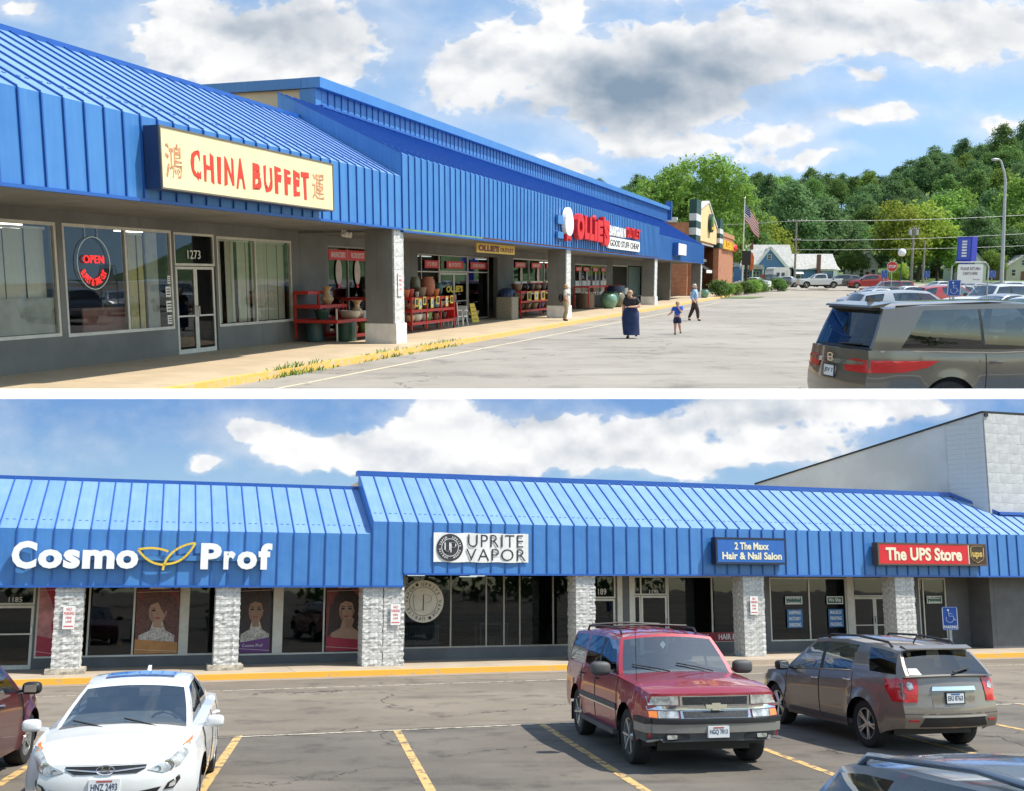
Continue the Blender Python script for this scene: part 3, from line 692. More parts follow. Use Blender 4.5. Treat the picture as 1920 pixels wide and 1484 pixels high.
door(vapor, 12.15, 14.1, .16, 2.10, YW+.05, ALUW, GLASSD, 2, 1.05)
window(vapor, 15.2, 16.5, .46, 2.82, YW+.05, ALUW, GLASSD, (15.42,))
for a, b in ((2.36, 2.55), (2.82, 2.99), (11.86, 12.14)): B('pilaster', a, b, YW-.03, YW-.001, .16, 2.86, ALUW, vapor)
WARM = mat('ceiling_lamp', (1, .93, .8), .5, 0, 0, emit=2.2)
for x, y, z in ((-4.6, YW+2, 2.86), (-2.9, YW+1.4, 2.82), (-2.2, YW+2.5, 2.86)): B('ceiling_lamp', x, x+.6, y, y+.1, z, z+.03, WARM, vapor)
# things seen in the windows
def fence_panel():
    t = thing('display_rack', 'white slatted rack behind the lower left of the vapour shop glass', 'rack', 'FL', (-5.0, YW+.5, .5))
    for i in range(22): B('slat', i*.052, i*.052+.028, 0, .03, .1, .75, WHITE, t)
    B('rail', -.05, 1.2, .031, .05, .12, .17, WHITE, t); B('rail', -.05, 1.2, .031, .05, .66, .7, WHITE, t); B('foot', 0, .05, -.1, .2, -.34, .1, WHITE, t); B('foot', 1.05, 1.1, -.1, .2, -.34, .1, WHITE, t)
fence_panel()
def table(x, y):
    t = thing('table', 'white framed table behind the middle of the dark shop window', 'table', 'FL', (x, y, .16))
    for a in (0, .95):
        for b in (0, .6): B('leg', a, a+.05, b, b+.05, 0, 1.05, WHITE, t)
    B('table_top', -.03, 1.03, -.03, .68, 1.05, 1.1, WHITE, t)
    for q in range(3):
        s_ = thing('stool', ['white stool under the left end of the shop table', 'white stool under the middle of the shop table', 'white stool under the right end of the shop table'][q], 'stool', 'FL', (x+.12+q*.27, y-.3, .16), 0, 'white stools under the shop table')
        for a in (0, .16): 
            for b in (0, .16): B('leg', a, a+.025, b, b+.025, 0, .66, WHITE, s_)
        B('seat', -.01, .195, -.01, .195, .66, .69, WHITE, s_)
table(-2.3, YW+1.0)
GRYD = mat('decal_grey', (.62, .57, .47), .6, 0, .06, 4)
dec = thing('window_decal', 'round beige decal with UP monogram on the dark shop window', 'decal', 'FL', (-4.55, YW-.006, 2.02))
disc(MB(), 0, 0, 0, .68, -.004, 0, 40).make('disc', GRYD, dec)
m = MB(); disc(m, 0, 0, .455, .47, -.008, -.0045, 36); ring_text(m, 'UPRITE VAPOR', 0, 0, .5, .15, -.0045, .004, -10, 150); ring_text(m, 'UPRITE VAPOR', 0, 0, .5, .15, -.0045, .004, 172, 330)
disc(m, -.22, .53, 0, .055, -.008, -.0045, 12); disc(m, .22, -.53, 0, .055, -.008, -.0045, 12)
for q in (bez((-.33, .22), (-.33, -.3), (-.3, -.3), (-.16, -.3)), bez((-.16, -.3), (0, -.3), (0, -.2), (0, .22)), [(0, .22), (0, -.3)], bez((0, .22), (.36, .24), (.36, -.08), (0, -.06))):
    for i in range(len(q)-1): m.bar((q[i][0], -.007, q[i][1]), (q[i+1][0], -.007, q[i+1][1]), .028, .004)
m.make('monogram', INK, dec)
# banner
van_ = thing('shop_banner', 'white cloth banner with round black logo and thin capitals on the blue fascia', 'banner', 'FL', (-4.78, -.115, 3.24))
me = MB(); nx = 24
for i in range(nx):
    a, b = i/nx*3.1, (i+1)/nx*3.1; f0 = .012*math.sin(i*.9); f1 = .012*math.sin((i+1)*.9)
    me.add([(a, f0-.006, .0+f0*.8), (b, f1-.006, f1*.8), (b, f1-.006, .9+f1), (a, f0-.006, .9+f0), (a, f0, .0+f0*.8), (b, f1, f1*.8), (b, f1, .9+f1), (a, f0, .9+f0)], [(0, 1, 2, 3), (7, 6, 5, 4), (3, 2, 6, 7), (1, 0, 4, 5)])
me.make('cloth', mat('banner_white', (.74, .73, .70), .7, 0, .06, 6), van_)
m = MB(); disc(m, .52, .45, 0, .42, -.024, -.02, 36); m.make('logo_disc', INK, van_)
m = MB(); disc(m, .52, .45, .26, .275, -.03, -.026, 36); ring_text(m, 'UPRITE VAPOR', .52, .45, .295, .09, -.026, .004, 10, 165); ring_text(m, 'UPRITE VAPOR', .52, .45, .295, .09, -.026, .004, 190, 345)
for q in ([(.36, .60), (.36, .38), (.40, .33), (.47, .33), (.51, .38), (.51, .60)], [(.55, .30), (.55, .60), (.66, .60), (.70, .56), (.70, .49), (.66, .45), (.55, .45)]):
    for i in range(len(q)-1): m.bar((q[i][0], -.028, q[i][1]), (q[i+1][0], -.028, q[i+1][1]), .03, .004)
m.make('logo_print', WHITE, van_)
m = MB(); text_into(m, 'UPRITE', 1.10, 2.92, .47, .86, -.02, .004, -.006, space=1.1); text_into(m, 'VAPOR', 1.04, 3.0, .05, .42, -.02, .004, -.008, space=1.1); m.make('lettering', INK, van_)
# two lit box signs
def box_sign(name, label, x0, x1, z0, z1, dep, case_mat, face_mat, rim=.07):
    t = thing(name, label, 'sign', 'FL', (x0, -.115, z0))
    W, Hh = x1-x0, z1-z0
    m = MB(); m.box(0, W, -dep+.03, 0, 0, Hh); m.box(0, rim, -dep, -dep+.029, 0, Hh); m.box(W-rim, W, -dep, -dep+.029, 0, Hh); m.box(rim, W-rim, -dep, -dep+.029, 0, rim); m.box(rim, W-rim, -dep, -dep+.029, Hh-rim, Hh)
    m.make('cabinet', case_mat, t); B('face', rim, W-rim, -dep+.008, -dep+.029, rim, Hh-rim, face_mat, t)
    return t
NAVY = mat('sign_case_navy', (.012, .02, .05), .5, 0, .05, 3)
t = box_sign('salon_sign', 'dark cased blue box sign with cream salon lettering on the fascia', 4.9, 7.66, 3.24, 4.14, .30, NAVY, mat('face_blue', (.02, .12, .42), .4, 0, .04, 3))
SIGNCR = mat('sign_cream', (.78, .72, .52), .5, 0, .03, 3)
m = MB(); text_into(m, '2 The Maxx', .72, 2.06, .49, .74, -.292, .012, .03); text_into(m, 'Hair & Nail Salon', .24, 2.56, .16, .41, -.292, .012, .03); m.make('lettering', SIGNCR, t)
t = box_sign('shipping_store_sign', 'long red box sign with cream lettering and a brown shield panel at its right end', 11.45, 16.32, 3.25, 4.06, .30, mat('bronze_case', (.10, .065, .045), .5, 0, .08, 3), RED, .06)
m = MB(); text_into(m, 'The UPS Store', .34, 3.72, .17, .64, -.292, .012, .035); m.make('lettering', SIGNCR, t)
BRN = mat('shield_brown', (.05, .026, .012), .5, 0, 0)
B('end_panel', 4.06, 4.80, -.300, -.2925, .065, .745, BRN, t); B('end_stripe', 4.02, 4.055, -.302, -.2925, .065, .745, SIGNCR, t)
m = MB(); sh = [(4.14, .66), (4.2, .70), (4.43, .72), (4.66, .70), (4.72, .66), (4.72, .34), (4.66, .22), (4.43, .11), (4.2, .22), (4.14, .34)]
for i in range(len(sh)): m.bar((sh[i][0], -.306, sh[i][1]), (sh[(i+1) % len(sh)][0], -.306, sh[(i+1) % len(sh)][1]), .03, .008)
text_into(m, 'ups', 4.2, 4.66, .25, .5, -.302, .01, .03); m.make('shield', mat('shield_gold', (.62, .42, .12), .5, 0, 0), t)
# window cards and notices
GRN = mat('card_green', (.02, .10, .07), .5, 0, 0); CBLU = mat('card_blue', (.03, .14, .34), .5, 0, 0)
def card(label, s, z, w, h, material, lines, frame_=True):
    t = thing('window_card', label, 'window sign', 'FL', (s, YW-.008, z), 0, 'small printed cards in the shipping store windows')
    sheet(MB(), 0, w, 0, h, 0, t=.006).make('card', material, t)
    m = MB(); n = len(lines)
    for i, q in enumerate(lines): text_into(m, q, w*.12, w*.88, h*(1-(i+.82)/n), h*(1-(i+.22)/n), -.006, .003, .01)
    if frame_:
        for a in ((0, w, 0, .03), (0, w, h-.03, h), (0, .03, .03, h-.03), (w-.03, w, .03, h-.03)): m.box(a[0], a[1], -.010, -.006, a[2], a[3])
    m.make('lettering', PAPER, t)
card('green card with white border high in the left shipping store window', 9.15, 1.85, .72, .28, GRN, ['Pack & Ship', 'Guaranteed'])
card('green card with white border high in the middle shipping store window', 10.95, 1.85, .72, .28, GRN, ['We Ship'])
card('green card with white border in the narrow window behind the parking sign', 15.55, 1.85, .72, .28, GRN, ['Mailbox', 'Services'])
card('blue three line card low in the left shipping store window', 9.2, 1.0, .66, .66, CBLU, ['SHIPPING', 'NOTARY', 'SHREDDING'], False)
card('blue three line card low in the middle shipping store window', 11.0, 1.0, .66, .66, CBLU, ['MAILBOX', 'PRINTING', 'PACKING'], False)
t = thing('window_banner', 'dark red strip with white capitals along the bottom of the salon window', 'banner', 'FL', (4.36, YW-.008, .56))
sheet(MB(), 0, 3.06, 0, .32, 0, t=.006).make('strip', mat('dark_red_strip', (.22, .012, .02), .5, 0, .05, 3), t)
m = MB(); text_into(m, '2 THE MAXX', .1, 1.55, .06, .26, -.006, .004, .02); text_into(m, 'HAIR & NAILS', 1.95, 3.3, .06, .26, -.006, .004, .02); m.make('lettering', PAPER, t)
notice('FL', -14.98, 1.35, -.055, 'white no parking notice on the pier left of the orange poster')
notice('FL', -5.92, 1.35, -.055, 'white no parking notice on the wide double pier')
notice('FL', 6.52, 1.55, -.055, 'white no parking notice on the pier left of the shipping store')
# accessible parking sign
HCB = mat('sign_blue', (.015, .075, .33), .45, 0, .03, 3)
def wheelchair(mb, cx, cz, r, y, d=.006):
    def st(pts, w):
        for i in range(len(pts)-1): mb.bar((cx+pts[i][0]*r, y, cz+pts[i][1]*r), (cx+pts[i+1][0]*r, y, cz+pts[i+1][1]*r), w*r, d)
    disc(mb, cx-.22*r, cz+.86*r, 0, .13*r, y-d/2, y+d/2, 12)
    st([(-.2, .66), (-.12, .0), (.42, .0), (.62, -.56), (.82, -.48)], .15); st([(-.18, .36), (.34, .36)], .12)
    arc = [(-.05+.52*math.cos(R(a)), -.38+.52*math.sin(R(a))) for a in range(150, 372, 18)]; st(arc, .13)
def hc_sign(label, frame, loc, rz, w, h, pole, word=None):
    t = thing('accessible_parking_sign', label, 'sign', frame, loc, rz)
    MB().prism(rrect(-w/2, w/2, pole, pole+h, .03), -.012, 0).make('panel', HCB, t)
    m = MB(); wheelchair(m, 0, pole+h*(.60 if word else .5), h*(.30 if word else .38), -.015)
    if word: text_into(m, word, -w*.42, w*.42, pole+h*.07, pole+h*.2, -.012, .005, .02)
    q = rrect(-w/2+.012, w/2-.012, pole+.012, pole+h-.012, .025)
    for i in range(len(q)): m.bar((q[i][0], -.014, q[i][1]), (q[(i+1) % len(q)][0], -.014, q[(i+1) % len(q)][1]), .012, .004)
    m.make('symbol', WHITE, t)
    MB().box(-.03, .03, .001, .03, 0, pole+h*.9).make('post', mat('galvanised', (.42, .43, .43), .5, .6, .1, 6), t)
    return t
hc_sign('blue accessible parking sign with the word parking on a steel post by the walk', 'L', (11.48, 27.0, 0), R(-8), .385, .60, 1.37, 'PARKING')

# the tall painted block building behind the right end
big = thing('block_building', 'tall white painted block building rising behind the right end of the roof', 'building', 'FL')
WB = mat('white_block_wall', (.50, .495, .48), .88, 0, .10, 1.6, .5, 12); WB2 = mat('white_block_grey', (.54, .54, .535), .88, 0, .08, .6, .3, 24)
cx_, cy_ = 18.3, 1.36; ex, ey = cx_-5.6, cy_+7.95    # corner and far end of the slanting side wall
zc, ze_ = 9.42, 7.08
def side(u, z, o=0): 
    dx, dy = ex-cx_, ey-cy_; l = math.hypot(dx, dy); return (cx_+dx*u-dy/l*o, cy_+dy*u+dx/l*o, z)
m = MB(); m.add([side(0, .2), side(1, .2), side(1, ze_), side(0, zc), (27, cy_, .2), (27, cy_, zc+.1), (27, ey, .2), (27, ey, ze_)], [(0, 1, 2, 3), (4, 0, 3, 5), (3, 2, 7, 5), (6, 4, 5, 7), (1, 6, 7, 2)]); m.make('wall', [WB2], big)
# courses of block on the front, and the quoined corner
rr = random.Random(9)
def rough_block(w, h, d, seed, amp=.03):
    m = MB(); nx, nz = max(2, int(w/.16)), 3; vs = []
    for j in range(nz+1):
        for i in range(nx+1):
            e = -amp*((.35 if i in (0, nx) or j in (0, nz) else .6)+.8*noise.noise(Vector((i*.7+seed*3, j*.9, seed)))); vs.append((w*i/nx, e, h*j/nz))
    k = len(vs); fs = [(j*(nx+1)+i, j*(nx+1)+i+1, (j+1)*(nx+1)+i+1, (j+1)*(nx+1)+i) for j in range(nz) for i in range(nx)]
    vs += [(0, d, 0), (w, d, 0), (w, d, h), (0, d, h)]; a, b, c, e = 0, nx, nz*(nx+1)+nx, nz*(nx+1)
    return m.add(vs, fs+[(a, k, k+1, b), (b, k+1, k+2, c), (c, k+2, k+3, e), (e, k+3, k, a)])
bl = [rough_block(1.197, .397, .05, i, .012).mesh('block', WB) for i in range(5)]
z = 4.6; row = 0
while z < zc-.1:
    x = cx_+.02
    if row % 2: link('block', bl[rr.randrange(5)], big, (x, cy_-.052, z)).scale = (.5, 1, 1); x += .6
    while x < 25.5:
        link('block', bl[rr.randrange(5)], big, (x, cy_-.052, z)); x += 1.2
    z += .4; row += 1
blq = [rough_block(.697, .197, .04, i+9, .010).mesh('block', WB2) for i in range(4)]
dx, dy = ex-cx_, ey-cy_; ang = math.atan2(dy, dx)+math.pi; z = 5.0; row = 0; Lw = math.hypot(dx, dy)
while z < zc-.05:
    for k in range(2):
        u = (k+1)*.7/Lw; zz = zc+(ze_-zc)*u
        if z+.2 < zz:
            p_ = side(u, z, .042); link('block', blq[rr.randrange(4)], big, p_, rot=(0, 0, ang))
    z += .2; row += 1
m = MB(); m.bar(side(0, zc+.03), side(1, ze_+.03), .12, .07); m.bar((cx_, cy_, zc+.03), (27, cy_, zc+.13), .12, .07); m.make('roof_edge', BLACK, big)
B('gutter_end', cx_+.02, cx_+.2, cy_-.12, cy_-.06, zc-.16, zc-.02, BLACK, big)
# ------------------------------------------------------------------ the upper row (frame FU: x along the front away from the camera, y into the building)
YU = 3.4
GL_U = glass_mat('shop_glass', (.86, .88, .86), base=.0)
buf = thing('buffet_restaurant', 'nearest grey fronted shop with blue seamed roof and a cream sign', 'building', 'FU')
OPU = [(-13.9, -9.83, .85, 3.26), (-9.66, -5.86, .82, 3.26), (-5.78, -4.02, .16, 3.23), (-3.92, .05, .78, 3.2), (2.36, 5.32, .3, 3.14)]
wall(buf, -16, 9.2, .15, 3.7, YU, YU+.22, OPU[:4]+[OPU[4]], GREYWALL)
B('soffit', -16, .5, .12, YU-.003, 3.52, 3.6, GREYWALL, buf)
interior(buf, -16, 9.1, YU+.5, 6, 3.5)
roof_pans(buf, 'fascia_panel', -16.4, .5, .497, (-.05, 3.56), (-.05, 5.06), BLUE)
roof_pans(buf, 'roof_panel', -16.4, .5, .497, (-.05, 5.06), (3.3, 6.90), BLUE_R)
B('fascia_trim', -16.4, .5, -.10, .03, 3.50, 3.559, BLUE_T, buf); B('ridge_cap', -16.4, .52, 3.22, 3.6, 6.86, 6.97, BLUE_T, buf)
B('roof_deck', -16.4, .5, 3.6, 14, 6.6, 6.8, BEIGE, buf); B('back_wall', -16, 9, 13.6, 13.8, 0, 6.6, BEIGE, buf)
for i in range(33):
    if i % 2: continue
# windows
w1 = window(buf, -13.9, -9.83, .85, 3.26, YU+.06, ALUW, GL_U, (-11.8,), w=.07)
w2 = window(buf, -9.66, -5.86, .82, 3.26, YU+.06, ALUW, GL_U, (-7.6,), w=.07)
window(buf, -3.92, .05, .78, 3.2, YU+.06, ALUW, GL_U, (-1.98,), w=.07)
window(buf, -5.78, -4.02, 2.40, 3.23, YU+.06, ALUW, GLASSD, w=.06)
door(buf, -5.74, -4.06, .16, 2.38, YU+.06, ALUW, GLASSD, 2, 1.12, w=.07)
text('house_number', '1273', -5.18, -4.62, 2.58, 2.80, YU+.045, WHITE, buf, .008)
window(buf, 2.36, 5.32, .3, 3.14, YU+.06, ALUD, GL_U, (3.86,), w=.05)
B('pilaster', -6.65, -6.2, YU+.2, YU+.24, .88, 3.2, mat('inside_post', (.42, .42, .41), .7), buf)
def blinds(s0, s1, z0, z1, y, label, n, gap=(), m_=CREAM):
    t = thing('vertical_blind', label, 'blind', 'FU', (s0, y, z0))
    w_ = (s1-s0)/n; me = MB().box(0, w_*.985, 0, .012, 0, z1-z0).mesh('slat', m_)
    for i in range(n):
        if i in gap: continue
        link('slat', me, t, (i*w_, .02*math.sin(i*1.7), 0), rot=(0, 0, .09*math.sin(i*2.1)))
    B('rail', 0, s1-s0, -.03, .03, z1-z0+.005, z1-z0+.06, WHITE, t)
blinds(-13.8, -9.95, .95, 3.1, YU+.22, 'cream vertical blinds in the leftmost restaurant window', 20)
blinds(-3.7, -2.05, .86, 3.08, YU+.22, 'pale vertical blinds right of the restaurant doors', 11, (2, 6))
blinds(-1.9, -.05, .86, 3.08, YU+.22, 'pale vertical blinds in the last restaurant window', 13)
blinds(-7.25, -6.72, .88, 3.1, YU+.25, 'yellowed curtain strips beside the restaurant post', 3, (), mat('yellow_curtain', (.6, .5, .25), .8))
t = thing('window_film', 'grey privacy panel low in the leftmost restaurant window', 'panel', 'FU', (-13.8, YU+.12, .93)); B('panel', 0, 3.9, 0, .01, 0, .75, mat('grey_film', (.42, .42, .41), .6), t)
t = thing('table', 'pinkish counter seen low through the restaurant window', 'counter', 'FU', (-8.6, YU+.5, .15)); B('front', 0, 1.5, 0, .04, .3, 1.2, mat('pink_board', (.30, .13, .11), .7), t); B('counter_top', -.03, 1.53, -.03, .5, 1.2, 1.25, mat('pink_top', (.36, .2, .18), .5), t)
for x0 in (.1, 1.3): B('leg', x0, x0+.08, .041, .4, .02, .3, BLACK, t)
for x, y, z in ((-9.3, YU+2.2, 3.3), (-8.0, YU+3.5, 3.3), (-5.2, YU+2, 3.3)): B('ceiling_lamp', x, x+.9, y, y+.25, z, z+.03, WARM, buf)
# neon sign
neo = thing('neon_sign', 'oval red neon open sign hanging in the restaurant window', 'sign', 'FU', (-8.73, YU+.03, 2.42))
NEON = mat('neon_red', (1, .03, .025), .5, 0, 0, emit=.8); NEONW = mat('neon_tube_white', (.5, .62, .58), .5, 0, 0, emit=.15)
m = MB(); m.tube([(.53*math.cos(R(a)), -.03, .58*math.sin(R(a))) for a in range(0, 361, 15)], .008, 6, cap=False); m.make('tube', NEONW, neo)
m = MB(); text_into(m, 'OPEN', -.33, .33, -.0, .17, -.02, .02, -.006); m.make('lettering', NEON, neo)
m = MB()
s_ = 'BUFFET & TAKE OUT'
for i, ch in enumerate(s_):
    if ch == ' ': continue
    a = R(205+130*(i+.5)/len(s_)); vs, fs = text_mesh(ch, 1., -.004); w0 = sum(v[0] for v in vs)/len(vs)
    cx, cz = .40*math.cos(a)*1.0, .43*math.sin(a); u = a+math.pi/2
    m.add([(cx+(v[0]-w0)*.13*math.cos(u)-(v[1]-.3)*.22*math.sin(u), -.02-.01*v[2], cz+(v[0]-w0)*.13*math.sin(u)+(v[1]-.3)*.22*math.cos(u)) for v in vs], fs)
m.make('lettering', NEON, neo); 
for x in (-.2, .2): MB().tube([(x, 0, .55), (x, 0, .78)], .006, 4).make('chain', CHROME, neo)
for i, (s0, z0, w_, h_) in enumerate(((-6.14, 1.62, .2, .26), (-6.14, 1.25, .24, .28), (-6.12, .95, .26, .22), (-6.05, 1.95, .14, .2))):
    t = thing('window_notice', ['small white paper at eye height beside the restaurant doors', 'larger white printed paper beside the restaurant doors', 'black and white sticker low beside the restaurant doors', 'topmost small paper beside the restaurant doors'][i], 'notice', 'FU', (s0, YU+.05, z0))
    sheet(MB(), 0, w_, 0, h_, 0).make('paper', PAPER, t)
    m = MB()
    for q in range(3): sheet(m, w_*.15, w_*.85, h_*(.2+q*.25), h_*(.3+q*.25), -.0045, t=.002)
    m.make('print', INK, t)
# buffet sign
t = thing('restaurant_sign', 'long cream box sign with jagged red lettering on the blue fascia', 'sign', 'FU', (-11.42, -.10, 3.73))
m = MB(); W, Hh = 6.84, 1.15; m.box(0, W, -.32, 0, 0, Hh); m.make('cabinet', mat('sign_case_dark', (.014, .035, .11), .5, 0, .08, 2), t)
m = MB()
for a in ((.0, W, 0, .03), (0, W, Hh-.03, Hh), (0, .03, .03, Hh-.03), (W-.03, W, .03, Hh-.03)): m.box(a[0], a[1], -.36, -.321, a[2], a[3])
m.make('rim', mat('sign_rim', (.13, .12, .09), .5), t)
B('face', .031, W-.031, -.345, -.321, .031, Hh-.031, mat('sign_cream_face', (.80, .66, .38), .45, 0, .05, .8), t)
BRUSH = mat('brush_red', (.62, .045, .02), .5, 0, .06, 3)
lets = [('C', .93, 1.26, .24, .83), ('H', 1.36, 1.70, .22, .82), ('I', 1.82, 1.97, .24, .78), ('N', 2.06, 2.42, .22, .82), ('A', 2.50, 2.84, .2, .84),
        ('B', 3.12, 3.48, .24, .80), ('U', 3.58, 3.94, .22, .80), ('F', 4.04, 4.34, .22, .82), ('F', 4.46, 4.76, .22, .80), ('E', 4.86, 5.16, .22, .82), ('T', 5.22, 5.60, .18, .82)]
for ch, a, b, c, d in lets: text_into(MB(), ch, a, b, c, d, -.345, .008, .045, jag=.036).make('letter', BRUSH, t)
FADE = mat('faded_red', (.56, .25, .12), .5, 0, .3, 9)
text('glyph', '鴻', .14, .66, .22, .86, -.345, FADE, t, .006, jag=.02); text('glyph', '運', 5.76, 6.36, .24, .84, -.345, FADE, t, .006, jag=.02)

# outlet store
olx = thing('outlet_store', 'long blue metal store front with a raised clerestory and red lettering', 'building', 'FU')
wall(olx, 9.21, 74.2, .15, 3.6, YU, YU+.22, [(9.9, 20.0, .16, 3.08), (22.6, 31.8, .9, 3.1), (35.7, 45.3, .9, 2.98), (47.3, 60.4, .16, 3.06)], GREYWALL)
B('wall', 60.9, 61.3, 1.2, YU-.01, .15, 3.4, GREYWALL, olx)
B('soffit', .52, 74.0, .12, YU-.003, 3.45, 3.52, GREYWALL, olx)
interior(olx, 9.3, 74.1, YU+.5, 7, 3.4)
roof_pans(olx, 'fascia_panel', .52, 47.0, .4995, (-.06, 3.56), (-.06, 5.72), BLUE)
roof_pans(olx, 'roof_panel', .52, 47.0, .4995, (-.06, 5.72), (4.0, 7.66), BLUE)
roof_pans(olx, 'fascia_panel', 47.0, 73.9, .498, (-.05, 3.50), (-.05, 5.20), BLUE)
roof_pans(olx, 'roof_panel', 47.0, 73.9, .498, (-.05, 5.20), (4.0, 7.60), BLUE)
B('fascia_trim', .52, 74, -.11, .03, 3.44, 3.499, BLUE_T, olx)
MB().prism([(-.055, 5.05), (3.32, 6.86), (3.98, 7.22), (3.98, 7.66), (-.055, 5.72)], .505, .515, ax='x').make('roof_end', BLUE, olx)
MB().prism([(-.045, 3.5), (4, 3.5), (4, 7.58), (-.045, 5.2)], 73.905, 73.95, ax='x').make('roof_end', BLUE, olx)
MB().prism([(-.045, 5.2), (4, 7.6), (4, 7.65), (-.045, 5.72)], 47.0, 47.03, ax='x').make('roof_end', BLUE_T, olx)
# clerestory: seamed face set between a sill ledge and a deep cap
ctop = lambda s: 8.22+(s-3)/73*.62      # parapet top sloped, panels stretched to follow heights that drift in the image fit
roof_pans(olx, 'clerestory_panel', 3.4, 76.6, .499, (4.05, 7.72), (4.05, 8.72), BLUE)
for o in olx.children:
    if o.name.startswith('clerestory_panel'): o.scale = (1, 1, ctop(o.location.x)-7.72)
B('clerestory_sill', 3.2, 76.6, 3.86, 4.06, 7.64, 7.715, BLUE_T, olx)
MB().add([(x, y, ctop(x)+h) for x in (2.95, 76.9) for y in (3.82, 4.5) for h in (.003, .33)], [(0, 1, 3, 2), (4, 6, 7, 5), (0, 4, 5, 1), (2, 3, 7, 6), (0, 2, 6, 4), (1, 5, 7, 3)]).make('clerestory_cap', BLUE, olx); B('clerestory_cap', 2.95, 3.5, 4.51, 17, 8.222, 8.545, BLUE, olx)
B('clerestory_end', 3.0, 3.4, 4.02, 4.6, 6.5, 8.215, BLUE, olx)
B('clerestory_wall', 3.1, 3.4, 4.61, 17, 6.5, 8.215, BEIGE, olx); B('clerestory_wall', 3.41, 76.5, 4.1, 4.3, 6.5, 8.2, BEIGE, olx)
B('roof_deck', 3.4, 76.5, 4.31, 17, 7.9, 8.1, BEIGE, olx)
B('corner_finial', 76.95, 77.5, 3.7, 4.3, 7.9, 9.75, BLUE_T, olx)
for x0, x1 in ((.02, .72), (20.35, 21.2), (45.8, 46.9), (72.4, 73.3)):
    B('side_panel', x0-.035, x0-.016, .05, .93, .75, 3.51, GREYWALL, olx); B('side_panel', x1+.016, x1+.035, .05, .93, .75, 3.51, GREYWALL, olx)
    block_column(olx, x0, x1, -.0, .92, .75, 3.52, .42, SMOOTHBLK, .012, int(x0)); B('column_base', x0-.04, x1+.04, -.05, .97, .15, .745, mat('white_base', (.68, .67, .65), .8, 0, .1, 3, .3, 30), olx)
# the pier sides above are painted grey like the wall; entrance group
window(olx, 9.9, 13.4, .16, 3.08, YU+.5, ALU, GLASSD, (10.5, 11.4), (2.35,), name='window')
window(olx, 13.42, 17.0, 2.35, 3.08, YU+.5, ALU, GLASSD); door(olx, 13.46, 16.96, .16, 2.33, YU+.5, ALU, GLASSD, 2, 1.05, w=.1)
window(olx, 17.02, 20.0, .16, 3.08, YU+.5, ALU, GLASSD, (), (2.35,))
B('reveal', 9.86, 9.9, YU+.221, YU+.45, .15, 3.1, GREYWALL, olx)
window(olx, 22.6, 31.8, .9, 3.1, YU+.06, ALU, GL_U, (25.5, 28.6, 30.9), w=.07)
window(olx, 35.7, 45.3, .9, 2.98, YU+.06, ALU, GL_U, (37.6, 40.4, 43.0), w=.07)
window(olx, 47.3, 54.9, .16, 3.06, YU+.4, ALU, GLASSD, (), w=.09)
B('shutter', 55.0, 60.3, YU+.3, YU+.4, .16, 3.0, mat('green_shutter', (.06, .10, .09), .6, 0, .1, 2), olx)
for x in (17.6, 26.0, 39.0): B('ceiling_lamp', x, x+1.2, YU+3, YU+3.3, 3.1, 3.14, WARM, olx)

# lettering of the outlet
ol = thing('outlet_sign', 'raised red and white outlet lettering with a plain oval and a white slogan panel', 'sign', 'FU', (.7, 0, 0))
m = MB(); n = 24
ov = [(18.95+.78*math.cos(2*math.pi*i/n)*(1-.18*math.sin(2*math.pi*i/n)), 4.72+.66*math.sin(2*math.pi*i/n)) for i in range(n)]
m.prism(ov, -.32, -.12); m.make('oval_panel', WSIGN, ol)
MB().prism([(18.5, 3.82), (18.95, 3.97), (19.4, 3.82), (19.4, 4.12), (18.95, 4.03), (18.5, 4.12)], -.30, -.14).make('red_tab', RED, ol)
B('backing_box', 17.2, 18.1, -.22, -.11, 4.55, 4.95, BLUE, ol); B('backing_box', 17.2, 18.2, -.22, -.11, 3.9, 4.2, BLUE, ol)
for ch, (a, b, c, d) in zip("OLLIE'S", [(20.25, 21.75, 3.94, 5.22), (21.85, 22.85, 4.02, 5.18), (22.95, 23.95, 4.0, 5.16), (24.05, 24.65, 4.0, 5.0), (24.75, 26.0, 3.98, 5.12), (26.1, 26.45, 4.85, 5.34), (26.35, 27.8, 3.82, 5.2)]):
    text_into(MB(), ch, a, b, c, d, -.12, .26, .07).make('letter', RED, ol)
MB().ball((24.35, -.25, 5.18), .3, .12, .15).make('letter_dot', RED, ol)
letters('BARGAIN', [(28.1+i*.68, 28.1+i*.68+(.28 if ch == 'I' else .6), 4.46, 5.0) for i, ch in enumerate('BARGAIN')], ol, -.12, .16, .02, WSIGN)
letters('OUTLET', [(33.4+i*.72, 33.4+i*.72+.66, 4.52, 5.14) for i in range(6)], ol, -.12, .16, .03, RED)
MB().prism(rrect(28.0, 37.7, 3.74, 4.38, .2), -.24, -.12).make('slogan_panel', WSIGN, ol)
text('lettering', 'GOOD STUFF CHEAP', 28.5, 37.3, 3.88, 4.24, -.24, INK, ol, .02, bold=.0)
t = thing('box_sign', 'small blank white box sign near the far end of the blue fascia', 'sign', 'FU', (53.6, -.08, 3.85)); B('cabinet', 0, 4.6, -.42, 0, 0, 1.0, BLUE_T, t); B('face', .1, 4.5, -.45, -.421, .06, .94, WSIGN, t)
t = thing('hanging_sign', 'yellow banner sign with dark red lettering hung under the canopy edge', 'sign', 'FU', (8.9, .55, 3.05))
B('panel', 0, 4.8, 0, .04, 0, .36, mat('sign_yellow', (.68, .44, .05), .5, 0, .05, 3), t); m = MB(); text_into(m, "OLLIE'S", .15, 2.7, .06, .3, 0, .012, .05); text_into(m, 'OUTLET', 2.85, 4.6, .08, .24, 0, .012, .02); m.make('lettering', mat('dark_red_ink', (.16, .012, .016), .5, 0, 0), t)
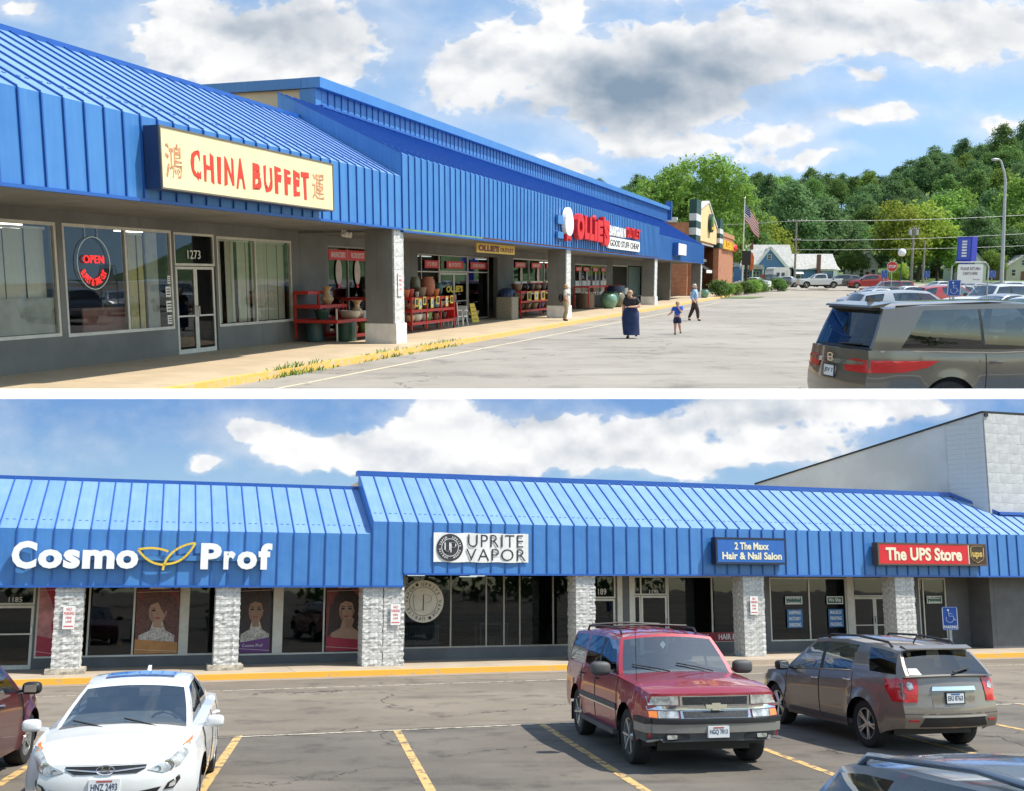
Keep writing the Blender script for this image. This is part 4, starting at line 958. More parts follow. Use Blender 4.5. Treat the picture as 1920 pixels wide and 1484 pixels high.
for x in (.4, 4.4): MB().tube([(x, .02, .36), (x, .02, .41)], .01, 5).make('hanger', CHROME, t)
# red window strips, plain oval stickers and paper sheets
def strip(s0, s1, z0, z1, y, word, label):
    t = thing('window_strip', label, 'window sign', 'FU', (s0, y, z0), 0, 'red strips across the outlet windows')
    sheet(MB(), 0, s1-s0, 0, z1-z0, 0, t=.008).make('strip', RED, t); h = z1-z0
    text('lettering', word, (s1-s0)*.14, (s1-s0)*.86, h*.24, h*.78, -.008, PAPER, t, .004, bold=.015)
def oval(s, z, y, label, r=.3):
    t = thing('window_sticker', label, 'sticker', 'FU', (s, y, z), 0, 'plain oval stickers in the outlet windows')
    m = MB(); disc(m, 0, 0, 0, r*1.45, -.006, 0, 18, sx=.52); m.make('oval', mat('sticker_cream', (.52, .42, .35), .7) if 'sticker_cream' not in D.materials else D.materials['sticker_cream'], t)
    MB().prism([(-r*.3, -r*1.75), (r*.3, -r*1.75), (r*.2, -r*1.3), (-r*.2, -r*1.3)], -.007, -.001).make('red_tab', RED, t)
strip(2.45, 3.84, 2.68, 3.02, YU+.02, 'MANUFACTURERS', 'red strip across the left light of the window behind the urn cart')
strip(3.9, 5.28, 2.68, 3.02, YU+.02, 'FACTORY BUYOUTS', 'red strip across the right light of the window behind the urn cart')
oval(3.15, 2.28, YU+.02, 'cream oval sticker in the left light behind the urn cart'); oval(4.55, 2.28, YU+.02, 'cream oval sticker in the right light behind the urn cart')
strip(11.7, 13.3, 2.5, 2.82, YU+.44, 'UP TO 70% OFF', 'red strip over the left side light of the outlet entrance'); strip(14.2, 16.3, 2.5, 2.82, YU+.44, 'BUYOUTS', 'red strip over the outlet double doors'); strip(17.3, 19.6, 2.5, 2.82, YU+.44, 'OVER-RUNS', 'red strip over the right side light of the outlet entrance')
for i, (a, wd_) in enumerate(((22.9, 'BUYOUTS'), (25.9, 'SAVE'), (28.9, 'DEALS'), (31.0, 'OFF'))): strip(a, a+(1.9 if i < 3 else .7), 2.62, 2.9, YU-.0, wd_, ['first red strip of the window behind the trash bin', 'second red strip of the window behind the trash bin', 'third red strip of the window behind the trash bin', 'short last red strip beside the column with the walking woman'][i])
for i, (a, wd_) in enumerate(((35.9, 'CHEAP'), (38.0, 'SAVE'), (40.7, 'DEALS'), (43.3, 'GOOD'))): strip(a, a+1.6, 2.52, 2.78, YU-.0, wd_, 'red strip in the %s light of the window past the second column' % ('first', 'second', 'third', 'last')[i])
for i, a in enumerate((24.0, 27.2, 29.9)): oval(a, 2.2, YU, 'oval sticker in the %s light of the window behind the trash bin' % ('first', 'second', 'third')[i], .32)
for i, a in enumerate((37.0, 39.0, 41.6, 44.0)): oval(a, 2.15, YU, 'oval sticker in the %s light of the window past the second column' % ('first', 'second', 'third', 'last')[i], .32)
for i, (a, b) in enumerate(((22.8, 25.0), (25.7, 28.1), (28.8, 30.7), (31.0, 31.7), (35.8, 37.4), (37.7, 40.0), (40.6, 42.7), (43.2, 45.0))):
    t = thing('paper_sheet', '%s pale paper sheet taped in the outlet windows, counted from the trash bin' % ('first', 'second', 'third', 'fourth', 'fifth', 'sixth', 'seventh', 'eighth')[i], 'paper', 'FU', (a, YU-.002, 1.12))
    sheet(MB(), 0, b-a, 0, .78, 0).make('sheet', PAPER, t)
    if i in (1, 2): sheet(MB(), -.1, b-a+.15, .55, .72, -.0045).make('red_band', RED, t)
t = thing('door_lettering', 'yellow lettering on the glass of the outlet double doors', 'decal', 'FU', (14.2, YU+.46, 1.45)); MB().add(*[(text_into(MB(), "OLLIE'S", 0, 2.1, 0, .3, 0, .006, .05)).v, (text_into(MB(), "OLLIE'S", 0, 2.1, 0, .3, 0, .006, .05)).f]).make('lettering', mat('decal_yellow', (.6, .45, .05), .5, 0, 0), t)
t = thing('wall_camera', 'small white twin floodlight under the canopy soffit', 'light', 'FU', (-.2, 1.5, 3.3)); B('mount', -.05, .05, -.05, .05, .1, .2, WHITE, t)
for x in (-.12, .12): MB().lathe([(.05, 0), (.09, -.16), (.085, -.17)], 10, ax='y', o=(x, 0, .05)).make('lamp_head', WHITE, t)
t = thing('no_parking_sign', 'white no parking notice on the first pier of the upper walk', 'sign', 'FU', (.37, -.02, 1.55)); sheet(MB(), -.15, .15, 0, .7, 0, t=.012).make('panel', PAPER, t)
m = MB(); 
for i, q in enumerate(('NO', 'PARKING', 'FIRE', 'LANE')): text_into(m, q, -.11, .11, .56-i*.13, .64-i*.13, -.012, .003)
m.make('lettering', PINKINK, t)

# brick restaurant beyond the store
BRICK = D.materials.new('orange_brick'); BRICK.use_nodes = True; T = NT(BRICK.node_tree); b = T.n['Principled BSDF']
tc = T.new('ShaderNodeTexCoord'); geo = T.new('ShaderNodeSeparateXYZ', ins={0: tc.outputs['Object']})
cmb = T.new('ShaderNodeCombineXYZ', ins={0: T.math('ADD', geo.outputs[0], geo.outputs[1]), 1: geo.outputs[2]})
bk = T.new('ShaderNodeTexBrick', ins={'Vector': cmb.outputs[0], 'Color1': (.46, .165, .065, 1), 'Color2': (.36, .12, .05, 1), 'Mortar': (.40, .31, .24, 1), 'Scale': 1.0, 'Mortar Size': .012, 'Brick Width': .42, 'Row Height': .14})
n_ = T.noise(tc.outputs['Object'], 2.2, 5, .6); T.l.new(T.mixc(T.math('MULTIPLY', T.ramp(n_, .35, .7), .45), bk.outputs[0], (.27, .085, .04)), b.inputs['Base Color']); b.inputs['Roughness'].default_value = .85
br = thing('brick_restaurant', 'orange brick restaurant with a cream gable and banded pilasters', 'building', 'FU')
TAN = mat('gable_cream', (.72, .50, .25), .8, 0, .06, 1); GRND = mat('band_green', (.012, .05, .045), .6, 0, .05, 3); BANDW = mat('band_pale', (.55, .56, .55), .7, 0, .05, 3)
y0 = 2.5
B('side_wall', 83, 83.4, y0+.3, 26, 0, 7.95, BRICK, br); B('wall_cap', 82.8, 83.6, y0+1.5, 26, 7.96, 8.5, BANDW, br)
B('front_wall', 108.8, 131, y0, y0+.4, 0, 7.7, BRICK, br); B('wall_cap', 108.6, 131.2, y0-.1, y0+.5, 7.71, 8.3, mat('brick_cap', (.42, .2, .1), .8), br); B('end_wall', 130.6, 131, y0+.41, 25, 0, 7.7, BRICK, br)
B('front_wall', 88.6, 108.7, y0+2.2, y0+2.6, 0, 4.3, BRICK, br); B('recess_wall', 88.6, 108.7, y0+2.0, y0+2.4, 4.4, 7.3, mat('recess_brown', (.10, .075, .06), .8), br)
B('ledge', 88.6, 108.7, y0+1.2, y0+2.0, 4.1, 4.45, BANDW, br)
MB().prism([(88.0, 6.3), (108.7, 6.3), (108.7, 7.7), (97.2, 10.9), (88.0, 9.3)], y0-.1, y0+.5).make('gable', TAN, br)
m = MB(); m.bar((87.6, y0+.2, 9.45), (97.2, y0+.2, 11.05), .8, .22); m.bar((97.2, y0+.2, 11.05), (109.2, y0+.2, 7.85), .8, .22); m.make('gable_trim', BANDW, br)
for xx in (83.6, 107.2):
    p_ = B('pilaster', xx, xx+3.6, y0-.4, y0+.29, 0, 5.9, BRICK, br); top = 10.4 if xx < 90 else 9.6
    n_ = 6; h_ = (top-5.91)/n_
    for i in range(n_): B('band', xx-.15, xx+3.75, y0-.5, y0+.28, 5.91+i*h_, 5.905+(i+1)*h_, (GRND, BANDW)[i % 2] if i < 5 else GRND, p_)
t2 = window(br, 101, 104, .6, 3.2, y0+2.15, BLACK, GLASSD, (102.5,)); window(br, 105.3, 107.3, .2, 3.2, y0+2.15, BLACK, GLASSD)
B('roof_deck', 83.4, 130.6, y0+2.7, 25, 6.6, 6.8, BANDW, br); B('back_wall', 83.4, 130.6, 25, 25.4, 0, 7.7, BRICK, br)
for i, xx in enumerate((90.5, 101.0)):
    t = thing('awning', 'black awning with pale edge %s the brick restaurant door' % ('left of', 'over')[i], 'awning', 'FU', (xx, y0+2.1, 2.7), 0, 'awnings of the brick restaurant')
    MB().prism([(0, 1.5), (-1.7, .35), (-1.7, .25), (0, 1.35)], 0, 6.0, ax='x').make('canvas', BLACK, t); B('valance', 0, 6.0, -1.75, -1.7, -.02, .34, PAPER, t)
t = thing('restaurant_emblem', 'dark oval emblem with a green and yellow badge on the cream gable', 'sign', 'FU', (98.6, y0-.12, 8.3)); m = MB(); disc(m, 0, .3, 0, 1.1, -.4, 0, 20, sx=1.45); m.make('oval', GRND, t)
m = MB(); disc(m, 0.2, .5, 0, .62, -.46, -.405, 16, sx=1.4); m.make('badge', mat('badge_green', (.16, .3, .03), .5), t); B('ribbon', -1.2, 1.3, -.50, -.405, -.5, -.15, mat('ribbon_yellow', (.65, .45, .05), .5), t); 
t = thing('restaurant_lettering', 'yellow raised capitals and a red apple shaped dot on the brick wall', 'sign', 'FU', (109.6, y0-.02, 6.0))
YB = mat('letter_yellow', (.72, .42, .02), .5, 0, .04, 3)
for i, ch in enumerate('GRILL&BAR'): text_into(MB(), ch, i*2.05, i*2.05+1.9, 0, 1.15, 0, .35, .05).make('letter', YB, t)
MB().ball((20.3, -.3, .5), 1.5, .35, .6).make('dot', RED, t)
# ------------------------------------------------------------------ goods on the upper walk
def pmat(name, c, rough=.35): return mat(name, c, rough, 0, .14, 7)
PC = {'tan': pmat('glaze_tan', (.52, .37, .22), .6), 'cream': pmat('glaze_cream', (.55, .51, .41), .5), 'white': pmat('glaze_white', (.6, .6, .55), .5), 'green': pmat('glaze_green', (.16, .30, .07)),
      'teal': pmat('glaze_dark_teal', (.025, .075, .085)), 'dgreen': pmat('glaze_dark_green', (.02, .075, .05)), 'orange': pmat('glaze_orange', (.55, .13, .03)), 'red': pmat('glaze_red', (.42, .03, .025)),
      'terracotta': pmat('terracotta', (.36, .13, .075), .7), 'brown': pmat('glaze_brown', (.18, .12, .08)), 'olive': pmat('glaze_olive', (.16, .15, .09)), 'jade': pmat('glaze_jade', (.14, .28, .2)), 'navy': pmat('glaze_navy', (.02, .04, .10)), 'black': pmat('glaze_black', (.015, .015, .018)), 'sky': pmat('glaze_pale_blue', (.28, .42, .46))}
SHAPE = {'urn': [(.40, 0), (.62, .12), (.92, .28), (.95, .38), (.70, .52), (.42, .62), (.42, .78), (.62, .92), (.90, 1.), (.84, 1.), (.5, .88), (.3, .7), (.3, .6)],
         'bowl': [(.55, 0), (.78, .2), (.95, .55), (1., .9), (1.04, .93), (1.04, 1.), (.93, 1.), (.85, .6), (.5, .25)],
         'pot': [(.66, 0), (.80, .4), (.92, .85), (1., .86), (1., 1.), (.9, 1.), (.82, .7), (.6, .3)],
         'jar': [(.5, 0), (.78, .15), (.98, .45), (1., .65), (.85, .88), (.7, .95), (.76, 1.), (.66, 1.), (.6, .9), (.5, .5)],
         'drum': [(.9, 0), (.98, .05), (1., .5), (.98, .95), (1.02, 1.), (.95, 1.), (.92, .6), (.85, .2)]}
CW = {'urn': 'urn with a flared neck', 'bowl': 'wide bowl planter', 'pot': 'flower pot', 'jar': 'round jar', 'drum': 'big planter'}
PN = {'tan': 'tan', 'cream': 'cream', 'white': 'white', 'green': 'bright green', 'teal': 'dark teal', 'dgreen': 'dark green', 'orange': 'orange', 'red': 'red', 'terracotta': 'terracotta', 'brown': 'brown', 'olive': 'olive', 'jade': 'jade green', 'navy': 'navy blue', 'black': 'black', 'sky': 'pale blue'}
_pm = {}
def pot(kind, col, s, y, z, r, h, where):
    k = (kind, col)
    if k not in _pm: _pm[k] = MB().lathe(SHAPE[kind], 18).mesh({'urn': 'urn', 'bowl': 'bowl_planter', 'pot': 'flower_pot', 'jar': 'jar', 'drum': 'planter'}[kind], PC[col], 40)
    o = link(_pm[k].name.split('.')[0], _pm[k]); o.matrix_world = BASE['FU'] @ Matrix.Translation((s, y, z)) @ Matrix.Diagonal((r, r, h, 1))
    setp(o, '%s %s %s' % (PN[col], CW[kind], where), 'planter' if kind in ('drum', 'bowl') else ('urn' if kind == 'urn' else ('jar' if kind == 'jar' else 'pot')), 'pottery for sale on the walk'); return o
def cart(label, s0, s1, y0, y1, zs, bays, material=REDM, caster=True):
    t = thing('display_cart', label, 'cart', 'FU', (s0, 0, .15))
    L = s1-s0; xs = [L*i/bays for i in range(bays+1)]
    for z in zs:
        B('shelf', .04, L-.04, y0+.04, y1-.04, z-.16, z-.13, material, t)
        m = MB(); m.box(-.02, L+.02, y0-.02, y0+.03, z-.22, z-.12); m.box(-.02, L+.02, y1-.03, y1+.02, z-.22, z-.12); m.box(-.02, .03, y0+.031, y1-.031, z-.22, z-.12); m.box(L-.03, L+.02, y0+.031, y1-.031, z-.22, z-.12); m.make('rail', material, t)
    for x in xs:
        for y in (y0, y1): B('post', x-.025, x+.025, y-.03, y+.03, .10, max(zs)-.12, material, t)
    if caster:
        for x in (xs[0], xs[-1]):
            for y in (y0, y1): MB().lathe([(.05, -.02), (.05, .02)], 10, ax='y', o=(x, y, .05)).make('caster', BLACK, t)
    return t
TAGY = mat('tag_yellow', (.72, .55, .06), .6, 0, .05, 5)
def tag_card(s, y, z, label, rot=0., dark=True, w=.24, h=.32):
    t = thing('price_card', label, 'price card', 'FU', (s, y, z), 0, 'yellow price cards hung on the red carts')
    B('card', -w/2, w/2, -.006, 0, -h, 0, TAGY, t)
    B('panel', -w*.3, w*.3, -.010, -.0065, -h*.82, -h*.16, PAPER if dark else INK, t)
    if dark: B('print', -w*.1, w*.1, -.014, -.0105, -h*.66, -h*.3, D.materials['card_green'], t)
# first cart: three steps
t = thing('display_cart', 'red stepped display cart with tan urns left of the first pier', 'cart', 'FU', (0, 0, .15))
for (x0, x1, y0, y1, z) in ((-.25, .95, 2.75, 3.2, 1.50), (-.25, 1.55, 2.35, 3.2, 1.08), (-.3, 2.35, 1.75, 3.2, .64), (.95, 2.35, 1.75, 2.9, .17)):
    B('shelf', x0+.03, x1-.03, y0+.03, y1-.03, z-.01, z+.015, REDM, t)
    m = MB(); m.box(x0, x1, y0-.02, y0+.025, z-.05, z+.05); m.box(x0, x1, y1-.025, y1+.02, z-.05, z+.05); m.box(x0, x0+.04, y0+.026, y1-.026, z-.05, z+.05); m.box(x1-.04, x1, y0+.026, y1-.026, z-.05, z+.05); m.make('rail', REDM, t)
for x, y, zt in ((.45, 2.77, 1.45), (.93, 2.8, 1.45), (1.0, 2.37, 1.03), (1.53, 2.37, 1.03), (.97, 1.77, .59), (2.33, 1.77, .59), (2.33, 2.88, .59), (-.23, 3.18, 1.45)): B('post', x-.025, x+.025, y-.025, y+.025, .1, zt, REDM, t)
B('post', -.28, -.24, 1.76, 1.80, .05, 1.03, ALU, t)
for x in (1.0, 2.3): MB().lathe([(.05, -.02), (.05, .02)], 10, ax='y', o=(x, 1.77, .05)).make('caster', BLACK, t)
cart('short red cart half hidden behind the first pier', 2.55, 3.7, 1.9, 3.0, (.45, .92, 1.42), 1)
cart('long red cart hung with yellow price cards right of the first pier', 5.35, 9.55, 1.75, 2.45, (.50, .94, 1.38), 3)
cart('red cart of dark pots behind the trash bin', 19.3, 26.0, 2.0, 2.75, (.50, .95, 1.42), 2)
cart('long red rail stand over big glazed jars past the second column', 34.0, 44.2, 2.1, 3.0, (1.55,), 2)
P = [('urn', 'tan', .72, 2.6, 1.25, .21, .58, 'on the middle step of the stepped cart'), ('urn', 'tan', 1.75, 2.1, .81, .22, .58, 'on the lower step of the stepped cart'), ('bowl', 'cream', 1.15, 2.05, .81, .34, .27, 'on the lower step beside the tan urn'),
     ('pot', 'white', 2.2, 2.1, .81, .15, .24, 'on the lower step nearest the pier'), ('pot', 'white', 2.95, 2.2, 1.45, .20, .26, 'on top of the half hidden short cart'), ('pot', 'white', 3.0, 2.1, .95, .13, .2, 'on the middle shelf of the short cart'),
     ('bowl', 'green', 2.05, 2.0, .34, .2, .34, 'on the bottom shelf of the stepped cart'), ('pot', 'olive', 1.35, 2.0, .34, .13, .26, 'on the bottom shelf of the stepped cart'),
     ('pot', 'dgreen', .35, 2.6, .82, .24, .30, 'at the back of the lower step'), ('drum', 'teal', .15, 2.75, .15, .27, .58, 'on the walk against the wall'), ('drum', 'dgreen', .75, 2.0, .15, .33, .60, 'on the walk before the stepped cart'),
     ('pot', 'orange', 5.65, 2.1, 1.41, .17, .27, 'at the left end on top of the long cart'), ('pot', 'red', 6.05, 2.1, 1.41, .17, .29, 'second from the left on top of the long cart'), ('pot', 'cream', 6.45, 2.0, 1.41, .09, .18, 'third from the left on top of the long cart'),
     ('pot', 'brown', 6.9, 2.05, 1.41, .24, .34, 'in the middle on top of the long cart'), ('jar', 'olive', 7.15, 2.35, 1.41, .2, .72, 'at the back on top of the long cart'), ('jar', 'terracotta', 7.75, 2.1, 1.41, .28, .72, 'standing tall on top of the long cart'),
     ('pot', 'orange', 8.35, 2.05, 1.41, .18, .27, 'right of the terracotta jar on the long cart'), ('jar', 'dgreen', 8.95, 2.15, 1.41, .17, .5, 'at the right end on top of the long cart'),
     ('bowl', 'tan', 5.85, 2.0, .97, .24, .22, 'at the left of the middle shelf of the long cart'), ('bowl', 'cream', 6.55, 2.0, .97, .15, .2, 'second on the middle shelf of the long cart'), ('pot', 'green', 7.25, 2.0, .97, .14, .18, 'in the middle of the middle shelf of the long cart'),
     ('jar', 'sky', 8.25, 2.0, .97, .15, .27, 'in the right bay of the middle shelf'), ('bowl', 'cream', 8.65, 2.0, .97, .2, .24, 'next to the pale blue jar on the middle shelf'), ('pot', 'red', 9.2, 2.0, .97, .11, .16, 'at the right end of the middle shelf'),
     ('bowl', 'tan', 5.75, 2.0, .53, .2, .24, 'at the left of the bottom shelf of the long cart'), ('bowl', 'cream', 6.25, 2.0, .53, .28, .27, 'second on the bottom shelf of the long cart'), ('bowl', 'white', 7.05, 2.0, .53, .2, .26, 'in the middle bay of the bottom shelf'),
     ('pot', 'green', 7.5, 2.0, .53, .16, .3, 'in the middle bay of the bottom shelf of the long cart'), ('pot', 'terracotta', 8.25, 2.0, .53, .14, .24, 'in the right bay of the bottom shelf'), ('pot', 'black', 9.0, 2.0, .53, .16, .26, 'at the right end of the bottom shelf')]
for i in range(6): P.append(('jar' if i % 2 else 'pot', 'black' if i % 3 else 'brown', 19.8+i*1.1, 2.35, 1.45, .3, .36, '%s from the left atop the cart behind the trash bin' % ('first','second','third','fourth','fifth','sixth')[i]))
for i in range(5): P.append(('bowl', ('brown', 'olive', 'black', 'tan', 'brown')[i], 20.0+i*1.25, 2.35, .98, .3, .28, '%s on the middle shelf behind the trash bin' % ('first','second','third','fourth','fifth','sixth')[i]))
for i in range(5): P.append(('pot', ('black', 'brown', 'olive', 'navy', 'brown')[i], 20.0+i*1.25, 2.35, .53, .32, .3, '%s on the bottom shelf behind the trash bin' % ('first','second','third','fourth','fifth','sixth')[i]))
P += [('drum', 'olive', 28.6, 2.6, .15, .5, .75, 'on the walk just before the second column'), ('jar', 'jade', 36.2, 1.3, .15, .55, .95, 'first of the tall jars past the second column'), ('jar', 'dgreen', 38.4, 1.7, .15, .6, 1.05, 'tallest of the jars past the second column'),
      ('jar', 'olive', 39.8, 1.5, .15, .55, 1.0, 'third of the tall jars past the second column'), ('drum', 'navy', 40.4, 1.8, .95, .7, .62, 'on the black stand past the second column'), ('drum', 'navy', 41.8, 1.5, .15, .6, .6, 'on the walk under the black stand'), ('drum', 'cream', 42.6, 1.8, .95, .5, .45, 'on the black stand beside the navy planter'),
      ('jar', 'jade', 73.0, -.35, .15, .42, .8, 'beside the last column near the man in blue'), ('drum', 'brown', 35.3, 2.6, .15, .6, .95, 'behind the jade jar past the second column')]
for a in P: pot(*a)
t = thing('plant_stand', 'black stand holding planters past the second column', 'stand', 'FU', (39.6, 0, .15)); B('top', 0, 3.6, 1.4, 2.2, .74, .795, BLACK, t)
for x in (.1, 3.4):
    for y in (1.45, 2.1): B('leg', x, x+.1, y, y+.08, 0, .74, BLACK, t)
for i, (s, y, z, d) in enumerate(((5.72, 1.70, 1.38, 0), (6.02, 1.69, 1.36, 1), (6.45, 1.70, 1.42, 0), (7.15, 1.69, 1.38, 1), (7.75, 1.70, 1.42, 0), (8.65, 1.69, 1.40, 1), (9.2, 1.70, 1.42, 0))):
    tag_card(s, y, z, 'yellow price card, %s from the left on the long cart' % ('first', 'second', 'third', 'fourth', 'fifth', 'sixth', 'last')[i], 0, bool(d), .26 if d else .3, .38 if d else .3)
tag_card(1.95, 1.70, .84, 'yellow bordered price card on the stepped cart', 0, True, .26, .38)
for i in range(5): tag_card(20.6+i*1.25, 1.95, 1.42, 'yellow price card, %s from the left on the cart behind the trash bin' % ('first', 'second', 'third', 'fourth', 'last')[i], 0, bool(i % 2), .7, .45)
WPL = mat('white_plastic', (.70, .70, .68), .4, 0, .04, 4)
t = thing('patio_chair', 'red sling chair with white tube frame beside the long red cart', 'chair', 'FU', (10.3, 1.9, .15))
B('back', -.05, .0, -.02, .56, .42, .95, RED, t); B('seat', .0, .5, .0, .54, .38, .42, RED, t)
for y in (-.04, .58):
    MB().tube([(-.12, y, .98), (0, y, .4), (.04, y, 0)], .02, 6).make('frame', WPL, t); MB().tube([(.02, y, .4), (.5, y, .42), (.56, y, 0)], .02, 6).make('leg', WPL, t); MB().tube([(-.06, y, .66), (.45, y, .66), (.5, y, .42)], .018, 6).make('arm', WPL, t)
t = thing('patio_chair', 'low white plastic armchair next to the red sling chair', 'chair', 'FU', (11.3, 2.0, .15))
B('seat', 0, .5, 0, .5, .36, .41, WPL, t); B('back', .46, .52, .02, .48, .42, .80, WPL, t)
for x in (.03, .45):
    for y in (.03, .45): MB().tube([(x, y, .36), (x+(.05 if x > .2 else -.05), y+(.05 if y > .2 else -.05), 0)], .028, 6).make('leg', WPL, t)
for y in (-.02, .52): MB().tube([(0, y, .34), (.02, y, .6), (.3, y, .64), (.5, y, .6)], .022, 6).make('arm', WPL, t)
t = thing('a_frame_sign', 'yellow leaning sign board with red print by the outlet doors', 'sign', 'FU', (14.4, 2.7, .15)); m = MB(); m.add([(0, 0, 0), (.9, 0, 0), (.62, .15, .82), (.05, .15, .82), (0, .04, 0), (.9, .04, 0), (.62, .19, .82), (.05, .19, .82)], [(0, 1, 2, 3), (7, 6, 5, 4), (0, 4, 5, 1), (1, 5, 6, 2), (2, 6, 7, 3), (3, 7, 4, 0)]); m.make('board', TAGY, t)
m = MB(); 
for i in range(4): m.bar((.12, -.012+.02+i*.036, .14+i*.17), (.62, -.012+.02+i*.036, .14+i*.17), .09, .012)
m.make('print', mat('print_red', (.4, .03, .02), .6), t); MB().bar((.3, .2, .8), (.3, .5, 0), .04, .03).make('prop', BLACK, t)
t = thing('trash_bin', 'tan square trash bin with a dark domed lid by the shop front', 'trash bin', 'FU', (18.1, 2.3, .15)); MB().prism(rrect(-.5, .5, -.42, .42, .08), 0, 1.05, ax='z').make('body', mat('tan_pebble', (.26, .24, .19), .9, 0, .2, 12, .3, 40), t)
MB().lathe([(.46, 1.05), (.46, 1.2), (.38, 1.36), (.2, 1.45), (.04, 1.47)], 16).make('lid', PC['navy'], t); B('opening', -.25, .25, -.46, -.44, 1.08, 1.26, BLACK, t)
t = thing('propane_cage', 'dark grey bench and cage before the shuttered doorway', 'bench', 'FU', (48.0, 2.2, .15)); 
B('seat', 0, 5, 0, .5, .5, .58, BLACK, t); B('back', 0, 5, .5, .56, .7, 1.1, BLACK, t)
for x in (.2, 4.6): B('leg', x, x+.15, 0, .45, 0, .5, BLACK, t); B('leg', x, x+.15, .46, .49, 0, .7, BLACK, t)

# ------------------------------------------------------------------ people
def skin_mesh(vs, es, rad, sub=2, root=0):
    me = D.meshes.new('s'); me.from_pydata([tuple(v) for v in vs], es, []); o = D.objects.new('s', me); COL.objects.link(o)
    mo = o.modifiers.new('k', 'SKIN'); mo.use_smooth_shade = True
    for i, r in enumerate(rad):
        sv = me.skin_vertices[0].data[i]; sv.radius = (r, r) if not isinstance(r, tuple) else r; sv.use_root = (i == root)
    o.modifiers.new('d', 'SUBSURF').levels = sub
    bpy.context.view_layer.update()
    r = D.meshes.new_from_object(o.evaluated_get(bpy.context.evaluated_depsgraph_get())); D.objects.remove(o); D.meshes.remove(me)
    r.materials.clear(); r.polygons.foreach_set('use_smooth', [True]*len(r.polygons)); return r
FLESH = mat('skin_tone', (.55, .30, .20), .55, 0, .05, 9); SHOE = mat('shoe_black', (.02, .02, .022), .5, 0, 0); EYE = mat('eye_dark', (.03, .02, .02), .4, 0, 0); MOUTH = mat('mouth', (.36, .12, .10), .5, 0, 0)
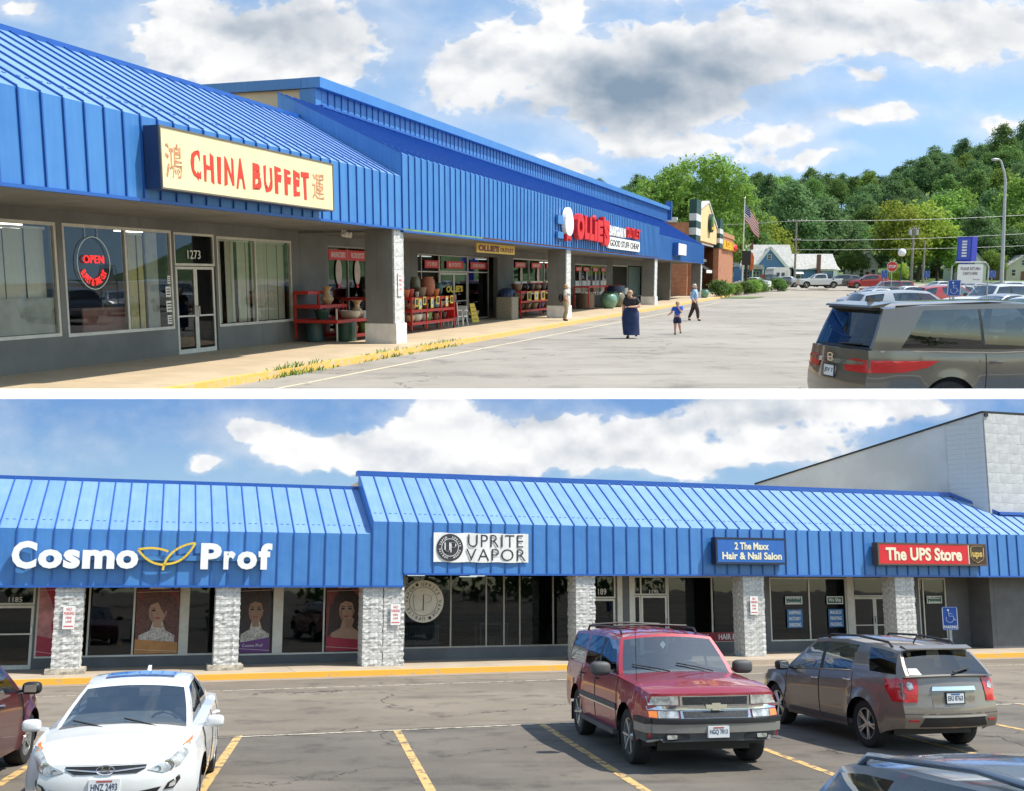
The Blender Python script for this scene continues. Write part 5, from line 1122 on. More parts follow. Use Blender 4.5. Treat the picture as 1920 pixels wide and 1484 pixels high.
def person(label, loc, rz, Hm, pose, clothes, hair, heavy=1., frame='U'):
    """pose: joint positions in units of the height; figure faces -y"""
    t = thing('person', label, 'person', frame, loc, rz)
    J = dict(pelvis=(0, 0, .53), belly=(0, -.01, .62), chest=(0, 0, .74), neck=(0, 0, .835), jaw=(0, -.012, .875), skull=(0, 0, .93), top=(0, .004, .972))
    for s, q in ((-1, 'r'), (1, 'l')):
        J.update({'sh'+q: (s*.115, 0, .805), 'el'+q: (s*.15, .01, .63), 'wr'+q: (s*.155, -.03, .48), 'pa'+q: (s*.155, -.04, .45), 'hip'+q: (s*.055, 0, .50), 'kn'+q: (s*.055, -.01, .28), 'an'+q: (s*.055, .01, .045), 'to'+q: (s*.06, -.075, .018)})
    J.update(pose)
    names = list(J); idx = {n: i for i, n in enumerate(names)}
    R_ = dict(pelvis=.075*heavy, belly=.078*heavy, chest=.085*heavy, neck=.032, jaw=.042, skull=.062, top=.034)
    for q in 'rl': R_.update({'sh'+q: .042*heavy, 'el'+q: .029*heavy, 'wr'+q: .019, 'pa'+q: .022, 'hip'+q: .062*heavy, 'kn'+q: .042*heavy, 'an'+q: .026, 'to'+q: .020})
    es = [('pelvis', 'belly'), ('belly', 'chest'), ('chest', 'neck'), ('neck', 'jaw'), ('jaw', 'skull'), ('skull', 'top')]
    for q in 'rl': es += [('chest', 'sh'+q), ('sh'+q, 'el'+q), ('el'+q, 'wr'+q), ('wr'+q, 'pa'+q), ('pelvis', 'hip'+q), ('hip'+q, 'kn'+q), ('kn'+q, 'an'+q), ('an'+q, 'to'+q)]
    V = [Vector(J[n])*Hm for n in names]; E = [(idx[a], idx[b]) for a, b in es]; RR = [R_[n]*Hm for n in names]
    for q in 'rl':    # five fingers to a hand
        w = Vector(J['wr'+q])*Hm; p = Vector(J['pa'+q])*Hm; d = (p-w).normalized(); sd = d.cross(Vector((0, 0, 1)) if abs(d.z) < .9 else Vector((0, 1, 0))).normalized()
        for k in range(5):
            o = (k-2)*.0095*Hm; ln = (.030, .043, .048, .044, .034)[k]*Hm
            a = p+sd*o*1.0+d*.004*Hm; b = a+d*ln*.55+sd*o*.2; c = b+d*ln*.4+Vector((0, -.006*Hm, 0))
            n0 = len(V); V += [a, b, c]; RR += [.0055*Hm, .005*Hm, .004*Hm]; E += [(idx['pa'+q], n0), (n0, n0+1), (n0+1, n0+2)]
    me = skin_mesh(V, E, RR); me.materials.append(FLESH); link('body', me, t)
    def garment(name, parts, grow, material):
        ns = []; [ns.append(n) for ab in parts for n in ab if n not in ns]
        def pt(n):
            if '>' in n: a, b, f = n.split('>'); return (Vector(J[a]).lerp(Vector(J[b]), float(f)))*Hm
            return Vector(J[n])*Hm
        def ra(n):
            if '>' in n: a, b, f = n.split('>'); return R_[a]*(1-float(f))+R_[b]*float(f)
            return R_[n]
        m = skin_mesh([pt(n) for n in ns], [(ns.index(a), ns.index(b)) for a, b in parts], [(ra(n)+grow)*Hm for n in ns]); m.materials.append(material); return link(name, m, t)
    for name, kind, material in clothes:
        if kind == 'tee': garment(name, [('pelvis', 'belly'), ('belly', 'chest'), ('chest', 'chest>neck>.6')]+[(a, b) for q in 'rl' for a, b in (('chest', 'sh'+q), ('sh'+q, 'sh%s>el%s>.75' % (q, q)))], .010, material)
        if kind == 'shirt': garment(name, [('pelvis', 'belly'), ('belly', 'chest'), ('chest', 'chest>neck>.6')]+[(a, b) for q in 'rl' for a, b in (('chest', 'sh'+q), ('sh'+q, 'el'+q), ('el'+q, 'el%s>wr%s>.8' % (q, q)))], .010, material)
        if kind == 'trousers': garment(name, [('belly>pelvis>.3', 'pelvis')]+[(a, b) for q in 'rl' for a, b in (('pelvis', 'hip'+q), ('hip'+q, 'kn'+q), ('kn'+q, 'kn%s>an%s>.95' % (q, q)))], .013, material)
        if kind == 'shorts': garment(name, [('belly>pelvis>.3', 'pelvis')]+[(a, b) for q in 'rl' for a, b in (('pelvis', 'hip'+q), ('hip'+q, 'hip%s>kn%s>.85' % (q, q)))], .020, material)
        if kind == 'skirt':
            m = MB(); rings = []
            for z, rx, ry, ox in ((.63, .10, .085, 0), (.55, .135, .115, 0), (.42, .15, .125, 0), (.28, .145, .13, .005), (.15, .14, .14, .012), (.075, .135, .15, .018)):
                rings.append([(Hm*(ox+rx*heavy*(1+.05*math.sin(5*a+z*9))*math.cos(a)), Hm*ry*heavy*(1+.05*math.cos(4*a+z*7))*math.sin(a), Hm*z) for a in [2*math.pi*j/28 for j in range(28)]])
            m.add([v for q in rings for v in q], [(i*28+j, i*28+(j+1) % 28, (i+1)*28+(j+1) % 28, (i+1)*28+j) for i in range(5) for j in range(28)]); m.make(name, material, t, smooth=60)
    for q in 'rl':
        a = Vector(J['an'+q])*Hm; b = Vector(J['to'+q])*Hm
        k = skin_mesh([a+Vector((0, .02*Hm, -.018*Hm)), a.lerp(b, .5)+Vector((0, 0, -.006*Hm)), b], [(0, 1), (1, 2)], [.030*Hm, .031*Hm, .024*Hm]); k.materials.append(SHOE); link('shoe', k, t)
    hd = Vector(J['skull'])*Hm
    fr = D.objects.new('head_detail', None)
    m = MB(); r = .062*Hm
    for i in range(9):
        for j in range(16):
            pass
    hm = MB(); hm.ball((hd.x, hd.y+.010*Hm, hd.z+.012*Hm), .058*Hm, .064*Hm, .062*Hm, 0, 16, 10)
    keep = [f for f in hm.f if not all(hm.v[i][1] < hd.y-.026*Hm and hm.v[i][2] < hd.z+.04*Hm for i in f) and not all(hm.v[i][2] < hd.z-.03*Hm for i in f)]
    hm.f = keep; hm.m = [0]*len(keep); hm.make('hair', hair, t, smooth=60)
    D.objects.remove(fr)
    m = MB()
    for s in (-1, 1): m.ball((hd.x+s*.022*Hm, hd.y-.053*Hm, hd.z-.004*Hm), .007*Hm, .005*Hm, .005*Hm, 0, 8, 6)
    m.make('eyes', EYE, t); MB().ball((hd.x, hd.y-.060*Hm, hd.z-.020*Hm), .009*Hm, .013*Hm, .014*Hm, 0, 8, 6).make('nose', FLESH, t, smooth=60); MB().ball((hd.x, hd.y-.050*Hm, hd.z-.044*Hm), .018*Hm, .006*Hm, .005*Hm, 0, 8, 6).make('mouth', MOUTH, t)
    for s in (-1, 1): MB().ball((hd.x+s*.060*Hm, hd.y+.005*Hm, hd.z-.012*Hm), .007*Hm, .012*Hm, .017*Hm, 0, 8, 6).make('ear', FLESH, t, smooth=60)
    return t
BLOND = mat('hair_fair', (.42, .28, .12), .6, 0, .2, 20); GREYH = mat('hair_grey', (.45, .40, .34), .6, 0, .2, 20)
person('heavy fair haired woman in a black top and long navy skirt', (4.14, 35.5, 0), R(-25), 1.68,
       dict(shl=(.125, .0, .80), ell=(.19, -.02, .66), wrl=(.05, -.17, .655), pal=(.0, -.18, .655), elr=(-.175, .05, .64), wrr=(-.19, .05, .48), par=(-.19, .05, .45), jaw=(-.02, -.035, .875), skull=(-.022, -.022, .925), top=(-.022, -.015, .968), anl=(.075, .14, .09), tol=(.08, .13, .035), knl=(.075, .03, .28)),
       [('top', 'tee', mat('cloth_black', (.022, .022, .025), .9, 0, .15, 8)), ('skirt', 'skirt', mat('cloth_navy', (.012, .026, .085), .85, 0, .2, 5))], BLOND, 1.22)
t = person('small boy in blue T shirt and dark shorts, one hand at his face', (6.14, 37.85, 0), R(-15), 1.24,
       dict(elr=(-.17, -.05, .66), wrr=(-.27, -.13, .58), par=(-.30, -.15, .57), ell=(.13, -.10, .66), wrl=(.05, -.15, .80), pal=(.03, -.15, .84), anl=(.09, .12, .11), tol=(.10, .10, .03), knl=(.07, -.03, .29)),
       [('shirt', 'tee', mat('cloth_blue', (.03, .10, .48), .85, 0, .3, 9)), ('shorts', 'shorts', mat('cloth_dark_navy', (.012, .022, .06), .85, 0, .15, 8))], BLOND, 1.05)
person('grey haired man in a pale blue shirt and dark trousers walking away on the right', (8.95, 50.1, 0), R(70), 1.80,
       dict(knr=(-.055, -.10, .29), anr=(-.055, -.12, .05), tor=(-.06, -.20, .02), knl=(.055, .06, .29), anl=(.055, .16, .06), tol=(.06, .09, .018), elr=(-.15, .06, .64), wrr=(-.13, -.02, .53), par=(-.13, -.04, .51), ell=(.15, .05, .64), wrl=(.13, -.04, .55), pal=(.13, -.06, .53)),
       [('shirt', 'shirt', mat('cloth_pale_blue', (.30, .46, .72), .85, 0, .1, 6)), ('trousers', 'trousers', mat('cloth_brown', (.055, .035, .03), .9, 0, .15, 8))], GREYH, 1.08)
t = person('woman in white top and khaki trousers by the second column', (2.46, 46.5, .15), R(75), 1.66,
       dict(knr=(-.05, -.03, .28), anl=(.05, .08, .05), tol=(.06, .01, .02), elr=(-.13, .0, .63), wrr=(-.12, -.09, .52), par=(-.12, -.11, .50)),
       [('top', 'tee', mat('cloth_white', (.62, .60, .56), .85, 0, .08, 6)), ('trousers', 'trousers', mat('cloth_khaki', (.36, .30, .20), .85, 0, .1, 6))], BLOND)
b_ = thing('backpack', 'black bag hanging behind the woman in white', 'bag', 'U', (2.46, 46.5, .15), R(75)); MB().ball((0, .24, 1.02), .17, .12, .2).make('pouch', SHOE, b_, smooth=60)
for s in (-.1, .1): MB().tube([(s, .16, 1.18), (s, .06, 1.36), (s, -.06, 1.33), (s, -.16, 1.15)], .02, 5).make('strap', SHOE, b_)
# ------------------------------------------------------------------ vehicles
def paint(name, c, metal=.25, rough=.32): 
    return mat(name, c, rough, metal, .03, 4, coat=.9)
PT = {'white': paint('paint_white', (.64, .64, .63), 0, .35), 'maroon': paint('paint_maroon', (.30, .012, .028), .25), 'dmaroon': paint('paint_dark_maroon', (.10, .008, .012), .3), 'taupe': paint('paint_taupe', (.20, .165, .135), .35), 'steel': paint('paint_steel_blue', (.16, .20, .25), .5),
      'pewter': paint('paint_pewter', (.135, .12, .10), .5), 'silver': paint('paint_silver', (.42, .43, .44), .5), 'red': paint('paint_red', (.36, .012, .015), .2), 'black': paint('paint_black', (.015, .015, .018), .2), 'navy': paint('paint_navy', (.02, .025, .06), .3), 'grey': paint('paint_grey', (.10, .10, .105), .4)}
CGL = glass_mat('car_glass_tinted', (.22, .25, .26), base=.05); WGL = glass_mat('windscreen_glass', (.72, .78, .77), base=.14)
LENS = mat('lamp_lens', (.44, .44, .41), .2, .35, .45, 9, coat=.9); LENSR = mat('tail_lens_red', (.50, .010, .014), .2, 0, .06, 6, coat=.6); AMB = mat('amber_lens', (.75, .20, .02), .2, 0, .1, 12, coat=1.)
MESHG = mat('grille_dark', (.03, .03, .03), .45, .3, .6, 60); PLG = mat('grey_cladding', (.07, .07, .07), .6, 0, .08, 5); SEAT = mat('seat_cloth', (.09, .088, .085), .9, 0, .2, 6)
PLT = mat('plate_white', (.66, .67, .68), .5, 0, .05, 6); GOLD = mat('emblem_pale', (.60, .55, .42), .3, .4, 0)
def interp(tab, x):
    if x <= tab[0][0]: return tab[0][1]
    for (a, p), (b, q) in zip(tab, tab[1:]):
        if x <= b: 
            t = (x-a)/(b-a); t = t*t*(3-2*t)*.35+t*.65; return p+(q-p)*t
    return tab[-1][1]
def sm(t): t = min(1, max(0, t)); return t*t*(3-2*t)
PROF = [(-.3, .86), (0, .93), (.1, .965), (.35, .995), (.6, 1.), (.85, .985), (1, .95)]
class CarShape:
    def __init__(s, sp):
        s.sp = sp; g = sp.get
        s.body = MB(); s.doors = []; s.glass = []; s.seams = []
        xf, xr = sp['xf'], sp['xr']; fx, rx = sp['axles']; Rw = sp['R']; Ra = Rw+sp.get('gap', .06)
        step = sp.get('step', .07)
        xs = {round(xr+(xf-xr)*i/int((xf-xr)/step), 3) for i in range(int((xf-xr)/step)+1)}
        for c in (fx, rx): xs |= {round(c+Ra*math.sin(R(a)), 3) for a in range(-90, 91, 15 if sp.get('step') else 9)}
        drs = sp.get('doors', [])
        de = {e for ab in drs for e in ab}; xs = {x for x in xs if all(abs(x-e) > .02 for e in de)} | de
        xs = sorted(xs)
        hm = max(p[1] for p in sp['plan'])
        s.T = [0, .1, .25, .45, .65, .82, .93, 1]; s.DK = [.95, .8, .55, .28, 0]
        rows = []
        for x in xs:
            bz = interp(sp['belt'], x); hw = interp(sp['plan'], x); dk = interp(sp['deck'], x); zb = interp(sp['bottom'], x)
            for c in (fx, rx):
                if abs(x-c) < Ra: zb = max(zb, Rw+math.sqrt(max(0, Ra*Ra-(x-c)**2)))
            sill = .22
            sec = []
            for t in s.T:
                z = zb+(bz-zb)*t; h = (z-sill)/(bz-sill); y = hw*interp(sp.get('prof', PROF), h)
                fl = 0
                for c in (fx, rx):
                    d_ = abs(math.hypot(x-c, z-Rw)-Ra)
                    if z > Rw*.6 and d_ < .12: fl = max(fl, sp.get('flare', .015)*(1-d_/.12))
                sec.append((y+fl, z))
            ys = sec[-1][0]
            for f in s.DK: sec.append((ys*f, bz+(dk-bz)*(1-f*f)**.7+g('crown', .0)*(1-f*f)))
            rows.append([s.deform(x, y, z, hm) for y, z in sec])
        s.xs = xs; n = len(s.T); m = len(rows[0])
        s.door_b = {}
        mi = lambda P: (P[0], -P[1], P[2])
        gx0, gx1 = sp['gh'][-1][0], sp['gh'][0][0]
        for i in range(len(xs)-1):
            xm = (xs[i]+xs[i+1])/2
            dr = next((k for k, (a, b) in enumerate(drs) if min(a, b) < xm < max(a, b)), None)
            for j in range(m-1):
                tgt = 0
                if j >= n+1 and gx0+.05 < xm < gx1-.05 and not sp.get('nodark'): tgt = 1
                for q in (0, 1):
                    P = [rows[i][j], rows[i+1][j], rows[i+1][j+1], rows[i][j+1]]
                    if q: P = [mi(p) for p in P]
                    if dr is not None and 0 < j < n-1:
                        s.door_b.setdefault((dr, q), MB()).add(P, [(0, 1, 2, 3)])
                    else: s.body.add(P, [(0, 1, 2, 3)], tgt)
        for k, (a, b) in enumerate(drs):
            for q in (0, 1):
                L = []
                for e in (a, b):
                    i = xs.index(e); pts = [rows[i][j] for j in range(1, n)]; L.append([mi(p) for p in pts] if q else pts)
                s.seams.append((k, q, L))
        for i in (0, len(xs)-1):      # nose and tail
            K = 10; prev = None; hw = None
            for j in range(n):
                y, z = rows[i][j][1], rows[i][j][2]
                x0 = xs[i]
                row = [s.deform(x0, -y+2*y*k/K, z, hm, raw=True) for k in range(K+1)]
                if prev: s.body.add(prev+row, [(k, k+1, K+1+k+1, K+1+k) for k in range(K)])
                prev = row
            dk = [rows[i][j] for j in range(n, m)]
            s.body.add(prev+[mi(p) for p in dk[:-1]]+[dk[-1]]+dk[:-1][::-1], [tuple(range(len(prev)+2*len(dk)-1))] if False else [tuple(list(range(K+1))+list(range(K+1+len(dk)*2-2, K, -1)))])
        # cabin
        gh = sp['gh']; crown = sp.get('rcrown', .05); rz = lambda x: interp(sp['roof'], x); rw = lambda x: interp(sp['rwid'], x)
        V = [0, .07, .3, .6, .90, 1]; DR = [.92, .7, .4, 0]
        st = []
        fine = []
        for k in range(len(gh)-1):
            (a, b, ty), (c, d, _) = gh[k], gh[k+1]; nn = max(1, int(abs(c-a)/.3))
            for q in range(nn): fine.append((a+(c-a)*q/nn, b+(d-b)*q/nn, ty, k))
        fine.append((gh[-1][0], gh[-1][1], 'e', len(gh)))
        for a, b, ty, k in fine:
            bz = interp(sp['belt'], a); hw = interp(sp['plan'], a)*.95-sp.get('inset', .035)
            yb, yt, zt = hw, rw(b), rz(b)-crown
            col = []
            for v in V: col.append((a+(b-a)*v, yb+(yt-yb)*v+.10*v*(1-v), bz-.015+(zt-bz+.015)*v))
            for f in DR: col.append((b, yt*f, rz(b)-crown*f*f))
            st.append(col)
        s.win = {}
        for i in range(len(st)-1):
            ty, k = fine[i][2], fine[i][3]
            for j in range(len(st[0])-1):
                for q in (0, 1):
                    P = [st[i][j], st[i+1][j], st[i+1][j+1], st[i][j+1]]
                    if q: P = [mi(p) for p in P]
                    if ty == 'w' and 1 <= j < 4: s.win.setdefault((k, q), MB()).add(P, [(0, 1, 2, 3)])
                    elif ty == 'b' and 1 <= j < 4: s.body.add(P, [(0, 1, 2, 3)], 2)
                    else: s.body.add(P, [(0, 1, 2, 3)], 0)
        s.screen = MB(); s.rear = MB()
        for end, tgt, bul in ((0, s.screen, sp.get('wbulge', .10)), (len(st)-1, s.rear, -sp.get('rbulge', .05))):
            col = st[end]; K = 12; U_ = [-1, -.93]+[-.93+1.86*k/K for k in range(1, K)]+[.93, 1]; VV = [0, .06, .25, .5, .75, .93, 1]
            g_ = []
            for v in VV:
                j = min(len(V)-2, max(0, sum(1 for q in V if q <= v)-1)); f = (v-V[j])/(V[j+1]-V[j]); L = [col[j][c]+(col[j+1][c]-col[j][c])*f for c in range(3)]
                g_.append([(L[0]+bul*(1-u*u)*(1-v), L[1]*u, L[2]+crown*(1-u*u)*v+sp.get('cowl', .02)*(1-u*u)*(1-v)) for u in U_])
            for a in range(len(VV)-1):
                for b in range(len(U_)-1):
                    P = [g_[a][b], g_[a][b+1], g_[a+1][b+1], g_[a+1][b]]
                    solid = b in (0, len(U_)-2) or a == len(VV)-2 or (end and a == 0) or (end and a < sp.get('rsolid', 0))
                    (s.body if solid else tgt).add(P, [(0, 1, 2, 3)], 0 if (solid and not (a == 0)) else 2 if solid else 0)
            if end == 0: s.ws = g_
            else: s.rw_ = g_
    def deform(s, x, y, z, hm, raw=False):
        sp = s.sp
        f = sm((x-(sp['xf']-.6))/.6); r = sm(((sp['xr']+.5)-x)/.5); q = (y/hm)**2
        dx = f*(interp(sp['nose'], z)-sp.get('fb', .22)*q*q*.6-sp.get('fb', .22)*q*.4) - r*(interp(sp['tail'], z)-sp.get('rb', .10)*q)
        return (x+dx, y, z)
_shape = {}
def car(label, cat, frame, loc, rz, spk, paint_, group=None, detail=None, lite=False, name=None, wheel='five', sc=1):
    sp = SPEC[spk]
    if spk not in _shape:
        S = CarShape(sp); me = {}
        me['body'] = S.body.mesh('body', [PT['white'], SEAT, BLACK], 38)
        me['doors'] = {k: b.mesh('door', PT['white'], 38) for k, b in S.door_b.items()}
        me['win'] = {k: b.mesh('side_window', CGL, 40) for k, b in S.win.items()}
        me['screen'] = S.screen.mesh('windscreen', sp.get('wglass') or WGL, 60); me['rear'] = S.rear.mesh('rear_window', sp.get('rglass') or CGL, 60)
        al = MB(); al.v = list(S.body.v); al.f = list(S.body.f); al.m = [0]*len(al.f)
        for b in S.door_b.values(): al.add(b.v, b.f)
        for b in list(S.win.values())+[S.screen, S.rear]: al.add(b.v, b.f)
        S.bvh = BVHTree.FromPolygons([Vector(v) for v in al.v], al.f)
        um = MB(); um.box(sp['xr']+.55, sp['xf']-.5, -.68, .68, .24, .55); 
        for c in sp['axles']:
            Ra = sp['R']+.05
            for q in (-1, 1):
                y0, y1 = sorted((q*.5, q*(max(p[1] for p in sp['plan'])*.93-.04))); um.box(c-Ra, c+Ra, y0, y1, .3, sp['R']+Ra*.97)
        me['under'] = um.mesh('underbody', BLACK)
        Rw = sp['R']; tw = sp.get('tw', .22)
        me['tyre'] = MB().lathe([(Rw*.66, -tw*.44), (Rw*.80, -tw*.5), (Rw*.95, -tw*.46), (Rw, -tw*.34), (Rw, tw*.34), (Rw*.95, tw*.46), (Rw*.80, tw*.5), (Rw*.66, tw*.44), (Rw*.64, tw*.2), (Rw*.64, -tw*.2)], 28 if not lite else 16, ax='y', cap=False).mesh('tyre', RUBBER, 40)
        rm = MB(); rr = Rw*.67; y1 = tw*.42
        rm.lathe([(rr, y1*.4), (rr, y1), (rr*.93, y1), (rr*.90, y1*.5)], 28 if not lite else 14, ax='y', cap=False)
        ns = sp.get('spokes', 5)
        for k in range(ns):
            for dd in ((-.13, .13) if sp.get('dbl') else (0,)):
                a = 2*math.pi*k/ns+dd; w_ = (.10 if sp.get('dbl') else .26)*rr
                c, q = math.cos(a), math.sin(a)
                p0 = Vector((rr*.12*q, y1*.70, rr*.12*c)); p1 = Vector((rr*.93*q, y1*.86, rr*.93*c)); rm.bar(p0, p1, w_, .03)
        rm.lathe([(.001, y1*.92), (rr*.20, y1*.9), (rr*.26, y1*.6)], 12, ax='y', cap=False)
        me['rim'] = rm.mesh('rim', ALLOY, 30); me['hub'] = MB().lathe([(rr*.98, -tw*.2), (rr*.98, tw*.05)], 20, ax='y').mesh('wheel', BLACK)
        _shape[spk] = (S, me)
    S, me = _shape[spk]
    t = thing(name or {'suv': 'sport_utility_vehicle', 'van': 'minivan', 'pickup': 'pickup_truck'}.get(cat, 'parked_car'), label, cat, frame, loc, rz, group, sc)
    def pl(nm, mesh, parent=t, loc=None, rot=None):
        o = link(nm, mesh, parent, loc, rot=rot)
        if nm in ('body', 'door'): o.material_slots[0].link = 'OBJECT'; o.material_slots[0].material = PT[paint_]
        return o
    body = pl('body', me['body']); pl('underbody', me['under'])
    ds = {k: pl('door', m_) for k, m_ in me['doors'].items()}
    for k, m_ in me['win'].items(): pl('side_window', m_)
    pl('windscreen', me['screen']); pl('rear_window', me['rear'])
    hw = max(p[1] for p in sp['plan']); tw = sp.get('tw', .22)
    for c in sp['axles']:
        for q in (-1, 1):
            w_ = pl('wheel', me['hub'], t, (c, q*(hw-.03-tw/2), sp['R']), (0, .3*c, 0 if q > 0 else math.pi)); pl('tyre', me['tyre'], w_); pl('rim', me['rim'], w_)
    if not lite:
        for k, q, L in S.seams:
            m = MB()
            for pts in L: m.tube(pts, .0065, 5)
            m.make('door_seam', BLACK, ds[(k, q)])
        for (k, q), d_ in ds.items():
            a, b = sp['doors'][k]; x = min(a, b)+.14; z = interp(sp['belt'], x)-.13
            h = S.bvh.ray_cast(Vector((x, 3 if q == 0 else -3, z)), Vector((0, -1 if q == 0 else 1, 0)))[0]
            if h: y = h.y; sg = 1 if y > 0 else -1; MB().tube([(x-.09, y-sg*.01, z), (x-.07, y+sg*.035, z), (x+.07, y+sg*.035, z+.005), (x+.09, y-sg*.01, z)], .016, 6).make('handle', sp.get('hmat') or PT[paint_], d_, smooth=60)
        for y in (-.38, .38):    # seats behind the glass
            for x in (-.1, -1.0):
                if sp['gh'][-1][0] < x-.5:
                    B('seat', x-.12, x+.0, y-.24, y+.24, .6, interp(sp['belt'], x)+.18, SEAT, t); B('headrest', x-.1, x-.02, y-.12, y+.12, interp(sp['belt'], x)+.2, interp(sp['belt'], x)+.36, SEAT, t)
        xa = sp['gh'][0][0]
        MB().tube([(xa-.55+.18*math.cos(R(a))*0.3, .38+.18*math.sin(R(a)), interp(sp['belt'], xa)-.0+.17*math.cos(R(a))) for a in range(0, 361, 30)], .014, 5, cap=False).make('steering_wheel', BLACK, t)
        # wipers lying on the foot of the windscreen
        g_ = S.ws
        for (u0, v0, u1, v1) in ((6, 1, 2, 2), (11, 1, 7, 2)):
            a = Vector(g_[v0][u0]); b = Vector(g_[v1][u1]); up = Vector((.02, 0, .02)); m = MB(); m.tube([a+up, a.lerp(b, .5)+up*1.3, b+up], .010, 5); m.make('wiper', BLACK, t)
    bz = interp(sp['belt'], sp['gh'][0][0]); xm = sp['gh'][0][0]+sp.get('mirx', -.28); ms = sp.get('mirs', 1.)
    for q in (-1, 1):
        yy = interp(sp['plan'], xm)
        m = MB(); k0 = len(m.v); m.ball((0, 0, 0), 1, 1, 1, 0, 14, 9); m.v = [(xm+.085*ms*math.copysign(abs(a)**.6, a), q*(yy+.12*ms)+.125*ms*math.copysign(abs(b)**.6, b), bz+.09+.085*ms*math.copysign(abs(c)**.6, c)) for a, b, c in m.v]; m.bar((xm-.01, q*(yy-.08), bz+.04), (xm, q*(yy+.06), bz+.06), .05, .04); o = m.make('mirror', [sp.get('mmat') or PT[paint_]], t, smooth=50)
        if not lite: B('mirror_glass', xm-.088*ms, xm-.078*ms, min(q*(yy+.04), q*(yy+.2*ms)), max(q*(yy+.04), q*(yy+.2*ms)), bz+.04, bz+.14, CHROME, o)
    if detail: detail(t, S, PT[paint_])
    return t
def patch(S, poly, ax, name, material, parent, off=.010, sub=.09, mirror=False, depth=.03):
    """a shaped lens, trim or panel pressed onto the body: poly in (y, z) for +x and -x, in (x, z) for +y and -y, in (x, y) for +z"""
    outs = []
    for mr in ((False, True) if mirror else (False,)):
        pg = poly
        a_ = ax
        if mr:
            if ax[1] == 'x': pg = [(-a, b) for a, b in poly]
            elif ax[1] == 'z': pg = [(a, -b) for a, b in poly]
            else: a_ = ('-' if ax[0] == '+' else '+')+'y'
        bm = bmesh.new(); vs = [bm.verts.new((a, b, 0)) for a, b in pg]; bm.faces.new(vs); bmesh.ops.triangulate(bm, faces=bm.faces[:])
        for _ in range(3):
            e = [e for e in bm.edges if e.calc_length() > sub]
            if not e: break
            bmesh.ops.subdivide_edges(bm, edges=e, cuts=1, use_grid_fill=False); bmesh.ops.triangulate(bm, faces=bm.faces[:])
        sg = 1 if a_[0] == '+' else -1; k = a_[1]
        hit = {}; 
        for v in bm.verts:
            a, b = v.co.x, v.co.y
            if k == 'x': o_, d_ = Vector((sg*6, a, b)), Vector((-sg, 0, 0))
            elif k == 'y': o_, d_ = Vector((a, sg*4, b)), Vector((0, -sg, 0))
            else: o_, d_ = Vector((a, b, 4)), Vector((0, 0, -1))
            h = S.bvh.ray_cast(o_, d_)[0]; hit[v.index if v.index >= 0 else id(v)] = None; v.tag = h is not None
            hit[v] = h
        good = [h for h in hit.values() if h is not None]
        if not good: bm.free(); continue
        ix = 'xyz'.index(k); med = sorted(h[ix] for h in good)[len(good)//2]
        for v in bm.verts:
            h = hit[v]; a, b = v.co.x, v.co.y
            val = h[ix] if h is not None else med
            val = max(med-.28, min(med+.28, val))
            val += sg*off
            v.co = (val, a, b) if k == 'x' else ((a, val, b) if k == 'y' else (a, b, val))
        r = bmesh.ops.extrude_edge_only(bm, edges=[e for e in bm.edges if e.is_boundary])
        dv = Vector((0, 0, 0)); dv[ix] = -sg*(depth+off)
        for g in r['geom']:
            if isinstance(g, bmesh.types.BMVert): g.co += dv
        bmesh.ops.recalc_face_normals(bm, faces=bm.faces)
        m_ = D.meshes.new(name); bm.to_mesh(m_); bm.free(); m_.materials.append(material)
        m_.polygons.foreach_set('use_smooth', [True]*len(m_.polygons)); m_.set_sharp_from_angle(angle=R(40))
        outs.append(link(name, m_, parent))
    return outs
def plate(S, parent, ax, z, word, y=0, lean=0., frame_=None, w=.30, h=.15, out=.012, top=None):
    sg = 1 if ax == '+x' else -1
    hits = [S.bvh.ray_cast(Vector((sg*6, y, z+q)), Vector((-sg, 0, 0)))[0] for q in (-.06, 0, .06)]; x = max((h.x*sg for h in hits if h), default=0)*sg
    p = D.objects.new('licence_plate', MB().box(-w/2, w/2, -out, .02, -h/2, h/2).mesh('licence_plate', PLT)); COL.objects.link(p); p.parent = parent
    p.location = (x+sg*.004, y, z); p.rotation_euler = (0, 0, R(90) if sg > 0 else R(-90))
    m = MB(); text_into(m, word, -w*.42, w*.42, -h*.25, h*.22, -out, .003, .015); m.make('number', NUMI, p)
    if top: B('heading', -w*.25, w*.25, -out-.003, -out, h*.3, h*.42, top, p)
    if frame_:
        m = MB(); 
        for a in ((-w/2-.012, w/2+.012, h/2, h/2+.015), (-w/2-.012, w/2+.012, -h/2-.015, -h/2), (-w/2-.012, -w/2, -h/2, h/2), (w/2, w/2+.012, -h/2, h/2)): m.box(a[0], a[1], -out-.004, .0, a[2], a[3])
        m.make('plate_frame', frame_, p)
    return p
NUMI = mat('plate_ink', (.05, .07, .12), .6, 0, 0)
def xhit(S, ax, y, z):
    sg = 1 if ax == '+x' else -1; h = S.bvh.ray_cast(Vector((sg*6, y, z)), Vector((-sg, 0, 0)))[0]; return h.x if h else 0
SUVB = [(-3, .42), (-2.2, .40), (-1.8, .26), (1.7, .26), (2.2, .34), (3, .40)]
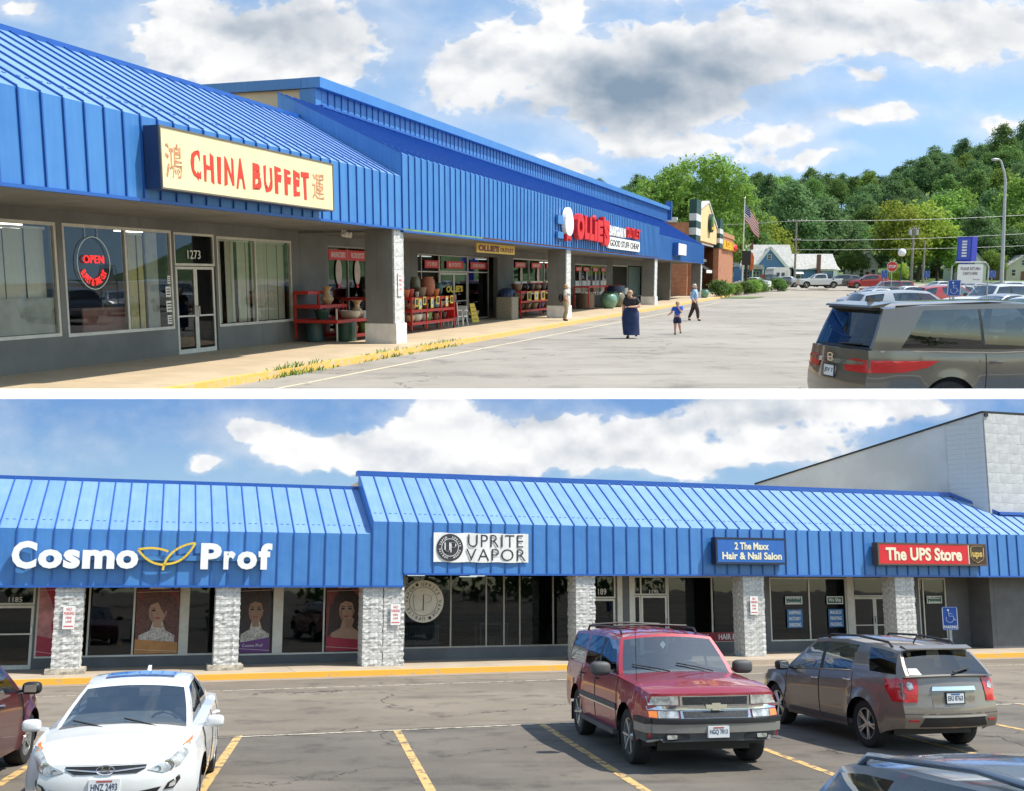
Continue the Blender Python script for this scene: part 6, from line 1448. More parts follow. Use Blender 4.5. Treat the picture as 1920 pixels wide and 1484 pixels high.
SPEC = {
 'boxy': dict(xf=2.46, xr=-2.56, axles=(1.50, -1.45), R=.385, tw=.26, gap=.085, flare=.02, belt=[(-2.6, 1.21), (-1, 1.20), (.9, 1.18), (1.6, 1.14), (2.1, 1.105), (2.5, 1.05)], deck=[(-2.6, 1.21), (.8, 1.21), (1.0, 1.235), (1.7, 1.20), (2.3, 1.13), (2.48, 1.05)],
    plan=[(-2.6, .90), (-2.3, .97), (-1, 1.0), (1.8, .99), (2.2, .97), (2.5, .93)], bottom=[(-2.6, .48), (-2.0, .42), (-1.8, .38), (1.9, .38), (2.2, .45), (2.5, .45)], nose=[(.3, -.05), (.5, .03), (.75, .04), (.8, -.01), (1.1, -.02), (1.2, -.05)], tail=[(.3, -.05), (.5, .04), (.75, .05), (.85, 0), (1.3, 0)], fb=.16, rb=.08,
    gh=[(.92, .44, 'p'), (.80, .36, 'w'), (-.16, -.16, 'b'), (-.27, -.27, 'w'), (-1.12, -1.16, 'p'), (-1.26, -1.30, 'w'), (-2.30, -2.22, 'p'), (-2.50, -2.34, 'e')], roof=[(-2.4, 1.75), (-1.8, 1.79), (-.3, 1.81), (.50, 1.765)], rwid=[(-2.4, .73), (0, .755), (.45, .73)], doors=[(1.0, -.22), (-.23, -1.16)], rcrown=.055, mmat=PLG, mirs=1.22, mirx=-.22, hmat=BLACK, spokes=6, dbl=False),
 'crossover': dict(xf=2.34, xr=-2.40, axles=(1.45, -1.40), R=.365, tw=.25, gap=.05, flare=.05, belt=[(-2.4, 1.16), (-1.5, 1.17), (0, 1.09), (1.1, 1.02), (1.9, .95), (2.35, .85)], deck=[(-2.4, 1.16), (1.0, 1.06), (1.2, 1.10), (1.8, 1.03), (2.2, .93), (2.36, .85)],
    plan=[(-2.42, .80), (-2.0, .90), (-1, .925), (1.4, .915), (2.0, .87), (2.36, .74)], bottom=[(-2.42, .40), (-2.0, .34), (-1.8, .27), (1.8, .27), (2.36, .30)], nose=[(.3, -.04), (.5, .03), (.8, 0), (1., -.08)], tail=[(.3, -.06), (.45, .04), (.62, .07), (.72, .03), (.95, .02), (1.2, -.05)], fb=.3, rb=.17,
    gh=[(1.22, .28, 'p'), (1.0, .20, 'w'), (-.02, -.05, 'b'), (-.13, -.15, 'w'), (-.98, -1.08, 'p'), (-1.52, -1.34, 'w'), (-2.15, -2.0, 'p'), (-2.34, -2.02, 'e')], roof=[(-2.1, 1.55), (-1.5, 1.635), (-.4, 1.69), (.34, 1.645)], rwid=[(-2.1, .61), (-1, .68), (.35, .66)], doors=[(1.05, -.08), (-.09, -1.10)], rcrown=.05, inset=.03, hmat=CHROME, mmat=BLACK, spokes=5, dbl=True, rbulge=.08),
 'sedan': dict(xf=2.20, xr=-2.33, axles=(1.33, -1.37), R=.315, tw=.20, gap=.05, flare=.02, belt=[(-2.33, .96), (-1.6, 1.0), (-.5, .98), (1.0, .91), (1.7, .83), (2.22, .70)], deck=[(-2.33, 1.0), (-2.0, 1.04), (-1.6, 1.06), (.9, .99), (1.1, 1.0), (1.6, .93), (2.0, .82), (2.22, .70)],
    plan=[(-2.35, .72), (-2.0, .84), (-1, .885), (1.3, .885), (1.8, .85), (2.22, .66)], bottom=[(-2.35, .34), (-1.9, .24), (1.8, .20), (2.22, .22)], nose=[(.2, -.08), (.35, .03), (.55, .05), (.7, .0), (.9, -.1)], tail=[(.3, 0), (.6, .04), (.95, 0)], fb=.34, rb=.2,
    gh=[(1.25, .20, 'p'), (1.02, .12, 'w'), (-.10, -.16, 'b'), (-.20, -.26, 'w'), (-1.05, -.82, 'p'), (-1.80, -1.02, 'e')], roof=[(-1.1, 1.385), (-.55, 1.435), (-.1, 1.415), (.25, 1.35)], rwid=[(-1.1, .53), (-.3, .59), (.25, .575)], doors=[(.98, -.14), (-.15, -1.02)], rcrown=.045, inset=.11, mirs=.80, mirx=-.2, spokes=5, dbl=True, wbulge=.16, cowl=.03),
 'van': dict(xf=2.52, xr=-2.62, axles=(1.55, -1.45), R=.35, tw=.24, gap=.05, flare=.02, belt=[(-2.6, 1.09), (-1.8, 1.09), (-.6, 1.06), (.2, 1.10), (1.2, 1.06), (1.9, .96), (2.52, .78)], deck=[(-2.6, 1.09), (1.3, 1.1), (1.6, 1.12), (2.1, 1.0), (2.52, .78)],
    plan=[(-2.62, .86), (-2.3, .95), (-1, .995), (1.4, .99), (2.1, .92), (2.54, .72)], bottom=[(-2.6, .32), (-2.0, .25), (2.0, .23), (2.54, .25)], nose=[(.2, -.05), (.4, .03), (.8, -.02)], tail=[(.3, -.02), (.45, .05), (.70, .05), (.85, .02), (1.1, 0)], fb=.34, rb=.12,
    gh=[(1.75, .72, 'p'), (1.45, .58, 'w'), (.34, .28, 'b'), (.22, .16, 'w'), (-.92, -.96, 'b'), (-.97, -1.0, 'w'), (-2.14, -1.72, 'p'), (-2.50, -2.30, 'e')], roof=[(-2.4, 1.665), (-1.9, 1.715), (-.4, 1.745), (.75, 1.675)], rwid=[(-2.4, .70), (-1.5, .77), (.75, .74)], doors=[(1.3, .29), (.28, -.94)], rcrown=.045, spokes=5, dbl=True, rbulge=.03, rglass=glass_mat('privacy_glass', (.05, .055, .06), base=.0)),
 'sedan_far': None, 'suv_far': None,
 'pickup': dict(xf=2.65, xr=-2.80, axles=(1.72, -1.60), R=.40, tw=.26, gap=.08, step=.16, belt=[(-2.8, 1.18), (-.8, 1.18), (1, 1.16), (2.0, 1.12), (2.65, 1.05)], deck=[(-2.8, 1.17), (-.7, 1.17), (1.1, 1.2), (2.2, 1.16), (2.65, 1.05)], plan=[(-2.8, .90), (-2.5, .94), (2.2, .94), (2.65, .84)], bottom=[(-2.8, .55), (-2, .45), (2, .42), (2.65, .48)], nose=[(.3, 0), (1.1, -.04)], tail=[(.3, 0), (1.2, 0)], fb=.15, rb=.05,
    gh=[(1.15, .45, 'p'), (1.0, .36, 'w'), (-.1, -.12, 'b'), (-.2, -.22, 'w'), (-.72, -.62, 'p'), (-.88, -.75, 'e')], roof=[(-.9, 1.74), (-.2, 1.78), (.5, 1.73)], rwid=[(-.9, .70), (.5, .70)], doors=[(1.1, -.15), (-.16, -.8)], spokes=6),
}
SPEC['suv_far'] = dict(SPEC['crossover'], step=.2); SPEC['sedan_far'] = dict(SPEC['sedan'], step=.2); SPEC['boxy_far'] = dict(SPEC['boxy'], step=.2)

# details of the vehicles that stand near the camera
def rails(S, t, x0, x1, y, z, material, h=.06):
    for q in (-1, 1): MB().tube([(x0, q*y, z(x0)), (x0-.10, q*y, z(x0-.1)+h), ((x0+x1)/2, q*y, z((x0+x1)/2)+h+.005), (x1+.10, q*y, z(x1+.1)+h), (x1, q*y, z(x1))], .020, 6).make('roof_rail', material, t, smooth=60)
def roofz(S, y): return lambda x: (lambda h: h.z if h else 1.7)(S.bvh.ray_cast(Vector((x, y, 4)), Vector((0, 0, -1)))[0])
def det_boxy(t, S, pt):
    rails(S, t, .1, -2.0, .62, roofz(S, .62), BLACK, .07)
    for x in (-.35, -1.75): MB().tube([(x, -.62, roofz(S, 0)(x)+.05), (x, 0, roofz(S, 0)(x)+.075), (x, .62, roofz(S, 0)(x)+.05)], .018, 6).make('roof_bar', BLACK, t)
    for y in (-.3, -.1, .1, .3): MB().box(-1.9, -.2, y-.03, y+.03, roofz(S, 0)(-1)-.005, roofz(S, 0)(-1)+.012).make('roof_rib', pt, t)
    patch(S, [(-.93, .84), (.93, .84), (.93, .892), (-.93, .892)], '+x', 'grille_bar', CHROME, t, .028)
    patch(S, [(-.50, .895), (.50, .895), (.50, 1.025), (-.50, 1.025)], '+x', 'grille', CHROME, t, .012); patch(S, [(-.46, .905), (.46, .905), (.47, 1.012), (-.47, 1.012)], '+x', 'grille_mesh', MESHG, t, .018)
    patch(S, [(-.50, .73), (.50, .73), (.50, .835), (-.50, .835)], '+x', 'grille', CHROME, t, .012); patch(S, [(-.46, .742), (.46, .742), (.47, .825), (-.47, .825)], '+x', 'grille_mesh', MESHG, t, .018)
    patch(S, [(.52, .905), (.92, .905), (.92, 1.015), (.52, 1.025)], '+x', 'headlight', LENS, t, .018, mirror=True)
    patch(S, [(.53, .74), (.80, .74), (.80, .828), (.53, .832)], '+x', 'fog_lens', LENS, t, .016, mirror=True); patch(S, [(.81, .74), (.92, .75), (.92, .826), (.81, .828)], '+x', 'turn_signal', AMB, t, .016, mirror=True)
    patch(S, [(-.89, .665), (.89, .665), (.89, .735), (-.89, .735)], '+x', 'bumper_pad', BLACK, t, .055, depth=.09)
    patch(S, [(-.89, .545), (.89, .545), (.89, .66), (-.89, .66)], '+x', 'bumper', mat('bumper_silver', (.24, .23, .21), .4, .3, .08, 4, coat=.4), t, .045, depth=.08)
    patch(S, [(-.76, .43), (.76, .43), (.86, .54), (-.86, .54)], '+x', 'valance', PLG, t, .02, depth=.05)
    SILV = D.materials['bumper_silver']
    for a_ in ('-y', '+y'):
        patch(S, [(1.99, .665), (2.42, .665), (2.42, .735), (1.99, .735)], a_, 'bumper_pad', BLACK, t, .05, depth=.08); patch(S, [(1.99, .545), (2.42, .545), (2.42, .66), (1.99, .66)], a_, 'bumper', SILV, t, .04, depth=.08); patch(S, [(1.99, .43), (2.44, .43), (2.44, .545), (1.99, .545)], a_, 'valance', PLG, t, .02, depth=.05)
    for q in (-1, 1):
        x = xhit(S, '+x', q*.56, .5)+.03; MB().prism(rrect(-.17, .17, -.035, .035, .02), -.02, .012, ax='x').make('fog_recess', BLACK, t, (x, q*.56, .495)); MB().prism(rrect(-.07, .07, -.026, .026, .015), .0121, .02, ax='x').make('fog_lamp', LENS, t, (x, q*.64, .495))
    x = xhit(S, '+x', 0, .88)+.03
    MB().prism([(-.14, .86), (-.06, .86), (-.06, .835), (.06, .835), (.06, .86), (.14, .86), (.155, .91), (.06, .91), (.06, .93), (-.06, .93), (-.06, .91), (-.155, .91)], x, x+.02, ax='x').make('emblem', GOLD, t)
    plate(S, t, '+x', .56, 'HGQ 7013', 0, out=.06, top=LIP)
    patch(S, [(1.0, .70), (-1.15, .70), (-1.15, .78), (1.0, .78)], '-y', 'side_moulding', PLG, t, .018); patch(S, [(1.0, .685), (-1.15, .685), (-1.15, .705), (1.0, .705)], '-y', 'moulding_trim', CHROME, t, .022)
    patch(S, [(1.0, .70), (-1.15, .70), (-1.15, .78), (1.0, .78)], '+y', 'side_moulding', PLG, t, .018)
    for q in (-1, 1): MB().box(-.95, 1.0, min(q*.88, q*1.04), max(q*.88, q*1.04), .34, .41).make('running_board', PLG, t)
    for c in (1.03, -1.92):
        for q in (-1, 1): B('mud_flap', c, c+.02, min(q*.72, q*.97), max(q*.72, q*.97), .2, .5, BLACK, t)
    patch(S, [(-2.0, 1.0), (-2.3, 1.0), (-2.3, 1.1), (-2.0, 1.1)], '-y', 'fuel_flap', pt, t, .004)
    patch(S, [(-1.1, 1.02), (-1.3, 1.02), (-1.3, .99), (-1.1, .99)], '-y', 'badge', BLACK, t, .006)
    MB().prism([(-.05, 0), (0, -.06), (.05, 0), (0, .06)], 0, .01, ax='x').make('hang_tag', PAPER, t, (.42, -.05, 1.60))
    MB().tube([(1.6, -.85, 1.16), (1.58, -.85, 1.95)], .005, 4).make('aerial', BLACK, t)
def det_cross(t, S, pt):
    rails(S, t, .1, -1.75, .56, roofz(S, .56), BLACK, .055)
    MB().tube([(-1.62, .1, roofz(S, 0)(-1.6)-.01), (-1.75, .1, roofz(S, 0)(-1.6)+.13)], .012, 5).make('aerial', BLACK, t)
    patch(S, [(.55, 1.12), (.60, .78), (.86, .78), (.90, 1.02), (.80, 1.13)], '-x', 'tail_lamp', LENSR, t, .012, mirror=True)
    patch(S, [(-1.96, 1.11), (-2.16, 1.10), (-2.20, .80), (-2.12, .80)], '+y', 'tail_lamp', LENSR, t, .012, mirror=True)
    patch(S, [(.64, .98), (.71, .96), (.74, 1.02), (.71, 1.08), (.65, 1.06)], '-x', 'reverse_lamp', LENS, t, .020, mirror=True)
    patch(S, [(-.38, .95), (.38, .95), (.36, 1.01), (-.36, 1.01)], '-x', 'tailgate_bar', CHROME, t, .03)
    patch(S, [(-.36, .70), (.36, .70), (.38, .94), (-.38, .94)], '-x', 'plate_recess', pt, t, .004)
    plate(S, t, '-x', .84, 'EKI 8763', 0, frame_=BLACK, top=CBLU)
    patch(S, [(-.58, .42), (.58, .42), (.50, .56), (-.50, .56)], '-x', 'lower_valance', BLACK, t, .012)
    m = MB()
    patch(S, [(-.56, .56), (.56, .56), (.54, .585), (-.54, .585)], '-x', 'valance_trim', ALU, t, .016)
    patch(S, [(.60, .50), (.74, .50), (.74, .525), (.60, .525)], '-x', 'reflector', LENSR, t, .012, mirror=True)
    patch(S, [(-.80, .605), (.80, .605), (.80, .615), (-.80, .615)], '-x', 'tailgate_seam', BLACK, t, .002)
    g_ = S.rw_; a = Vector(g_[1][7])+Vector((-.03, 0, .03)); b = Vector(g_[2][4])+Vector((-.03, 0, .02)); MB().tube([a, b], .016, 6).make('rear_wiper', BLACK, t)
    c = Vector(g_[5][7]); MB().prism([(-2.0, 1.60), (-2.13, 1.555), (-2.13, 1.535), (-1.95, 1.56)], -.58, .58).make('spoiler', pt, t)
    patch(S, [(.50, 1.18), (.68, 1.18), (.66, 1.27), (.52, 1.27)], '-x', 'sticker', PAPER, t, .006)
    b0 = lambda x: interp(S.sp['belt'], x)
    for q in (-1, 1):
        pts = []
        for x in (1.05, .6, 0, -.5, -1.0): h = S.bvh.ray_cast(Vector((x, q*3, b0(x)+.015)), Vector((0, -q, 0)))[0]; pts.append((x, (h.y if h else q*.85)+q*.006, b0(x)+.015))
        MB().tube(pts, .012, 5).make('window_trim', CHROME, t)
    patch(S, [(1.12, .33), (-1.05, .33), (-1.05, .40), (1.12, .40)], '+y', 'sill_moulding', PLG, t, .02, mirror=True)
def det_sedan(t, S, pt):
    patch(S, [(.40, 0.645), (.55, 0.605), (.70, 0.645), (.765, 0.730), (.785, 0.850), (.74, 0.835), (.60, 0.725)], '+x', 'headlight', LENS, t, .012, mirror=True, sub=.05)
    for q in (-1, 1):
        for y, z, r in ((.60, .675, .055), (.50, .65, .032)):
            x = xhit(S, '+x', y*q, z)+.012; MB().lathe([(r, -.01), (r*1.05, .008), (r*.75, .010), (r*.6, -.004)], 16, ax='x', o=(x, y*q, z)).make('projector', CHROME, t)
    patch(S, [(.745, 0.800), (.785, 0.855), (.775, 0.880), (.70, 0.825)], '+x', 'turn_signal', AMB, t, .016, mirror=True, sub=.04)
    patch(S, [(-.38, 0.660), (-.30, 0.620), (.30, 0.620), (.38, 0.660), (.39, 0.695), (-.39, 0.695)], '+x', 'grille', BLACK, t, .010)
    patch(S, [(-.38, 0.665), (-.1, 0.640), (.1, 0.640), (.38, 0.665), (.38, 0.677), (.1, 0.654), (-.1, 0.654), (-.38, 0.677)], '+x', 'grille_bar', CHROME, t, .018)
    patch(S, [(-.42, 0.330), (.42, 0.330), (.54, 0.470), (.2, 0.420), (-.2, 0.420), (-.54, 0.470)], '+x', 'intake', BLACK, t, .008)
    patch(S, [(.56, 0.435), (.66, 0.445), (.71, 0.510), (.70, 0.555), (.60, 0.500)], '+x', 'fog_lamp', BLACK, t, .010, mirror=True, sub=.05); patch(S, [(.61, 0.455), (.655, 0.460), (.68, 0.505), (.66, 0.520), (.62, 0.490)], '+x', 'fog_lens', LENS, t, .016, mirror=True, sub=.05)
    x = xhit(S, '+x', 0, .66)+.03
    m = MB(); m.tube([(x, .085*math.cos(R(a)), .66+.042*math.sin(R(a))) for a in range(0, 361, 20)], .007, 5, cap=False); m.bar((x, -.045, .632), (x, -.025, .69), .012); m.bar((x, .025, .630), (x, .045, .688), .012); m.bar((x, -.035, .665), (x, .035, .655), .012); m.make('emblem', CHROME, t)
    plate(S, t, '+x', .50, 'HNZ 2493', 0, top=LIP)
    z = roofz(S, 0)
    patch(S, [(.0, -.40), (.0, .40), (-.42, .42), (-.42, -.42)], '+z', 'sunroof', CGL2, t, .006)
    MB().prism([(-.80, z(-.8)-.01), (-.98, z(-.95)-.01), (-.95, z(-.95)+.07)], -.02, .02).make('aerial', pt, t)
    patch(S, [(-2.1, .80), (-2.28, .80), (-2.26, .93), (-2.05, .92)], '+y', 'tail_lamp', LENSR, t, .01, mirror=True)
def det_van(t, S, pt):
    patch(S, [(.34, .92), (.40, .80), (.90, .80), (.97, .96), (.52, .97)], '-x', 'tail_lamp', LENSR, t, .015, mirror=True)
    patch(S, [(-1.62, .955), (-2.56, .965), (-2.56, .80), (-2.1, .81), (-1.78, .87)], '-y', 'tail_lamp', LENSR, t, .016, mirror=True)
    patch(S, [(-.80, .91), (-.42, .88), (.42, .88), (.80, .91), (.80, .945), (-.80, .945)], '-x', 'tailgate_bar', CHROME, t, .024)
    x = xhit(S, '-x', 0, .95)-.03; m = MB()
    m.bar((x, -.045, .915), (x, -.055, .995), .015); m.bar((x, .045, .915), (x, .055, .995), .015); m.bar((x, -.05, .955), (x, .05, .955), .013); q = rrect(-.075, .075, .905, 1.005, .02)
    for i in range(len(q)): m.bar((x, q[i][0], q[i][1]), (x, q[(i+1) % len(q)][0], q[(i+1) % len(q)][1]), .011)
    m.make('emblem', CHROME, t)
    plate(S, t, '-x', .77, 'JEV 7', 0, frame_=BLACK)
    MB().prism([(-2.15, 1.712), (-2.43, 1.672), (-2.44, 1.645), (-2.28, 1.65)], -.66, .66).make('spoiler', pt, t); MB().prism([(-2.29, 1.645), (-2.41, 1.64), (-2.41, 1.615), (-2.33, 1.60)], -.62, .62).make('spoiler_lip', BLACK, t)
    g_ = S.rw_; MB().tube([Vector(g_[1][7])+Vector((-.03, 0, .02)), Vector(g_[1][2])+Vector((-.04, 0, .05))], .014, 5).make('rear_wiper', BLACK, t)
    MB().prism([(-1.95, 1.70), (-2.15, 1.70), (-2.15, 1.78)], -.025, .025).make('aerial', pt, t)
    b0 = lambda x: interp(S.sp['belt'], x)
    for q in (-1, 1):
        pts = []
        for x in (1.4, .6, 0, -.8, -1.6, -2.4): h = S.bvh.ray_cast(Vector((x, q*3, b0(x)-.01)), Vector((0, -q, 0)))[0]; pts.append((x, (h.y if h else q*.93)+q*.004, b0(x)-.01))
        MB().tube(pts, .016, 5).make('belt_trim', CHROME, t)
    MB().tube([(.5, -.66, roofz(S, .66)(.5)+.01), (-.8, -.70, roofz(S, .7)(-.8)+.01), (-2.1, -.66, roofz(S, .66)(-2.1)+.01)], .012, 5).make('roof_channel', BLACK, t)
CGL2 = mat('sunroof_glass', (.05, .14, .34), .05, 0, .3, 1.2, coat=1.)
def det_near(t, S, pt):
    rails(S, t, .2, -1.9, .57, roofz(S, .57), PT['steel'], .045)
    patch(S, [(-2.10, 1.30), (-2.30, 1.28), (-2.36, .86), (-2.2, .86)], '-y', 'tail_lamp', LENSR, t, .014, mirror=True)
    patch(S, [(.58, 1.3), (.62, .80), (.86, .80), (.88, 1.1), (.70, 1.32)], '-x', 'tail_lamp', LENSR, t, .012, mirror=True)
    patch(S, [(.15, -.36), (.15, .36), (-.55, .38), (-.55, -.38)], '+z', 'sunroof', CGL2, t, .006)
def yaw(dx, dy): return math.atan2(dy, dx)
H1 = yaw(.17, -.985)
car('white sedan facing the camera at the lower left with a sunroof and plate HNZ 2493', 'car', 'L', (-4.60, 12.85, 0), yaw(.215, -.977), 'sedan', 'white', detail=det_sedan)
car('maroon sport utility vehicle with roof rails and a chrome barred grille facing the camera', 'suv', 'L', (2.34, 16.65, 0), yaw(.177, -.984), 'boxy', 'maroon', detail=det_boxy)
car('taupe crossover seen from behind with red tail lamps at the lower right', 'suv', 'L', (6.10, 18.05, 0), yaw(-.235, .972), 'crossover', 'taupe', detail=det_cross)
car('steel blue vehicle in the bottom right corner seen from above its rear quarter', 'suv', 'L', (2.80, 4.0, 0), H1, 'crossover', 'steel', detail=det_near)
car('dark maroon vehicle cut off by the left edge with its front wheel showing', 'suv', 'L', (-7.55, 13.4, 0), yaw(-.17, .985), 'crossover', 'dmaroon')
car('pewter minivan with long red tail lamps at the right edge of the upper car park', 'van', 'U', (7.27, 14.95, 0), R(9), 'van', 'pewter', detail=det_van, sc=1.03)
# ------------------------------------------------------------------ cars standing in the upper car park
def yw(d): return R(d)
FAR = [('suv', 'suv_far', 'silver', 14.3, 36.5, 5, 'silver crossover with a dark rear spoiler just beyond the pewter minivan'),
       ('suv', 'suv_far', 'red', 25.3, 59.0, 12, 'red car whose roof shows above the silver crossover'),
       ('suv', 'boxy_far', 'white', 23.6, 50.0, 195, 'tall white vehicle right of the cart return board'),
       ('car', 'sedan_far', 'white', 19.5, 38.6, 200, 'white saloon low at the right edge beside the cart return'),
       ('car', 'sedan_far', 'silver', 20.9, 44.0, 205, 'silver saloon with a slanting windscreen at the right edge'),
       ('car', 'sedan_far', 'silver', 23.2, 66.0, 192, 'silver saloon at the left end of the middle row'),
       ('car', 'sedan_far', 'black', 28.4, 78.0, 195, 'black saloon behind the left end of the middle row'),
       ('suv', 'suv_far', 'white', 28.4, 68.0, 192, 'white crossover in the middle row left of the cart return'),
       ('suv', 'suv_far', 'navy', 31.4, 66.0, 192, 'navy crossover in the middle row right of the cart return'),
       ('car', 'sedan_far', 'grey', 29.7, 84.0, 195, 'dark grey saloon left of the stop sign'),
       ('car', 'sedan_far', 'white', 32.6, 85.0, 195, 'white saloon just right of the stop sign'),
       ('car', 'sedan_far', 'silver', 35.4, 85.0, 195, 'silver saloon below the globe lamp'),
       ('suv', 'suv_far', 'silver', 38.3, 85.0, 195, 'silver crossover in the far row before the pylon'),
       ('suv', 'boxy_far', 'white', 41.3, 86.0, 195, 'white vehicle standing below the blue pylon'),
       ('suv', 'boxy_far', 'maroon', 36.9, 101.0, 175, 'dark red vehicle behind the stop sign'),
       ('pickup', 'pickup', 'white', 43.0, 103.0, 190, 'white pickup in the farthest row under the globe lamp'),
       ('suv', 'suv_far', 'grey', 46.8, 103.0, 190, 'grey crossover in the farthest row'),
       ('car', 'sedan_far', 'silver', 50.2, 104.0, 190, 'silver saloon in the farthest row right of the grey crossover')]
for cat, sp_, pt_, X, Y, dg, lb in FAR:
    car(lb, cat, 'U', (X, Y, zfar(Y)), yw(dg), sp_, pt_, 'cars parked in the upper car park', lite=True)
for cat, sp_, pt_, X, Y, dg, lb in (('suv', 'suv_far', 'red', 48.3, 139., 172, 'bright red crossover on the far drive'), ('suv', 'boxy_far', 'navy', 45.2, 149, 80, 'dark blue vehicle seen from behind beside the garage'), ('suv', 'suv_far', 'grey', 45.1, 141, 172, 'small dark grey car beside the red crossover'),
    ('pickup', 'pickup', 'white', 42.2, 141, 180, 'white pickup parked across the drive of the blue garage'), ('pickup', 'pickup', 'black', 34.6, 138, 10, 'dark pickup behind the hedge by the brick restaurant'), ('car', 'sedan_far', 'silver', 38.6, 146, 178, 'silver saloon just in front of the trailer'), ('car', 'sedan_far', 'white', 31.0, 133, 150, 'white car half hidden behind the flagpole')):
    o = car(lb, cat, 'U', (X, Y, zfar(Y)+.30), yw(dg), sp_, pt_, 'cars parked before the houses', lite=True, sc=1.12)
    # a rear lamp on the side that shows
for o in [q for q in D.objects if q.name.startswith(('sport_utility', 'parked_car', 'pickup'))]: pass

# ------------------------------------------------------------------ signs and poles
GALV = D.materials['galvanised']; WOODP = mat('pole_wood', (.26, .23, .20), .9, 0, .2, 4)
t = thing('cart_return', 'steel cart return frame with a white please return carts board', 'cart return', 'U', (18.75, 42, 0))
MB().tube([(-.75, 0, 0), (-.75, 0, 2.55), (-.62, 0, 2.72), (.62, 0, 2.72), (.75, 0, 2.55), (.75, 0, 0)], .03, 7).make('frame', GALV, t); MB().tube([(-.75, 0, 1.78), (.75, 0, 1.78)], .02, 6).make('rail', GALV, t)
MB().prism(rrect(-.52, .52, 1.86, 2.64, .06), -.03, -.01).make('board', WSIGN, t)
m = MB(); text_into(m, 'PLEASE RETURN', -.40, .40, 2.40, 2.52, -.03, .004, .015); text_into(m, 'CARTS HERE', -.30, .30, 2.21, 2.33, -.03, .004, .015); text_into(m, 'Thank you', .12, .40, 1.98, 2.06, -.03, .004); m.make('lettering', mat('board_ink', (.10, .03, .09), .6, 0, 0), t)
hc_sign('blue accessible parking sign rising behind the pewter minivan', 'U', (11.66, 27.0, 0), R(-6), .34, .42, 1.62)
for X, Y, lb in ((30.5, 84, 'small blue accessible sign left of the stop sign'), (37.2, 92, 'small blue accessible sign in the middle of the far row'), (41.2, 88, 'small blue accessible sign right of the middle of the far row')): hc_sign(lb, 'U', (X, Y, 0), 0, .55, .6, 2.1)
t = thing('stop_sign', 'red octagonal stop sign above the rows of cars', 'sign', 'U', (31.1, 84, 0))
oc = [(.42*math.cos(R(22.5+45*i)), 3.0+.42*math.sin(R(22.5+45*i))) for i in range(8)]
MB().prism([(a*1.06, 3+(b-3)*1.06) for a, b in oc], -.02, 0).make('border', WHITE, t); MB().prism(oc, -.03, -.021).make('face', mat('stop_red', (.50, .03, .03), .5, 0, .06, 6), t)
text('lettering', 'STOP', -.30, .30, 2.88, 3.12, -.03, WHITE, t, .006, bold=.02); MB().tube([(0, .03, 0), (0, .03, 3.3)], .035, 6).make('post', GALV, t)
t = thing('globe_lamp', 'white globe lamp on a dark post among the parked cars', 'lamp', 'U', (41.7, 110, 0)); MB().tube([(0, 0, 0), (0, 0, 4.4)], [.09, .06], 8).make('post', PC['dgreen'], t); MB().ball((0, 0, 4.75), .42, .42, .42, 0, 14, 10).make('globe', WSIGN, t, smooth=80)
MB().lathe([(.1, 4.3), (.2, 4.42), (.12, 4.5)], 10).make('collar', BLACK, t)
t = thing('pylon_sign', 'tall blue pylon sign with a white lettered side beyond the cart return', 'sign', 'U', (53.05, 120, 0), R(28)); B('cabinet', -.45, .45, -1.0, 1.0, 4.0, 6.8, mat('pylon_blue', (.015, .03, .42), .4, 0, .04, 2), t); B('post', -.35, .35, -.5, .5, 0, 3.99, mat('pylon_blue_dark', (.012, .025, .36), .4, 0, .04, 2), t); B('face', -.47, -.451, -.85, .85, 4.2, 6.6, mat('pylon_face', (.05, .10, .5), .4, 0, .05, 2), t)
m = MB()
for i in range(6): m.box(-.50, -.471, -.35, .30, 4.5+i*.33, 4.5+i*.33+.2)
m.make('lettering', WHITE, t)
t = thing('light_pole', 'tall tapering grey light pole with one curved lamp arm at the right', 'street lamp', 'U', (35.9, 75, 0)); MB().tube([(0, 0, 0), (-.12, 0, 4), (-.3, 0, 9.0), (-.42, 0, 9.6), (-.72, 0, 10.4), (-.95, 0, 10.55)], [.15, .13, .09, .08, .06, .05], 10).make('pole', GALV, t, smooth=50)
MB().ball((-1.15, 0, 10.50), .30, .16, .10, 0, 10, 6).make('lamp_head', GALV, t, smooth=60); B('base', -.22, .22, -.22, .22, 0, .5, WALK, t)
def upole(label, X, Y, h, arms, box=False, r=.17):
    z = zfar(Y); t = thing('utility_pole', label, 'utility pole', 'U', (X, Y, z), 0, 'wooden utility poles')
    MB().tube([(0, 0, 0), (-.05, 0, h)], [r*1.2, r*.8], 8).make('pole', WOODP, t)
    for a, w_ in arms: B('crossarm', -w_, w_, -.2, -.08, a, a+.16, WOODP, t); m = MB(); [m.lathe([(.06, a+.16), (.08, a+.28), (.03, a+.34)], 8, o=(x, -.14, 0)) for x in (-w_*.9, -w_*.4, w_*.4, w_*.9)]; m.make('insulators', WHITE, t)
    if box:
        for q in (-.75, .5): MB().lathe([(.32, 0), (.34, .1), (.34, .9), (.30, 1.0)], 12, o=(q, -.1, h-1.7)).make('transformer', GALV, t)
    return t
upole('leaning utility pole in front of the blue garage', 45.5, 165, 10.6, ((10.3, 1.6), (7.3, .6)))
upole('utility pole carrying two grey transformers before the yellow green tree', 77.9, 200, 10.9, ((10.2, .9),), True, .28); upole('thinner bare pole just right of the transformer pole', 80.2, 200, 8.2, (), False, .22)
wz = zfar(165)
def wire(label, a, b, sag, r=.035):
    m = MB(); a = Vector(a); b = Vector(b); n = 16; m.tube([a.lerp(b, i/n)-Vector((0, 0, sag*4*(i/n)*(1-i/n))) for i in range(n+1)], r, 5)
    o = m.make('power_line', GALV); place(o, 'U'); setp(o, label, 'power line', 'power lines strung past the wooded hill')
